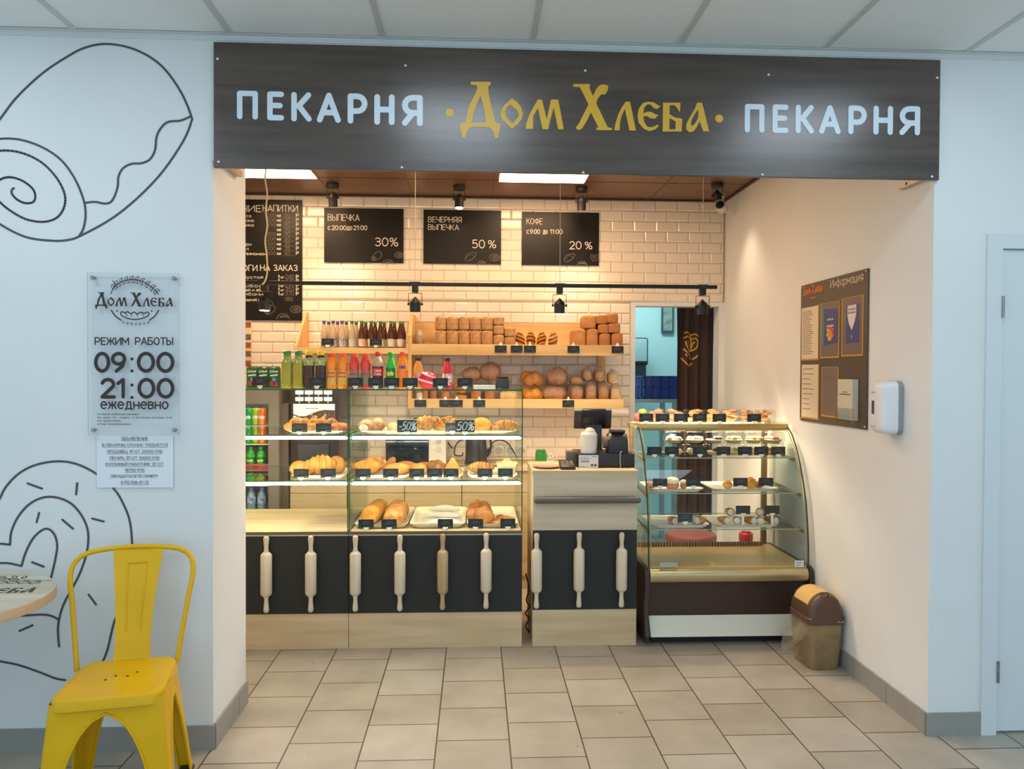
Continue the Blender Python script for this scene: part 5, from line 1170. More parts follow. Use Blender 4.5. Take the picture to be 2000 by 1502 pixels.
# shelf B and C plates
def plate(label, u0, u1, y0, y1, z, v):
    x0, x1 = PX(u0, y0, v), PX(u1, y0, v)
    return tray(label, x0, x1, y0, y1, z, mat('plate_white', (236, 230, 216), .25), .02, 'white plates in the pastry case')
yB = fy(FZ[1])+.07; yC_ = fy(FZ[2])+.065
plate('white plate with cream puffs at the left of the middle fridge shelf', 1268, 1377, yB, yB+.3, FZ[1], 950)
plate('white plate with small cakes at the right of the middle fridge shelf', 1392, 1523, yB, yB+.3, FZ[1], 950)
plate('white plate with cream horns at the left of the bottom fridge shelf', 1272, 1389, yC_, yC_+.3, FZ[2], 1020)
plate('white plate heaped with cream horns at the right of the bottom fridge shelf', 1396, 1524, yC_, yC_+.3, FZ[2], 1020)
gq = 'cakes in the pastry case'
puff = crust('puff_glaze', (196, 132, 104), (168, 92, 66), 12)
def creampuff(m):
    m.blob((0, 0, .026), (.042, .04, .03), 18, 9, mi=0, flat=.85); m.blob((0, 0, .044), (.043, .041, .026), 18, 9, mi=1)
P(1313, 940, yB+.1, FZ[1], 'cream_puff', 'big cream puff with white icing on the left fridge plate', creampuff, [puff, sug], 'cake', gq)
P(1335, 945, yB+.09, FZ[1], 'cream_puff', 'small brown and white cake right of the big cream puff', lambda m: (m.blob((0, 0, .022), (.02, .026, .024), 14, 8, mi=0, flat=.9), m.blob((0, 0, .042), (.02, .022, .014), 12, 8, mi=1)), [dark_b, sug], 'cake', gq)
P(1262, 950, yB+.14, FZ[1], 'cream_puff', 'small brown cake at the left end of the left fridge plate', lambda m: m.blob((.03, 0, .02), (.03, .03, .02), 14, 8, flat=.9), [puff], 'cake', gq)
P(1421, 946, yB+.1, FZ[1], 'profiterole', 'yellow profiterole left on the right fridge plate', bun(.028, .03, .026, None), [yel], 'cake', gq)
P(1466, 946, yB+.1, FZ[1], 'nut_basket', 'spiky golden cake between two tags on the right fridge plate', lambda m: m.blob((0, 0, .032), (.03, .028, .034), 22, 12, fn=lambda th, ph: 1+.18*math.sin(7*th)*math.sin(5*ph), flat=.9), [yel], 'cake', gq)
P(1482, 950, yB+.12, FZ[1], 'nut_basket', 'small brown cake behind the right tag of the right fridge plate', bun(.022, .024, .022, None), [tan_b], 'cake', gq)
tag_row([1289, 1354, 1446, 1496], 945, yB+.015, FZ[1]+.0205, 'on the middle shelf of the curved pastry case')
def horn(m, rz):
    T = Matrix.Translation((0, 0, .024)) @ Matrix.Rotation(rz, 4, 'Z')
    m.tube([(0, -.04, 0), (0, -.03, 0), (0, 0, 0), (0, .04, -.002), (0, .06, -.004)], [.024, .025, .021, .014, .006], 14, 0, T=T)
    m.blob((0, 0, 0), (.021, .012, .021), 14, 8, mi=1, T=T @ Matrix.Translation((0, -.042, 0)))
hp = None
spots_ = [(1314, 1013, .1, 0, 10, 'at the left on the bottom left plate'), (1360, 1008, .16, 0, -30, 'at the back on the bottom left plate'), (1368, 1014, .1, 0, -50, 'at the right on the bottom left plate'),
  (1413, 1010, .1, 0, 15, 'at the left front of the heap'), (1438, 1012, .1, 0, -10, 'second in the heap\'s front row'), (1462, 1013, .09, 0, 25, 'third in the heap\'s front row'), (1483, 1013, .09, 0, -12, 'fourth in the heap\'s front row'), (1505, 1014, .1, 0, 20, 'at the right end of the heap\'s front row'),
  (1424, 998, .12, .045, 0, 'left on top of the heap'), (1484, 998, .12, .045, -20, 'right on top of the heap')]
for u, v, dy, dz, rz, lb in spots_:
    loc = (PX(u, yC_+dy, v), yC_+dy, FZ[2]+pz+dz); lb = 'cream horn '+lb
    if hp is None:
        m = MB(); horn(m, 0); hp = tag(m.build('cream_horn', [flake, sug]), lb, 'cake', 'cream horns in the pastry case'); hp.location = loc; hp.rotation_euler = (0, 0, R(rz))
    else: dup(hp, loc, R(rz), lb)
put_tag((PX(1338, yC_+.02, 1012), yC_+.02, FZ[2]+.0205), 'black price tag on the left plate of the bottom fridge shelf', 'price tags on the bottom fridge shelf')
for u, lb in ((1451, 'black price tag on a tall white stand amid the heaped cream horns'), (1508, 'black price tag on a tall white stand right of the heaped cream horns')):
    t = thing('price_tag', lb, 'price tag', (PX(u, yC_+.03, 1020), yC_+.03, FZ[2]+.006), 0, 'price tags on the bottom fridge shelf')
    MB().box(-TW/2, TW/2, -.0015, .0015, .068, .068+TH).build('card', tagb, t, world=False)
    MB().rbox((0, -.003, .07), (.03, .008, .01), .002).rbox((0, 0, .036), (.014, .006, .064), .002).rbox((0, 0, .003), (.03, .022, .006), .002).build('clip', clipm, t, world=False)
# ================================================================== CANS AND BOTTLES IN THE COOLER
can = [(.024,0),(.0325,.008),(.033,.012),(.033,.104),(.027,.115),(.026,.116)]
def canthing(u, z, label, m, tx, tm_, y=cy+.06):
    t = thing('drink_can', label, 'can', (PX(u, y, 830), y, z), 0, 'cans in the drinks cooler')
    b = MB().lathe([(0,0)]+can+[(0,.113)], seg=18)
    rr = .0335; text(b, tx, lambda x, y_: Vector((rr*math.sin(x/rr), -rr*math.cos(x/rr), .045+y_)), 0, 0, .024, .17, .044, 'c', 1)
    b.build('can_body', [m, tm_], t, world=False)
    MB().rbox((0, -.008, .1175), (.012, .02, .002), .0008, 1).build('pull_tab', alu, t, world=False)
c_g = mat('can_green', (24, 150, 64), .25, .3); c_o = mat('can_orange', (236, 128, 40), .25, .3); c_y = mat('can_lime', (150, 190, 40), .25, .3)
for row, z in (('top', CZ[0]+.0006), ('second', CZ[1]+.0006)):
    canthing(486, z, "green drink can at the left of the cooler's %s shelf" % row, c_g, 'Sprite', white_i)
    canthing(500, z, "lime drink can in the middle of the cooler's %s shelf" % row, c_y, 'Sprite', white_i, cy+.075)
    canthing(513, z, "orange drink can at the right of the cooler's %s shelf" % row, c_o, 'Fanta', white_i)
lm_ink = mat('lime_ink', (222, 232, 90), .5)
for row, z, k in (('third', CZ[2], .74), ('fourth', CZ[3], .36)):
    for i, u in enumerate((490, 510)):
        bottle('lemonade_bottle', '%s green bottle on the %s shelf of the cooler' % (('left', 'right')[i], row), (PX(u, cy+.07, 900), cy+.07, z+.0006), 'bottles in the drinks cooler', [(r, q*k) for r, q in bp3], liq('sprite_green', (40, 176, 60)), mat('cap_lime', (44, 160, 62), .4), .0155, .014, mat('lime_label', (20, 128, 52), .35), (.05*k, .115*k), text_=[('Sprite', .35, .4, .046)], tm=lm_ink)
for i, u in enumerate((491, 511)):
    bottle('water_bottle', '%s water bottle on the bottom shelf of the cooler' % ('left', 'right')[i], (PX(u, cy+.07, 980), cy+.07, CZ[4]+.0006), 'bottles in the drinks cooler', [(r*.95, z*.78) for r, z in bp3], liq('water_blue', (120, 150, 170)), mat('cap_blue', (80, 120, 180), .4), .0155, .014, mat('water_label', (70, 110, 180), .35, var=(40, .3), c2=(210, 220, 230)), (.05, .1))
# ================================================================== BOARDS ON THE TILED WALL
YBd = YB-.02
brd = mat('menu_black', (24, 22, 20), .36, spec=.3); chk = mat('chalk_white', (226, 214, 196), .7); chd = mat('chalk_dim', (120, 108, 94), .7)
bpl = plane((0, YBd-.0006, 0), (1,0,0), (0,0,1))
def bxy(u, v): p = at(u, v, YBd); return p.x, p.z
def btext(m, s, u0, v1, v0, u1=None, wt=.1, align='l', mi=0, slant=0):
    x, z = bxy(u0, v1); h = (v1-v0)/FPX*YBd
    wd = (u1-u0)/FPX*YBd if u1 else None
    text(m, s, bpl, x, z, h, wt, wd, align, mi, slant=slant)
def icon(m, u, v, kind, s=1, mi=1):
    x, z = bxy(u, v); k = s/FPX*YBd; L = lambda pts, w_=.0035: ribbon(m, [(x+a*k, z+b*k) for a, b in pts], w_, bpl, mi, 6)
    if kind == 'roll':
        L(smooth_line([(-9,-6),(-4,2),(4,8),(10,4),(9,-2),(2,-8),(-5,-10)], 3, True)); L(arc(-5,-6,4,3.5,0,360,12)); L(arc(-5,-6,1.8,1.5,0,300,8))
    elif kind == 'half': L(arc(0,-7,11,10,0,180,14)); L(smooth_line([(-6,-1),(-1,-3),(4,0),(8,-4)], 3)); L(arc(0,-5,5,4,20,170,8))
    elif kind == 'round': L(arc(0,0,10,7,0,360,18)); L(arc(1,0,6,4,0,360,12)); L(arc(1,0,2.5,1.5,0,360,8))
    elif kind == 'pasty': L(smooth_line([(-10,-7),(-8,3),(0,8),(11,8),(8,1),(0,-6)], 3, True)); L([(-9+i*1.6, -3+8*math.sin(PI*i/12)) for i in range(12)], .002)
    elif kind == 'heart': L(smooth_line([(0,-9),(-9,0),(-6,7),(0,4),(6,7),(9,0)], 4, True)); L(smooth_line([(0,-4),(-4,1),(0,2),(4,1)], 3, True))
def board(label, u0, u1, v0, v1, fn):
    p0, p1 = bxy(u0, v1), bxy(u1, v0)
    t = thing('menu_board', label, 'menu board', ((p0[0]+p1[0])/2, YBd, p0[1]), 0, 'black menu boards on the tiled wall')
    MB().box(p0[0], p1[0], YBd, YBd+.01, p0[1], p1[1]).build('panel', brd, t)
    m = MB(); fn(m); m.build('lettering', [chk, chd], t)
def b1(m):
    btext(m, 'ВЫПЕЧКА', 640, 431, 418, 701); btext(m, 'с', 640, 449.5, 438.5, None, .12); btext(m, '20:00', 648, 449.5, 440, 676, .14); btext(m, 'до', 677, 449.5, 439, 688, .12); btext(m, '21:00', 690, 449.5, 440, 717, .14)
    btext(m, '30%', 732, 481, 464, 777, .1); icon(m, 735, 499, 'roll'); icon(m, 758, 510, 'half'); icon(m, 779, 498, 'round', .8)
def b2(m):
    btext(m, 'ВЕЧЕРНЯЯ', 836, 434, 423, 901, mi=0); btext(m, 'ВЫПЕЧКА', 836, 449, 438, 896, mi=0); btext(m, '50', 922, 485, 468, 947, .1); btext(m, '%', 953, 485, 469, 969, .1)
    icon(m, 919, 502, 'pasty'); icon(m, 941, 512, 'half', .8); icon(m, 966, 503, 'round')
def b3(m):
    btext(m, 'КОФЕ', 1028, 438, 426, 1060); btext(m, 'с', 1028, 457, 446, None, .12); btext(m, '9:00', 1035, 457, 447.5, 1055, .14); btext(m, 'до', 1060, 457, 446, 1070, .12); btext(m, '11:00', 1074, 457, 447.5, 1099, .14)
    btext(m, '20', 1112, 487, 471, 1136, .11); btext(m, '%', 1142, 487, 472, 1157, .11); icon(m, 1112, 504, 'pasty', .95); icon(m, 1137, 513, 'half', .85); icon(m, 1161, 503, 'heart', .85)
board('black menu board reading 30% with hours 20:00 to 21:00', 633, 788, 408, 512, b1)
board('black menu board reading 50 % in the middle of the three', 827, 979, 411.5, 514.5, b2)
board('black menu board reading 20 % for coffee, rightmost of the three', 1019, 1170, 415.5, 517, b3)
def b4(m):
    btext(m, 'ГОРЯЧИЕ', 416, 413, 400, 507, .1); btext(m, 'НАПИТКИ', 513, 413, 400, 580, .1); btext(m, 'ПИРОГИ', 444, 529, 517, 501, .11); btext(m, 'НА', 508, 529, 517, 527, .11); btext(m, 'ЗАКАЗ', 534, 529, 517, 580, .11)
    rw = [424, 433, 442, 451.5, 460.5, 470, 479.5, 488.5, 498]
    nm = ['эспрессо', 'американо', 'каппучино', 'латте', 'раф', 'какао', 'чай черн', 'чай зел', 'чай с лимоном']
    for i, v in enumerate(rw):
        if i != 3: btext(m, ('200', '300', '250', '', '300', '200', '300', '200', '300')[i], 522, v, v-7, 538, .1, mi=1)
        btext(m, 'мл', 541, v, v-6, 548.5, .16)
        btext(m, ('50', '70', '80', '90', '90', '60', '35', '35', '40')[i], 556, v, v-7, 566, .1, mi=1); ribbon(m, [bxy(553, v+1.5), bxy(575, v+1.5)], .002, bpl, 1)
        btext(m, 'Р', 578, v, v-7, 583.5, .16)
        btext(m, nm[i], 448, v, v-6, 448+5.2*len(nm[i]) if i != 8 else 518, .13)
    for i, v in enumerate((544, 552, 561, 569, 577)):
        btext(m, '1', 543, v, v-7, None, .18); btext(m, 'кг', 548, v, v-5, 555, .16); btext(m, ('240', '320', '290', '350', '370')[i], 557, v, v-8, 574, .1, mi=1); btext(m, 'Р', 578, v, v-7, 583.5, .16)
        btext(m, ('с капустой', 'с мясом', 'с рыбой', 'с вишней и ябл', 'с грибами')[i], 452, v, v-6, 512, .13)
    btext(m, '180', 556, 588, 580, 572, .1, mi=1); btext(m, 'с картошкой и', 452, 588, 582, 507, .13)
    icon(m, 527, 604, 'roll'); icon(m, 553, 616, 'half', 1.1); icon(m, 578, 604, 'round', 1)
board('tall black menu board with price rows at the left end of the tiled wall', 400, 590, 391, 625, b4)
p0, p1 = bxy(455, 722), bxy(491.5, 617)
t = thing('poster', 'narrow pale poster with food photos at the left edge of the tiled wall', 'poster', ((p0[0]+p1[0])/2, YBd, p0[1]))
m = MB().box(p0[0], p1[0], YBd+.004, YBd+.008, p0[1], p1[1], 0)
hh = p1[1]-p0[1]
for i, (b, k) in enumerate(((.78, 1), (.55, 2), (.4, 1), (.24, 2), (.06, 1))):
    x, z = p1[0]-.035, p0[1]+hh*b
    m.box(x-.06, x+.028, YBd+.0034, YBd+.0038, z, z+hh*.11, k)
m.build('sheet', [mat('poster_cream', (222, 196, 160), .5), mat('poster_brown', (164, 92, 50), .5, var=(40, .4)), mat('poster_dark', (120, 96, 84), .5, var=(60, .4))], t)
# ================================================================== LAMPS
lblk = mat('lamp_black', (30, 29, 28), .45); lens_on = mat('lens_warm', (255, 226, 190), .4, emit=25); lens_dim = mat('lens_dark', (60, 54, 46), .3)
WARM = (1, .80, .56)
def spot_head(t, c, tilt, lens, sc_=1.0, r=.033):
    """yoke and lamp head hanging below point c; tilt=(dx,dy) leans the head"""
    c = Vector(c); d = Vector((tilt[0], tilt[1], -1)).normalized()
    T = Matrix.Translation(c) @ (Vector((0,0,-1)).rotation_difference(d)).to_matrix().to_4x4()
    H = .07*sc_
    hd = MB().lathe([(0, .035), (.006, .034), (.007, .03), (r, .004), (r*1.02, 0), (r*.96, -.002), (r*.94, -H+.004), (r*.98, -H), (r*.86, -H), (r*.84, -H+.006), (0, -H+.0065)], seg=20, T=T)
    for s in (1, -1): hd.lathe([(0, -.007), (.007, -.006), (.007, .006), (0, .007)], seg=8, T=T @ Matrix.Translation((s*(r+.006), 0, -.008)) @ Matrix.Rotation(PI/2, 4, 'Y'))
    hd.build('lamp_head', lblk, t)
    MB().lathe([(0, -H-.0002), (r*.84, -H-.0002), (r*.84, -H+.0058), (0, -H+.006)], seg=20, T=T).build('lens', lens, t)
    top = c+Vector((0, 0, .055))
    a = T @ Vector((r+.006, 0, -.008)); b = T @ Vector((-r-.006, 0, -.008))
    MB().tube([a, Vector((a.x, c.y, top.z)), Vector((b.x, c.y, top.z)), b], .0022, 6).build('yoke', lblk, t)
    return T @ Vector((0, 0, -H-.008)), d
ceil_sp = [(650, 370, 'above the 30% menu board', (.0, .32), lens_dim), (897, 372, 'above the 50 % menu board, its lens glowing', (0, -.12), lens_on), (1136, 376, 'above the 20 % menu board', (.03, .25), lens_dim), (1401, 352, 'near the right wall', (.16, -.06), lens_dim)]
for u, v, lb, tl, ln in ceil_sp:
    y = 5.38 if u < 1300 else 5.2
    x = PX(u, y, v)
    t = thing('ceiling_spotlight', 'black spotlight on the brown ceiling '+lb, 'spotlight', (x, y, ZS), 0, 'spotlights on the brown ceiling')
    MB().lathe([(0, -.032), (.040, -.032), (.042, -.028), (.042, -.001), (0, -.0009)], (x, y, ZS), 20).build('mount', lblk, t)
    lp, d = spot_head(t, (x, y, ZS-(.092 if u < 1300 else .078)), tl, ln, 1.0 if u < 1300 else .62, .033 if u < 1300 else .03)
    aim = lp+d
    lamp('spot_beam', 'SPOT', lp, SPOT_W*(.6 if u > 1300 else 1), WARM, t, aim, spot_size=R(80 if u > 1300 else 75), spot_blend=.9, shadow_soft_size=.05)
# suspended track
YTk = 4.42
za = at(1000, 557, YTk).z
ta, tb_ = PX(440, YTk, 553), PX(1400, YTk, 558)
t = thing('light_track', 'long black lamp track hung on thin wires across the shop', 'lamp track', ((ta+tb_)/2, YTk, za))
MB().rbox(((ta+tb_)/2, YTk, za), (tb_-ta, .03, .021), .004, 2).build('rail', lblk, t)
wire = mat('wire_pale', (206, 176, 136), .4)
for u in (811, 1094, 1373): MB().tube([(PX(u, YTk, 450), YTk, za+.011), (PX(u, YTk, 450), YTk, ZS-.002)], .0016, 6).build('suspension_wire', wire, t)
for i, (u, ln, lb) in enumerate(((517, lens_on, 'at the left end, its lens glowing'), (811, lens_dim, 'above the middle display case'), (1093, lens_dim, 'above the cash counter'), (1372, lens_dim, 'in front of the kitchen doorway'))):
    x = PX(u, YTk, 575)
    t = thing('track_spotlight', 'black spotlight clipped to the hanging track, '+lb, 'spotlight', (x, YTk, za-.01), 0, 'spotlights on the hanging track')
    MB().rbox((x, YTk, za-.03), (.036, .034, .038), .003).box(x-.03, x+.03, YTk-.018, YTk-.0155, za-.012, za+.0125).build('adapter', lblk, t)
    lp, d = spot_head(t, (x, YTk, za-.108), ((0, -.05), (0, .12), (0, .12), (.05, .05))[i], ln, .75)
    lamp('spot_beam', 'SPOT', lp, SPOT_W*(1.5 if i < 3 else 1.1), WARM, t, lp+d, spot_size=R(150 if i < 3 else 105), spot_blend=.6, shadow_soft_size=.02)
cable('wavy white cord hanging from the ceiling to the left track spotlight', [tuple(at(u, v, YTk-.02)) for u, v in ((519,285),(519,330),(518,350),(522,380),(519,410),(522,440),(518,470),(521,500),(522,530),(518,548))]+[tuple(at(512, 556, YTk-.02))], .0048, mat('cord_white', (226, 202, 164), .5), 'lamp_cord', 'cord')
t = thing('security_camera', 'small white security camera in the corner of the shop ceiling', 'camera', tuple(at(1412, 392, 5.5)))
c0 = at(1409, 405, 5.45)
T = Matrix.Translation(c0) @ Matrix.Rotation(R(-35), 4, 'Z') @ Matrix.Rotation(R(72), 4, 'X')
cwm = mat('camera_white', (222, 208, 190), .4)
MB().lathe([(0, -.04), (.03, -.04), (.037, -.03), (.04, .02), (.038, .036), (0, .037)], seg=20, T=T).build('body', cwm, t)
MB().lathe([(0, .0365), (.03, .0365), (.032, .039), (.028, .042), (0, .0425)], seg=20, T=T).build('lens', mat('camera_lens', (34, 34, 30), .15), t)
MB().tube([c0+Vector((.015, .02, .03)), c0+Vector((.02, .03, .06)), Vector((c0.x+.02, c0.y+.03, ZS-.001))], .009, 8).build('bracket', cwm, t)
# ================================================================== KITCHEN SEEN THROUGH THE DOORWAY
yk = 5.93
cu0, cu1 = PX(1325, yk, 700), PX(1393, yk, 700)
t = thing('door_curtain', 'dark brown curtain with a golden pastry drawing in the kitchen doorway', 'curtain', ((cu0+cu1)/2, yk, .06))
cur = mat('curtain_brown', (58, 38, 32), .8, bump=(200, .2))
def cy_(x, z): s_ = (x-cu0)/(cu1-cu0); return yk+.022*math.sin(s_*2*PI*3.3+.6)+.01*math.sin(s_*17)*(z/2)
def cx_(s_, z): k_ = (2.1-z)/2.1; return cu0+(cu1-cu0)*(s_+(.03*math.sin(z*3)-.02)*(1-s_)) + (-.03 if s_ > .5 else .02)*max(0, (z-1.75)/.35)*-1
rings = []
for i in range(29):
    z = .06+(2.12-.06)*i/28
    rings.append([Vector((cx_(j/48, z), cy_(cx_(j/48, z), z), z)) for j in range(49)])
cm_ = MB().loft(rings, closed=False); cm_.build('cloth', cur, t)
MB().tube([(kx0-.02, yk, 2.13), (kx1+.02, yk, 2.13)], .012, 8).build('curtain_rod', mat('rod_dark', (60, 50, 44), .4), t)
gd = mat('gold_print', (196, 146, 52), .5); m = MB()
def kf(x, z): return Vector((x, cy_(x, z)-.004, z))
def kl_(pts, w_=.011):
    q = []
    for (a, b), (c_, d_) in zip(pts, pts[1:]):
        for i in range(4): q.append((a+(c_-a)*i/4, b+(d_-b)*i/4))
    q.append(pts[-1]); q = [(at(1220+x*.1998, 580+y*.1998, yk).x, at(1220+x*.1998, 580+y*.1998, yk).z) for x, y in q]; ribbon(m, q, w_, kf, 0, 8)
for pts in ([(582,352),(610,345),(640,365),(652,400)], [(655,372),(690,365),(712,385)], [(580,400),(610,385),(640,405),(655,450),(640,490)], [(655,415),(690,405),(708,440),(700,490),(670,520),(650,530)], [(590,440),(600,480),(620,515),(645,535),(655,500),(665,465),(680,440)], [(575,510),(600,540),(635,565),(640,605)], [(560,600),(590,645),(630,675),(660,650)], [(665,610),(690,590),(708,572)], [(590,560),(600,580)], [(612,430),(630,470)]): kl_(smooth_line(pts, 3))
m.build('golden_print', gd, t, label='golden pastry drawing')
t = thing('kitchen_picture', 'grey-green framed picture on the kitchen wall left of the curtain', 'picture', tuple(at(1305, 650, 7.46)))
a, b = at(1293, 650, 7.46), at(1317, 575, 7.46)
MB().box(a.x, b.x, 7.46, 7.495, a.z, b.z).build('frame', mat('picture_frame', (56, 82, 82), .5), t)
MB().box(a.x+.012, b.x-.022, 7.455, 7.4595, a.z+.02, b.z-.02).build('print', mat('picture_print', (150, 172, 158), .5, var=(14, .4), c2=(96, 120, 112)), t)
t = thing('wall_monitor', 'pale screen with a dark rim on the kitchen wall at the doorway\'s left', 'monitor', tuple(at(1250, 720, 7.3)))
a, b = at(1215, 713, 7.2), at(1269, 659, 7.2)
MB().rbox(((a.x+b.x)/2, 7.3, (a.z+b.z)/2), (b.x-a.x, .1, b.z-a.z), .02, 3).build('housing', mat('monitor_dark', (30, 44, 48), .4), t)
MB().rbox(((a.x+b.x)/2-.005, 7.247, (a.z+b.z)/2+.012), (b.x-a.x-.02, .01, b.z-a.z-.05), .012, 3).build('screen', mat('monitor_screen', (150, 184, 186), .3), t)
MB().box(b.x-.12, b.x-.02, 7.26, 7.495, a.z-.14, a.z+.005).build('wall_arm', mat('monitor_dark', (30, 44, 48), .4), t)
bl = mat('crate_blue', (24, 52, 124), .45); bl2 = mat('crate_blue_light', (52, 100, 170), .45)
def crate(label, u0, u1, v0, v1, y, m_):
    a, b = at(u0, v1, y), at(u1, v0, y)
    t = thing('plastic_crate', label, 'crate', ((a.x+b.x)/2, y, a.z), 0, 'blue crates in the kitchen')
    w_, h_ = b.x-a.x, b.z-a.z
    q = MB().box(a.x, b.x, y, y+.3, a.z, a.z+.012).box(a.x, b.x, y, y+.012, a.z, b.z).box(a.x, b.x, y+.288, y+.3, a.z, b.z).box(a.x, a.x+.012, y, y+.3, a.z, b.z).box(b.x-.012, b.x, y, y+.3, a.z, b.z)
    for k in (.0, .5, .93): q.box(a.x-.008, b.x+.008, y-.01, y+.31, a.z+h_*k, a.z+h_*k+.016)
    for k in range(5): q.box(a.x+w_*k/4-.006, a.x+w_*k/4+.006, y-.01, y, a.z, b.z)
    q.build('crate_box', m_, t); return t
kt_ = at(1290, 779, 6.5).z
t = thing('kitchen_table', 'pale table carrying the blue crates in the kitchen', 'table', (at(1280, 780, 6.5).x, 6.6, 0))
ka, kb_ = at(1215, 780, 6.4).x, at(1327, 780, 6.4).x
ttm = mat('kitchen_steel', (150, 168, 168), .4, .3)
MB().box(ka, kb_, 6.4, 6.9, kt_-.03, kt_).build('table_top', ttm, t)
for x in (ka+.03, kb_-.03):
    for y in (6.43, 6.87): MB().box(x-.02, x+.02, y-.02, y+.02, 0, kt_-.031).build('leg', ttm, t)
crate('lighter blue crate at the left edge of the doorway in the kitchen', 1222, 1256, 736, 779, 6.45, bl2)
crate('big dark blue crate on the kitchen table beside the curtain', 1258, 1325, 735, 779, 6.47, bl)
# ================================================================== RIGHT WALL
XW = XR-.001
def wy(x, y): return atx(1540+x*.2529, 500+y*.253, XW-.008)
by0, by1 = wy(93, 700).y, wy(607, 700).y
bz0, bz1 = (wy(93, 1272).z+wy(607, 1338).z)/2, (wy(93, 232).z+wy(607, 98).z)/2
t = thing('information_board', 'dark brown information board with papers in gold frames on the right wall', 'notice board', (XW, (by0+by1)/2, bz0))
MB().box(XW-.008, XW, by1, by0, bz0, bz1).build('panel', mat('board_brown', (84, 70, 56), .35), t)
bwid = by0-by1; bhei = bz1-bz0
ib = lambda a, b, d=0: Vector((XW-.009-d, by0-a, bz0+b))
def ab(x, y): p = wy(x, y); return by0-p.y, p.z-bz0
gol = mat('gold_frame', (206, 150, 60), .4, .2)
def card(x0, x1, y0, y1, m_, frame=True, d=.0, name='paper'):
    a0, _ = ab(x0, (y0+y1)/2); a1, _ = ab(x1, (y0+y1)/2); _, b0 = ab((x0+x1)/2, y1); _, b1 = ab((x0+x1)/2, y0)
    if frame:
        fr_ = MB(); e = .009
        fr_.prism([(a0-e,b0-e),(a1+e,b0-e),(a1+e,b1+.002),(a0-e,b1+.002)], lambda a, b: ib(a, b, -.0005), lambda a, b: ib(a, b, .0004)); fr_.build('gold_frame', gol, t)
    mb_ = MB().prism([(a0,b0),(a1,b0),(a1,b1),(a0,b1)], lambda a, b: ib(a, b, .0005), lambda a, b: ib(a, b, .0012+d), 0)
    return mb_, a0, a1, b0, b1, (lambda a, b: ib(a, b, .0016+d))
ppr = mat('paper_cream', (222, 204, 176), .5); ink = mat('paper_ink', (140, 130, 112), .6)
for (x0, x1, y0, y1, n, st) in ((106, 230, 395, 793, 22, 1), (106, 230, 840, 1245, 9, 2)):
    mb_, a0, a1, b0, b1, fm_ = card(x0, x1, y0, y1, ppr)
    for i in range(n):
        zz = b1-(b1-b0)*(.08+.86*i/n); ribbon(mb_, [(a0+.012, zz), (a0+.03+(a1-a0)*random.uniform(.3, .62), zz)], .0045, fm_, 1, caps=False)
    mb_.build('paper', [ppr, ink], t, label='cream printed sheet')
bp_m = mat('leaflet_blue', (62, 64, 116), .35); gp = mat('leaflet_grey', (112, 96, 84), .35)
mb_, a0, a1, b0, b1, fm_ = card(252, 388, 360, 775, gp)
mb_.add([fm_(a0, b0+.25*(b1-b0)), fm_(a0+.035, b0+.25*(b1-b0)), fm_(a0+.035, b1-.01), fm_(a0, b1-.005)], [(0,1,2,3)], 1)
mb_.add([fm_(a0+.038, b0+.2*(b1-b0)), fm_(a1-.004, b0+.25*(b1-b0)), fm_(a1-.004, b1-.04), fm_(a0+.038, b1-.03)], [(0,1,2,3)], 2)
g2_ = lambda a, b: fm_(a, b)+Vector((-.0008, 0, 0))
am, bm_ = (a0+a1)/2+.012, b0+(b1-b0)*.45
mb_.add([g2_(am+(.05 if i % 2 else .028)*math.cos(2*PI*i/16), bm_+(.05 if i % 2 else .03)*math.sin(2*PI*i/16)) for i in range(16)], [tuple(range(16))], 3)
for i in range(8): mb_.add([g2_(am+.03*math.cos(i*2.4)+.011*math.cos(s), bm_-.008+.03*math.sin(i*2.4)+.011*math.sin(s))+Vector((-.0001*(i+1),0,0)) for s in [2*PI*j/8 for j in range(8)]], [tuple(range(8))], (5, 6, 3)[i % 3])
text(mb_, '~~~', g2_, am, b1-.1, .02, .18, .07, 'c', 4); text(mb_, '~~~~', g2_, am, b1-.135, .02, .18, .08, 'c', 4)
mb_.build('leaflet', [gp, mat('leaflet_green', (84, 128, 110), .4), bp_m, mat('leaflet_orange', (214, 128, 52), .4), mat('leaflet_white', (216, 208, 204), .5), mat('leaflet_red', (190, 60, 50), .4), mat('leaflet_yellow', (220, 180, 60), .4)], t, label='blue leaflet with a bright splash')
mb_, a0, a1, b0, b1, fm_ = card(418, 572, 316, 760, gp)
W_ = a1-a0; Hh = b1-b0
mb_.add([fm_(a0+W_*.2, b0+Hh*.2), fm_(a1-W_*.12, b0+Hh*.2), fm_(a1-W_*.12, b1-Hh*.13), fm_(a0+W_*.2, b1-Hh*.13)], [(0,1,2,3)], 1)
g2_ = lambda a, b: fm_(a, b)+Vector((-.0008, 0, 0))
mb_.add([g2_(a0+W_*x, b0+Hh*z) for x, z in ((.28,.86),(.28,.7),(.34,.56),(.5,.42),(.64,.56),(.72,.7),(.72,.86))], [tuple(range(7))], 2)
g3_ = lambda a, b: fm_(a, b)+Vector((-.0014, 0, 0))
text(mb_, '~~~', g3_, a0+W_*.5, b0+Hh*.76, .018, .18, W_*.36, 'c', 3); text(mb_, '~~~~', g3_, a0+W_*.5, b0+Hh*.7, .018, .18, W_*.38, 'c', 3)
text(mb_, '1', g2_, a0+W_*.5, b0+Hh*.27, .02, .2, None, 'c', 2)
mb_.build('leaflet', [gp, bp_m, mat('leaflet_white', (216, 208, 204), .5), ink], t, label='blue leaflet with a white shield')
mb_, a0, a1, b0, b1, fm_ = card(262, 380, 858, 1232, mat('book_brown', (124, 104, 90), .4))
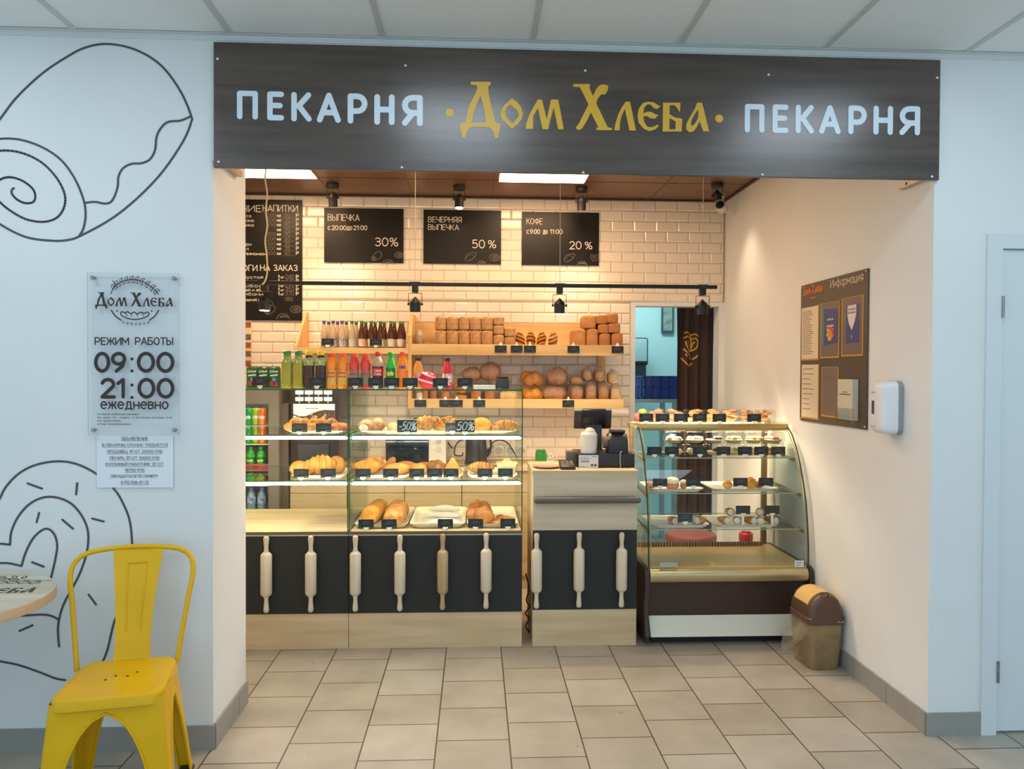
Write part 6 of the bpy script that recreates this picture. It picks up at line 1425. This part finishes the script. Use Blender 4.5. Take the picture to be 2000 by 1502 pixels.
text(mb_, '~~~', fm_, (a0+a1)/2, b1-.06, .012, .15, .06, 'c', 1)
mb_.build('leaflet', [mat('book_brown', (124, 104, 90), .4), mat('book_ink', (92, 74, 66), .5)], t, label='brown booklet in a cream pocket')
a0, _ = ab(425, 1100); a1, _ = ab(540, 1100); _, b0 = ab(480, 1265); _, b1 = ab(480, 952)
mb_ = MB().prism([(a0,b0),(a1,b0),(a1,b1),(a0,b1)], lambda a, b: ib(a, b, .0), lambda a, b: ib(a, b, .03), 0)
fm_ = lambda a, b: ib(a, b, .0304)
text(mb_, '~~~', fm_, (a0+a1)/2, b0+(b1-b0)*.66, .012, .2, .05, 'c', 1); ribbon(mb_, [(a0+.02, b0+(b1-b0)*.63), (a1-.02, b0+(b1-b0)*.63)], .005, fm_, 1)
mb_.build('booklet', [mat('booklet_grey', (206, 196, 178), .5), mat('booklet_ink', (70, 62, 56), .6)], t, label='grey booklet standing in the lower right pocket')
MB().prism([(a0-.02,b0-.012),(a1+.03,b0-.012),(a1+.03,b0+.06),(a0-.02,b0+.06)], lambda a, b: ib(a, b, .034), lambda a, b: ib(a, b, .0365)).build('clear_pocket', glass('pocket_clear', (240, 244, 246), .8), t)
lg = MB(); a0, b0 = ab(112, 320); a1, _ = ab(268, 300); k = a1-a0
for lp in LN:
    ribbon(lg, [(a0+x*k, b0+.012+z*k) for x, z in lp+lp[:1]], .0045, lambda a, b: ib(a, b, .0006), 0, 6)
text(lg, 'пекарня', lambda a, b: ib(a, b, .0006), a0+k*.52, b0-.02, .014, .14, .07, 'c', 1)
a0, b0 = ab(325, 268); a1, _ = ab(580, 215)
text(lg, 'Информация', lambda a, b: ib(a, b, .0006), a0, b0+.012, .046, .1, a1-a0, mi=2)
lg.build('lettering', [mat('orange_ink', (206, 118, 44), .5), gol, mat('cream_ink', (226, 208, 180), .5)], t)
for x, y in ((98, 245), (600, 115), (96, 1258), (590, 1320)):
    a, b = ab(x, y); a = min(max(a, .01), bwid-.01); b = min(max(b, .01), bhei-.01)
    MB().blob(tuple(ib(a, b)), (.003, .006, .006), 8, 6).build('screw', mat('screw_light', (200, 190, 176), .3, .6), t)
# sanitiser dispenser
zy0, zy1 = 3.275, 3.405; zz0, zz1 = atx(1740, 850, XW-.05).z, atx(1740, 744, XW-.05).z
t = thing('soap_dispenser', 'white wall dispenser with a narrow dark window on the right wall', 'dispenser', (XW, (zy0+zy1)/2, zz0))
def drr(x, e, z0, z1): return [Vector((x, y, z)) for y, z in [(p.x, p.y) for p in rrect((zy0+zy1)/2, (z0+z1)/2, (zy1-zy0)/2-e, (z1-z0)/2-e, .03, 0, 5)]]
MB().loft([drr(XW, 0, zz0, zz1), drr(XW-.022, 0, zz0, zz1)], cap0=True, cap1=True).build('back_plate', mat('dispenser_grey', (146, 152, 156), .4), t)
MB().loft([drr(XW-.0222, .001, zz0, zz1), drr(XW-.07, .004, zz0, zz1), drr(XW-.087, .014, zz0, zz1), drr(XW-.093, .03, zz0, zz1)], cap0=True, cap1=True).build('cover', mat('dispenser_white', (226, 226, 230), .3), t)
yc_ = (zy0+zy1)/2+.02
MB().rbox((XW-.0935, yc_, (zz0+zz1)/2+.0), (.004, .02, .062), .002).build('level_window', mat('window_dark', (70, 72, 80), .2), t)
m = MB(); dfm = lambda a, b: Vector((XW-.0938, yc_-a, zz0+b))
text(m, '~~', dfm, 0, .185, .011, .16, .035, 'c'); text(m, '~~', dfm, 0, .03, .01, .16, .035, 'c'); m.build('lettering', mat('dispenser_ink', (110, 110, 120), .5), t)
# waste bin
bc = Vector((1.792, 3.868, 0)); rzb = R(4)
t = thing('waste_bin', 'tan and brown swing-lid bin in the corner by the right wall', 'bin', tuple(bc), rzb)
hx, hy, zb_ = .092, .115, .242
MB().loft([rrect(0, 0, hx*.84, hy*.84, .03, 0.001), rrect(0, 0, hx*.86, hy*.86, .03, .01), rrect(0, 0, hx, hy, .034, zb_)], cap0=True, cap1=True).build('body', mat('bin_tan', (152, 124, 82), .4, var=(10, .25), c2=(128, 102, 64), bump=(22, .8)), t, world=False)
lidm = mat('bin_brown', (88, 60, 48), .4)
def dome(z, e): return rrect(0, 0, hx+.006-e[0], hy+.006-e[1], .034, z)
MB().loft([dome(zb_-.004, (0,0)), dome(zb_+.024, (0,0)), dome(zb_+.028, (.004,.004)), dome(zb_+.075, (.008, .006)), dome(zb_+.118, (.03, .006)), dome(zb_+.142, (.058, .008)), dome(zb_+.15, (.085, .04))], cap0=True, cap1=True).build('lid', lidm, t, world=False)
fl_ = []
for a in range(-70, 71, 10):
    x = (hx+.003)*math.sin(R(a))*.98; z = zb_+.055+.10*math.cos(R(a))**.9
    fl_.append([Vector((x, y, z)) for y in (-hy*.62, hy*.62)]+[Vector((x*.96, y, z-.006)) for y in (hy*.62, -hy*.62)])
MB().loft(fl_, cap0=True, cap1=True).build('flap', mat('flap_tan', (216, 178, 110), .45), t, world=False, label='tan swing flap')
m = MB(); text(m, '~~', plane((0, -hy-.0068, 0), (1,0,0), (0,0,1)), .05, zb_+.006, .012, .2, .035); m.build('lettering', mat('pale_ink', (190, 170, 150), .5), t, world=False)
bgm = film('bin_bag', (176, 160, 130), .22, .3)
MB().loft([rrect(0, 0, hx*.9, hy*.9, .03, .03), rrect(0, 0, hx*.95, hy*.95, .03, .1), rrect(0, 0, hx+.004, hy+.004, .034, zb_-.002)]).loft([[Vector((-hx*(.9 if k < 1 else 1)-s*(.03+.085*k), (.07-.05*k)*math.cos(a)-.02, .2-.085*k+(.03+.02*k)*math.sin(a)*(1-.6*(k > 1)))) for a in [2*PI*j/14 for j in range(14)]] for k, s in ((0, 0), (.5, .6), (1, .85), (1.25, .8), (1.4, .45), (1.45, .1))], cap0=True, cap1=True).build('liner_bag', bgm, t, world=False, label='translucent bin liner bulging at the side')
# ================================================================== LEFT WALL: DRAWINGS, SIGN, NOTICE
mf = plane((0, YF-.0012, 0), (1,0,0), (0,0,1)); dm = mat('drawing_black', (78, 78, 82), .7)
def fxy(u, v, y=YF): p = at(u, v, y); return p.x, p.z
def draw(m, pts, k, ox, oy, w_=.0085): ribbon(m, smooth_line([fxy(ox+x/k, oy+y/k) for x, y in pts], 5), w_, mf, 0, 10)
m = MB(); k = 3.004
for pts in ([(-330,1180),(-260,1010),(-120,850),(0,700),(100,570),(250,430),(400,330),(500,280),(620,258),(760,280),(880,335),(970,410),(1050,520),(1100,620),(1128,700)], [(1128,700),(1080,820),(960,1000),(820,1150),(660,1280),(480,1380),(400,1408),(300,1412),(150,1390),(0,1315),(-160,1200),(-260,1090),(-330,1180)][:-1],
  [(-290,1080),(-220,930),(-110,840),(0,815),(120,820),(250,865),(360,940),(440,1050),(490,1170),(503,1260),(490,1340),(465,1385)], [(-150,1010),(-90,920),(0,885),(120,895),(240,950),(330,1040),(380,1140),(375,1220),(330,1280),(250,1302),(150,1285),(60,1235),(0,1185),(-60,1110),(0,1055),(60,1040),(130,1060),(190,1105),(208,1150),(195,1185),(150,1192),(100,1170),(70,1135),(72,1112),(82,1105)],
  [(503,1190),(560,1185),(620,1195),(660,1175),(690,1100),(695,1040),(720,990),(770,962),(830,958),(880,935),(910,880),(920,800),(950,745),(990,715),(1060,708),(1115,685)]): draw(m, pts, k, 0, 0)
tag(m.build('wall_drawing', dm), 'dark outline drawing of a rolled pastry high on the left white wall', 'wall drawing', 'outline drawings on the left wall')
m = MB(); k = 3.13
for pts in ([(-90,560),(-50,450),(0,355),(40,280),(120,200),(220,150),(350,128),(470,145),(590,205),(700,300),(760,400),(795,500),(808,640),(800,800),(745,1000),(697,1115),(660,1270),(630,1350)], [(-60,640),(0,632),(62,638)], [(62,638),(70,560),(110,470),(180,390),(270,348),(360,352),(440,390),(500,460),(535,540),(540,620),(525,710),(490,810),(450,890),(400,980),(370,1060),(355,1150),(362,1260)],
  [(-60,755),(0,750),(60,752),(132,768)], [(132,768),(160,680),(210,590),(280,540),(330,570),(350,640),(340,720),(318,818),(290,920)], [(-60,1085),(0,1080),(130,1072),(260,1065),(320,1075),(362,1098)], [(-60,1340),(0,1350),(120,1375),(250,1420),(340,1455),(400,1465)]): draw(m, pts, k, 0, 860)
t = thing('wall_drawing', 'dark outline drawing of a sprinkled bun behind the yellow chair', 'wall drawing', (fxy(120, 1100)[0], YF-.001, fxy(120, 1300)[1]), 0, 'outline drawings on the left wall')
m.build('outline', dm, t)
for pts in ([(170,263),(258,295)], [(473,262),(466,330)], [(240,443),(225,500)], [(382,485),(447,540)], [(565,478),(635,496)], [(198,745),(268,772)], [(543,943),(588,1003)], [(120,1165),(200,1130)]):
    m = MB(); draw(m, pts, k, 0, 860); m.build('sprinkle', dm, t)
YP = YF-.02
t = thing('opening_hours_sign', 'clear acrylic opening hours sign on steel studs on the left white wall', 'sign', (fxy(260, 700)[0], YP, fxy(260, 848)[1]))
ax0, ax1, az0, az1 = fxy(171, 700, YP)[0], fxy(350, 700, YP)[0], fxy(265, 850, YP)[1], fxy(265, 533, YP)[1]
gbox(MB(), ax0, ax1, YP, YP+.004, az0, az1, 'y').build('acrylic_plate', [glass('acrylic', (250, 251, 252), 1.0, .0, .02), mat('acrylic_edge', (170, 186, 190), .2)], t)
for u, v in ((181, 541), (341, 541), (182, 844), (343, 842)):
    x, z = fxy(u, v, YP); x = min(max(x, ax0+.02), ax1-.02); z = min(max(z, az0+.02), az1-.02)
    MB().lathe([(0,-.0055),(.007,-.0055),(.0085,-.003),(.0085,.0),(.005,.0005),(.005,.0195),(0,.0195)], seg=14, T=Matrix.Translation((x, YP, z)) @ Matrix.Rotation(-PI/2, 4, 'X')).build('standoff', mat('stud_steel', (150, 150, 152), .25, .9), t)
pf = plane((0, YP-.0008, 0), (1,0,0), (0,0,1)); brown_i = mat('sign_brown_ink', (50, 34, 32), .5); m = MB()
def pxy(x, y): return fxy(160+x*.2262, 520+y*.2264, YP)
def ptext(s, x0, x1, yb2, yt2, wt, **kw): a, b = pxy(x0, yb2); c_, d_ = pxy(x1, yt2); text(m, s, pf, a, b, d_-b, wt, c_-a, **kw)
a, b = pxy(112, 343); c_, _ = pxy(788, 343); kq = c_-a
mlogo = filled('x', [[(a+x*kq, b+z*kq) for x, z in lp] for lp in LN], lambda x, z: Vector((x, YP-.0009, z)), brown_i)
mlogo.build('logo_lettering', brown_i, t)
ptext('РЕЖИМ', 110, 408, 680, 613, .15); ptext('РАБОТЫ', 458, 790, 680, 613, .15)
ptext('09', 105, 385, 920, 738, .17); ptext('00', 475, 800, 920, 738, .17); ptext('21', 160, 385, 1143, 963, .17); ptext('00', 480, 800, 1143, 963, .17)
for yy in (800, 903, 1025, 1132):
    x, z = pxy(432, yy); ribbon(m, [(x, z), (x+.0005, z)], .0125, pf, 0, 14)
ptext('ежедневно', 160, 750, 1234, 1140, .13)
for s, x1, yy in (('ИП Иванов Александр Сергеевич', 495, 1283), ('Юр. адрес: УР, г. Ижевск, ул. Васнецова Дмитрова, 34-8', 778, 1312), ('ИНН 183207759921', 338, 1341), ('ОГРНИП 321183200049804', 424, 1369)): ptext(s, 134, x1, yy, yy-13, .18)
# wheat ear, loaf and arcs of the emblem
def pl(pts, w_=.0035): ribbon(m, [pxy(x, y) for x, y in pts], w_, pf, 0, 8)
spine = smooth_line([(252,238),(275,185),(330,140),(400,118),(470,118),(550,145),(620,195),(660,240)], 5); pl(spine)
for i in range(4, len(spine)-2, 3):
    (x0, y0), (x1, y1) = spine[i], spine[i+1]; L_ = math.hypot(x1-x0, y1-y0); tx_, ty_ = (x1-x0)/L_, (y1-y0)/L_
    for s in (1, -1):
        nx_, ny_ = ty_*s, -tx_*s; dx_, dy_ = tx_*.75+nx_*.66, ty_*.75+ny_*.66
        ln_ = 44; px2, py2 = -dy_, dx_
        pl([(x0+dx_*ln_*q+px2*10*math.sin(PI*q), y0+dy_*ln_*q+py2*10*math.sin(PI*q)) for q in [j/6 for j in range(7)]]+[(x0+dx_*ln_*q-px2*10*math.sin(PI*q), y0+dy_*ln_*q-py2*10*math.sin(PI*q)) for q in [1-j/6 for j in range(7)]], .0026)
pl(smooth_line([(268,125),(285,155),(280,185)], 4)); pl(smooth_line([(255,380),(290,430),(340,466)], 5), .005); pl(smooth_line([(665,380),(630,430),(585,466)], 5), .005)
pl(smooth_line([(336,402),(350,392),(375,404),(395,392),(425,410),(450,395),(480,412),(510,396),(540,408),(560,396),(578,406),(570,428),(520,450),(455,460),(390,448),(345,425)], 4, True), .0045)
for x in (380, 420, 470, 520): pl([(x, 408), (x+12, 428)], .003)
pl([(303,385),(305,386)], .006); pl([(603,385),(605,386)], .006)
for i, ch in enumerate('пекарня'):
    x = 350+i*36; y = 492-14*((i-3)/3)**2+14; a, b = pxy(x, y+4); text(m, ch, pf, a, b, .014, .14, None)
m.build('lettering', brown_i, t)
t = thing('job_notice', 'white typed job notice in a clear sleeve taped below the acrylic sign', 'notice', (fxy(265, 900)[0], YF-.004, fxy(265, 958)[1]))
nx0, nx1, nz0, nz1 = fxy(190, 900)[0], fxy(339, 900)[0], fxy(265, 952)[1], fxy(265, 851)[1]
MB().box(nx0, nx1, YF-.004, YF-.003, nz0, nz1).build('sheet', mat('notice_paper', (238, 240, 243), .4), t)
MB().box(nx0-.004, nx1+.006, YF-.0052, YF-.0046, nz0-.018, nz1+.004).build('clear_sleeve', glass('sleeve', (253, 253, 254), .8, .08, .01), t)
m = MB(); nf = plane((0, YF-.0057, 0), (1,0,0), (0,0,1)); ni = mat('notice_ink', (76, 80, 90), .6)
rows = [('ОБЪЯВЛЕНИЕ', 650, 1225, 215, 1), ('В ПЕКАРНЮ СРОЧНО ТРЕБУЕТСЯ', 230, 1650, 355, 1), ('ПРОДАВЕЦ ЗП ОТ 25000 РУБ', 335, 1535, 495, 1), ('ПЕКАРЬ ЗП ОТ 30000 РУБ', 395, 1475, 635, 1), ('КУХОННЫЙ РАБОТНИК ЗП ОТ', 305, 1560, 770, 1), ('18700 РУБ', 720, 1150, 900, 1), ('ОБРАЩАТЬСЯ ПО НОМЕРУ', 415, 1440, 1030, 0), ('8 912 838-47-22', 640, 1240, 1165, 1)]
for s, x0, x1, y, ul in rows:
    a, b = fxy(180+x0*.09, 840+y*.09); c_, _ = fxy(180+x1*.09, 840+y*.09); text(m, s, nf, a, b, .0125, .11, c_-a, seg=6)
    if ul: ribbon(m, [(a, b-.003), (c_, b-.003)], .0012, nf, 0, caps=False)
m.build('lettering', ni, t)
# ================================================================== YELLOW CHAIR AND ROUND TABLE
yel_m = mat('yellow_enamel', (226, 176, 10), .38, var=(6, .08), coat=.0, spec=.3); dkh = mat('hole_dark', (40, 32, 10), .8); scuff = mat('foot_rubber', (44, 40, 34), .7)
crz = R(11); cl = Vector((-1.235, 2.675, 0))
t = thing('metal_chair', 'yellow metal cafe chair in front of the bun drawing on the left wall', 'chair', tuple(cl), crz)
SZ = .455
def seat_ring(e, z):
    out = []
    for p in rrect(0, 0, .174-e, .18-e, min(.06-min(e, .02)*.5, .174-e), z, 6):
        k_ = 1-.10*(p.y+.18)/.36; out.append(Vector((p.x*k_, p.y, z)))
    return out
st_ = MB().loft([seat_ring(-.004, SZ-.034), seat_ring(-.002, SZ-.014), seat_ring(.003, SZ-.003), seat_ring(.012, SZ), seat_ring(.03, SZ-.003), seat_ring(.09, SZ-.007), seat_ring(.165, SZ-.008)], cap1=True)
st_.loft([seat_ring(.004, SZ-.034), seat_ring(.012, SZ-.01), seat_ring(.165, SZ-.014)], cap1=True)
for hx_, hy_ in ((-.045,-.03),(-.02,0),(.02,-.01),(.045,.02)): st_.add([(hx_+.005*math.cos(2*PI*j/10), hy_+.03+.005*math.sin(2*PI*j/10), SZ-.0065) for j in range(10)], [tuple(range(10))], 1)
st_.build('seat', [yel_m, dkh], t, world=False)
LT = SZ-.012
def hw(z, s): return .171+(.042 if s < 0 else .05)*(1-z/LT)
def leg(sx, sy):
    m = MB(); Z = [LT*i/22 for i in range(23)]; ap = .398
    def inner(z, h0):
        if z >= ap: return 0
        t_ = z/ap; return (h0-.052)*(1-t_**2.6)**.5+.0
    k_ = lambda y: 1-.10*(y+.18)/.36 if abs(y) < .3 else 1
    A, B = [], []
    for z in Z:
        h = hw(z, sy); y = sy*h; hxx = hw(z, -1)*(1 if sy < 0 else (.9+.06*(1-z/LT)))
        xi = inner(z, hxx)*1.0; A.append([Vector((sx*xi, y, z)), Vector((sx*(xi+hxx)/2, y, z)), Vector((sx*(hxx-.014), y, z)), Vector((sx*(hxx-.004), y-sy*.004, z)), Vector((sx*hxx, y-sy*.014, z))])
        yi = inner(z, h); B.append([Vector((sx*hxx, y-sy*.014, z)), Vector((sx*hxx, sy*(yi+h)/2, z)), Vector((sx*hxx, sy*yi, z))])
    m.loft([a+b[1:] for a, b in zip(A, B)], closed=False)
    m.tube([a[0] for a, z in zip(A, Z) if z <= ap+.02], .005, 6); m.tube([b[-1] for b, z in zip(B, Z) if z <= ap+.02], .005, 6)
    lg_ = m.build('leg', yel_m, t, world=False, angle=60)
    h = hw(0, sy); hxx = hw(0, -1)*(1 if sy < 0 else .96)
    MB().rbox((sx*(hxx-.022), sy*(h-.022), .006), (.05, .05, .012), .004).build('foot_cap', scuff, lg_, world=False)
for sx in (-1, 1):
    for sy in (-1, 1): leg(sx, sy)
bk = [(-.168,.165,SZ-.03),(-.172,.172,SZ-.0),(-.185,.195,.55),(-.2,.222,.66),(-.213,.245,.745),(-.205,.262,.797),(-.17,.275,.828),(-.1,.282,.842),(0,.285,.847)]
bk = smooth_line(bk, 4); full = [(x-.014, y, z) for x, y, z in bk+[(-x, y, z) for x, y, z in bk[::-1][1:]]]
MB().tube(full, .0095, 10).build('back_frame', yel_m, t, world=False)
spn = smooth_line([(.064,.158,SZ-.008),(.062,.172,SZ+.012),(.06,.183,.52),(.064,.206,.61),(.073,.236,.71),(.083,.262,.79),(.087,.277,.838)], 5)
m = MB().loft([[Vector((-w_, y-.002, z)), Vector((0, y+.006, z)), Vector((w_, y-.002, z)), Vector((w_, y+.002, z)), Vector((0, y+.010, z)), Vector((-w_, y+.002, z))] for w_, y, z in spn], cap0=True, cap1=True)
em = [(w_*.42, y, z) for w_, y, z in spn if .54 < z < .80]
ln_ = [(-a, y+.0015, z) for a, y, z in em]+[(a, y+.0015, z) for a, y, z in em[::-1]]
m.tube(ln_, .0022, 6, closed=False)
m.build('back_splat', yel_m, t, world=False)
# table
tc_ = Vector((-1.825, 2.65, 0)); TR, TZ = .345, .742
t = thing('round_table', 'round pale wood cafe table with a dark wheat print at the left edge', 'table', tuple(tc_))
topm = wood('table_wood', (214, 202, 180), (196, 180, 152), 'x', .4, 3); edm = mat('table_edge', (206, 170, 130), .5)
tp_ = MB().lathe([(0, TZ-.034), (TR-.002, TZ-.034), (TR, TZ-.032), (TR, TZ-.003), (TR-.002, TZ)], tuple(tc_), 64, 1, cap=False).lathe([(TR-.002, TZ), (0, TZ)], tuple(tc_), 64, 0, cap=False)
tp_.build('table_top', [topm, edm], t)
q = atz(62, 1157, TZ); th = R(4); kq = .46
ox_, oy_ = q.x-kq*math.cos(th), q.y-kq*math.sin(th)
tfm = lambda x, z: Vector((ox_+x*math.cos(th)-z*math.sin(th), oy_+x*math.sin(th)+z*math.cos(th), TZ+.0008))
m = filled('x', [[(x*kq, z*kq*1.15) for x, z in lp] for lp in LN], tfm, brown_i)
for i in range(8):
    a = R(200-22*i)
    for s in (1, -1):
        c_ = (.24+.12*math.cos(a)+s*.012, .16+.045*math.sin(a)+.012*s); ribbon(m, [(c_[0]+.02*math.cos(s2)*math.cos(a+s)-.007*math.sin(s2)*math.sin(a+s), c_[1]+.02*math.cos(s2)*math.sin(a+s)+.007*math.sin(s2)*math.cos(a+s)) for s2 in [2*PI*j/10 for j in range(11)]], .004, tfm)
for i in range(4): c_ = (kq*(.62+.09*i), .145-.006*i); ribbon(m, [(c_[0]+.018*math.cos(s2), c_[1]+.014*math.sin(s2)) for s2 in [2*PI*j/12 for j in range(13)]], .004, tfm); ribbon(m, [(c_[0]-.01, c_[1]+.02), (c_[0]+.045, c_[1]+.03)], .004, tfm)
m.build('logo_print', brown_i, t)
lm_ = mat('table_leg', (60, 58, 56), .4, .5)
MB().lathe([(0, .02), (.03, .02), (.03, TZ-.045), (.12, TZ-.04), (.12, TZ-.0345), (0, TZ-.0345)], tuple(tc_), 20).build('leg', lm_, t)
MB().lathe([(0, 0), (.2, 0), (.2, .008), (.05, .02), (0, .021)], tuple(tc_), 32).build('base', lm_, t)
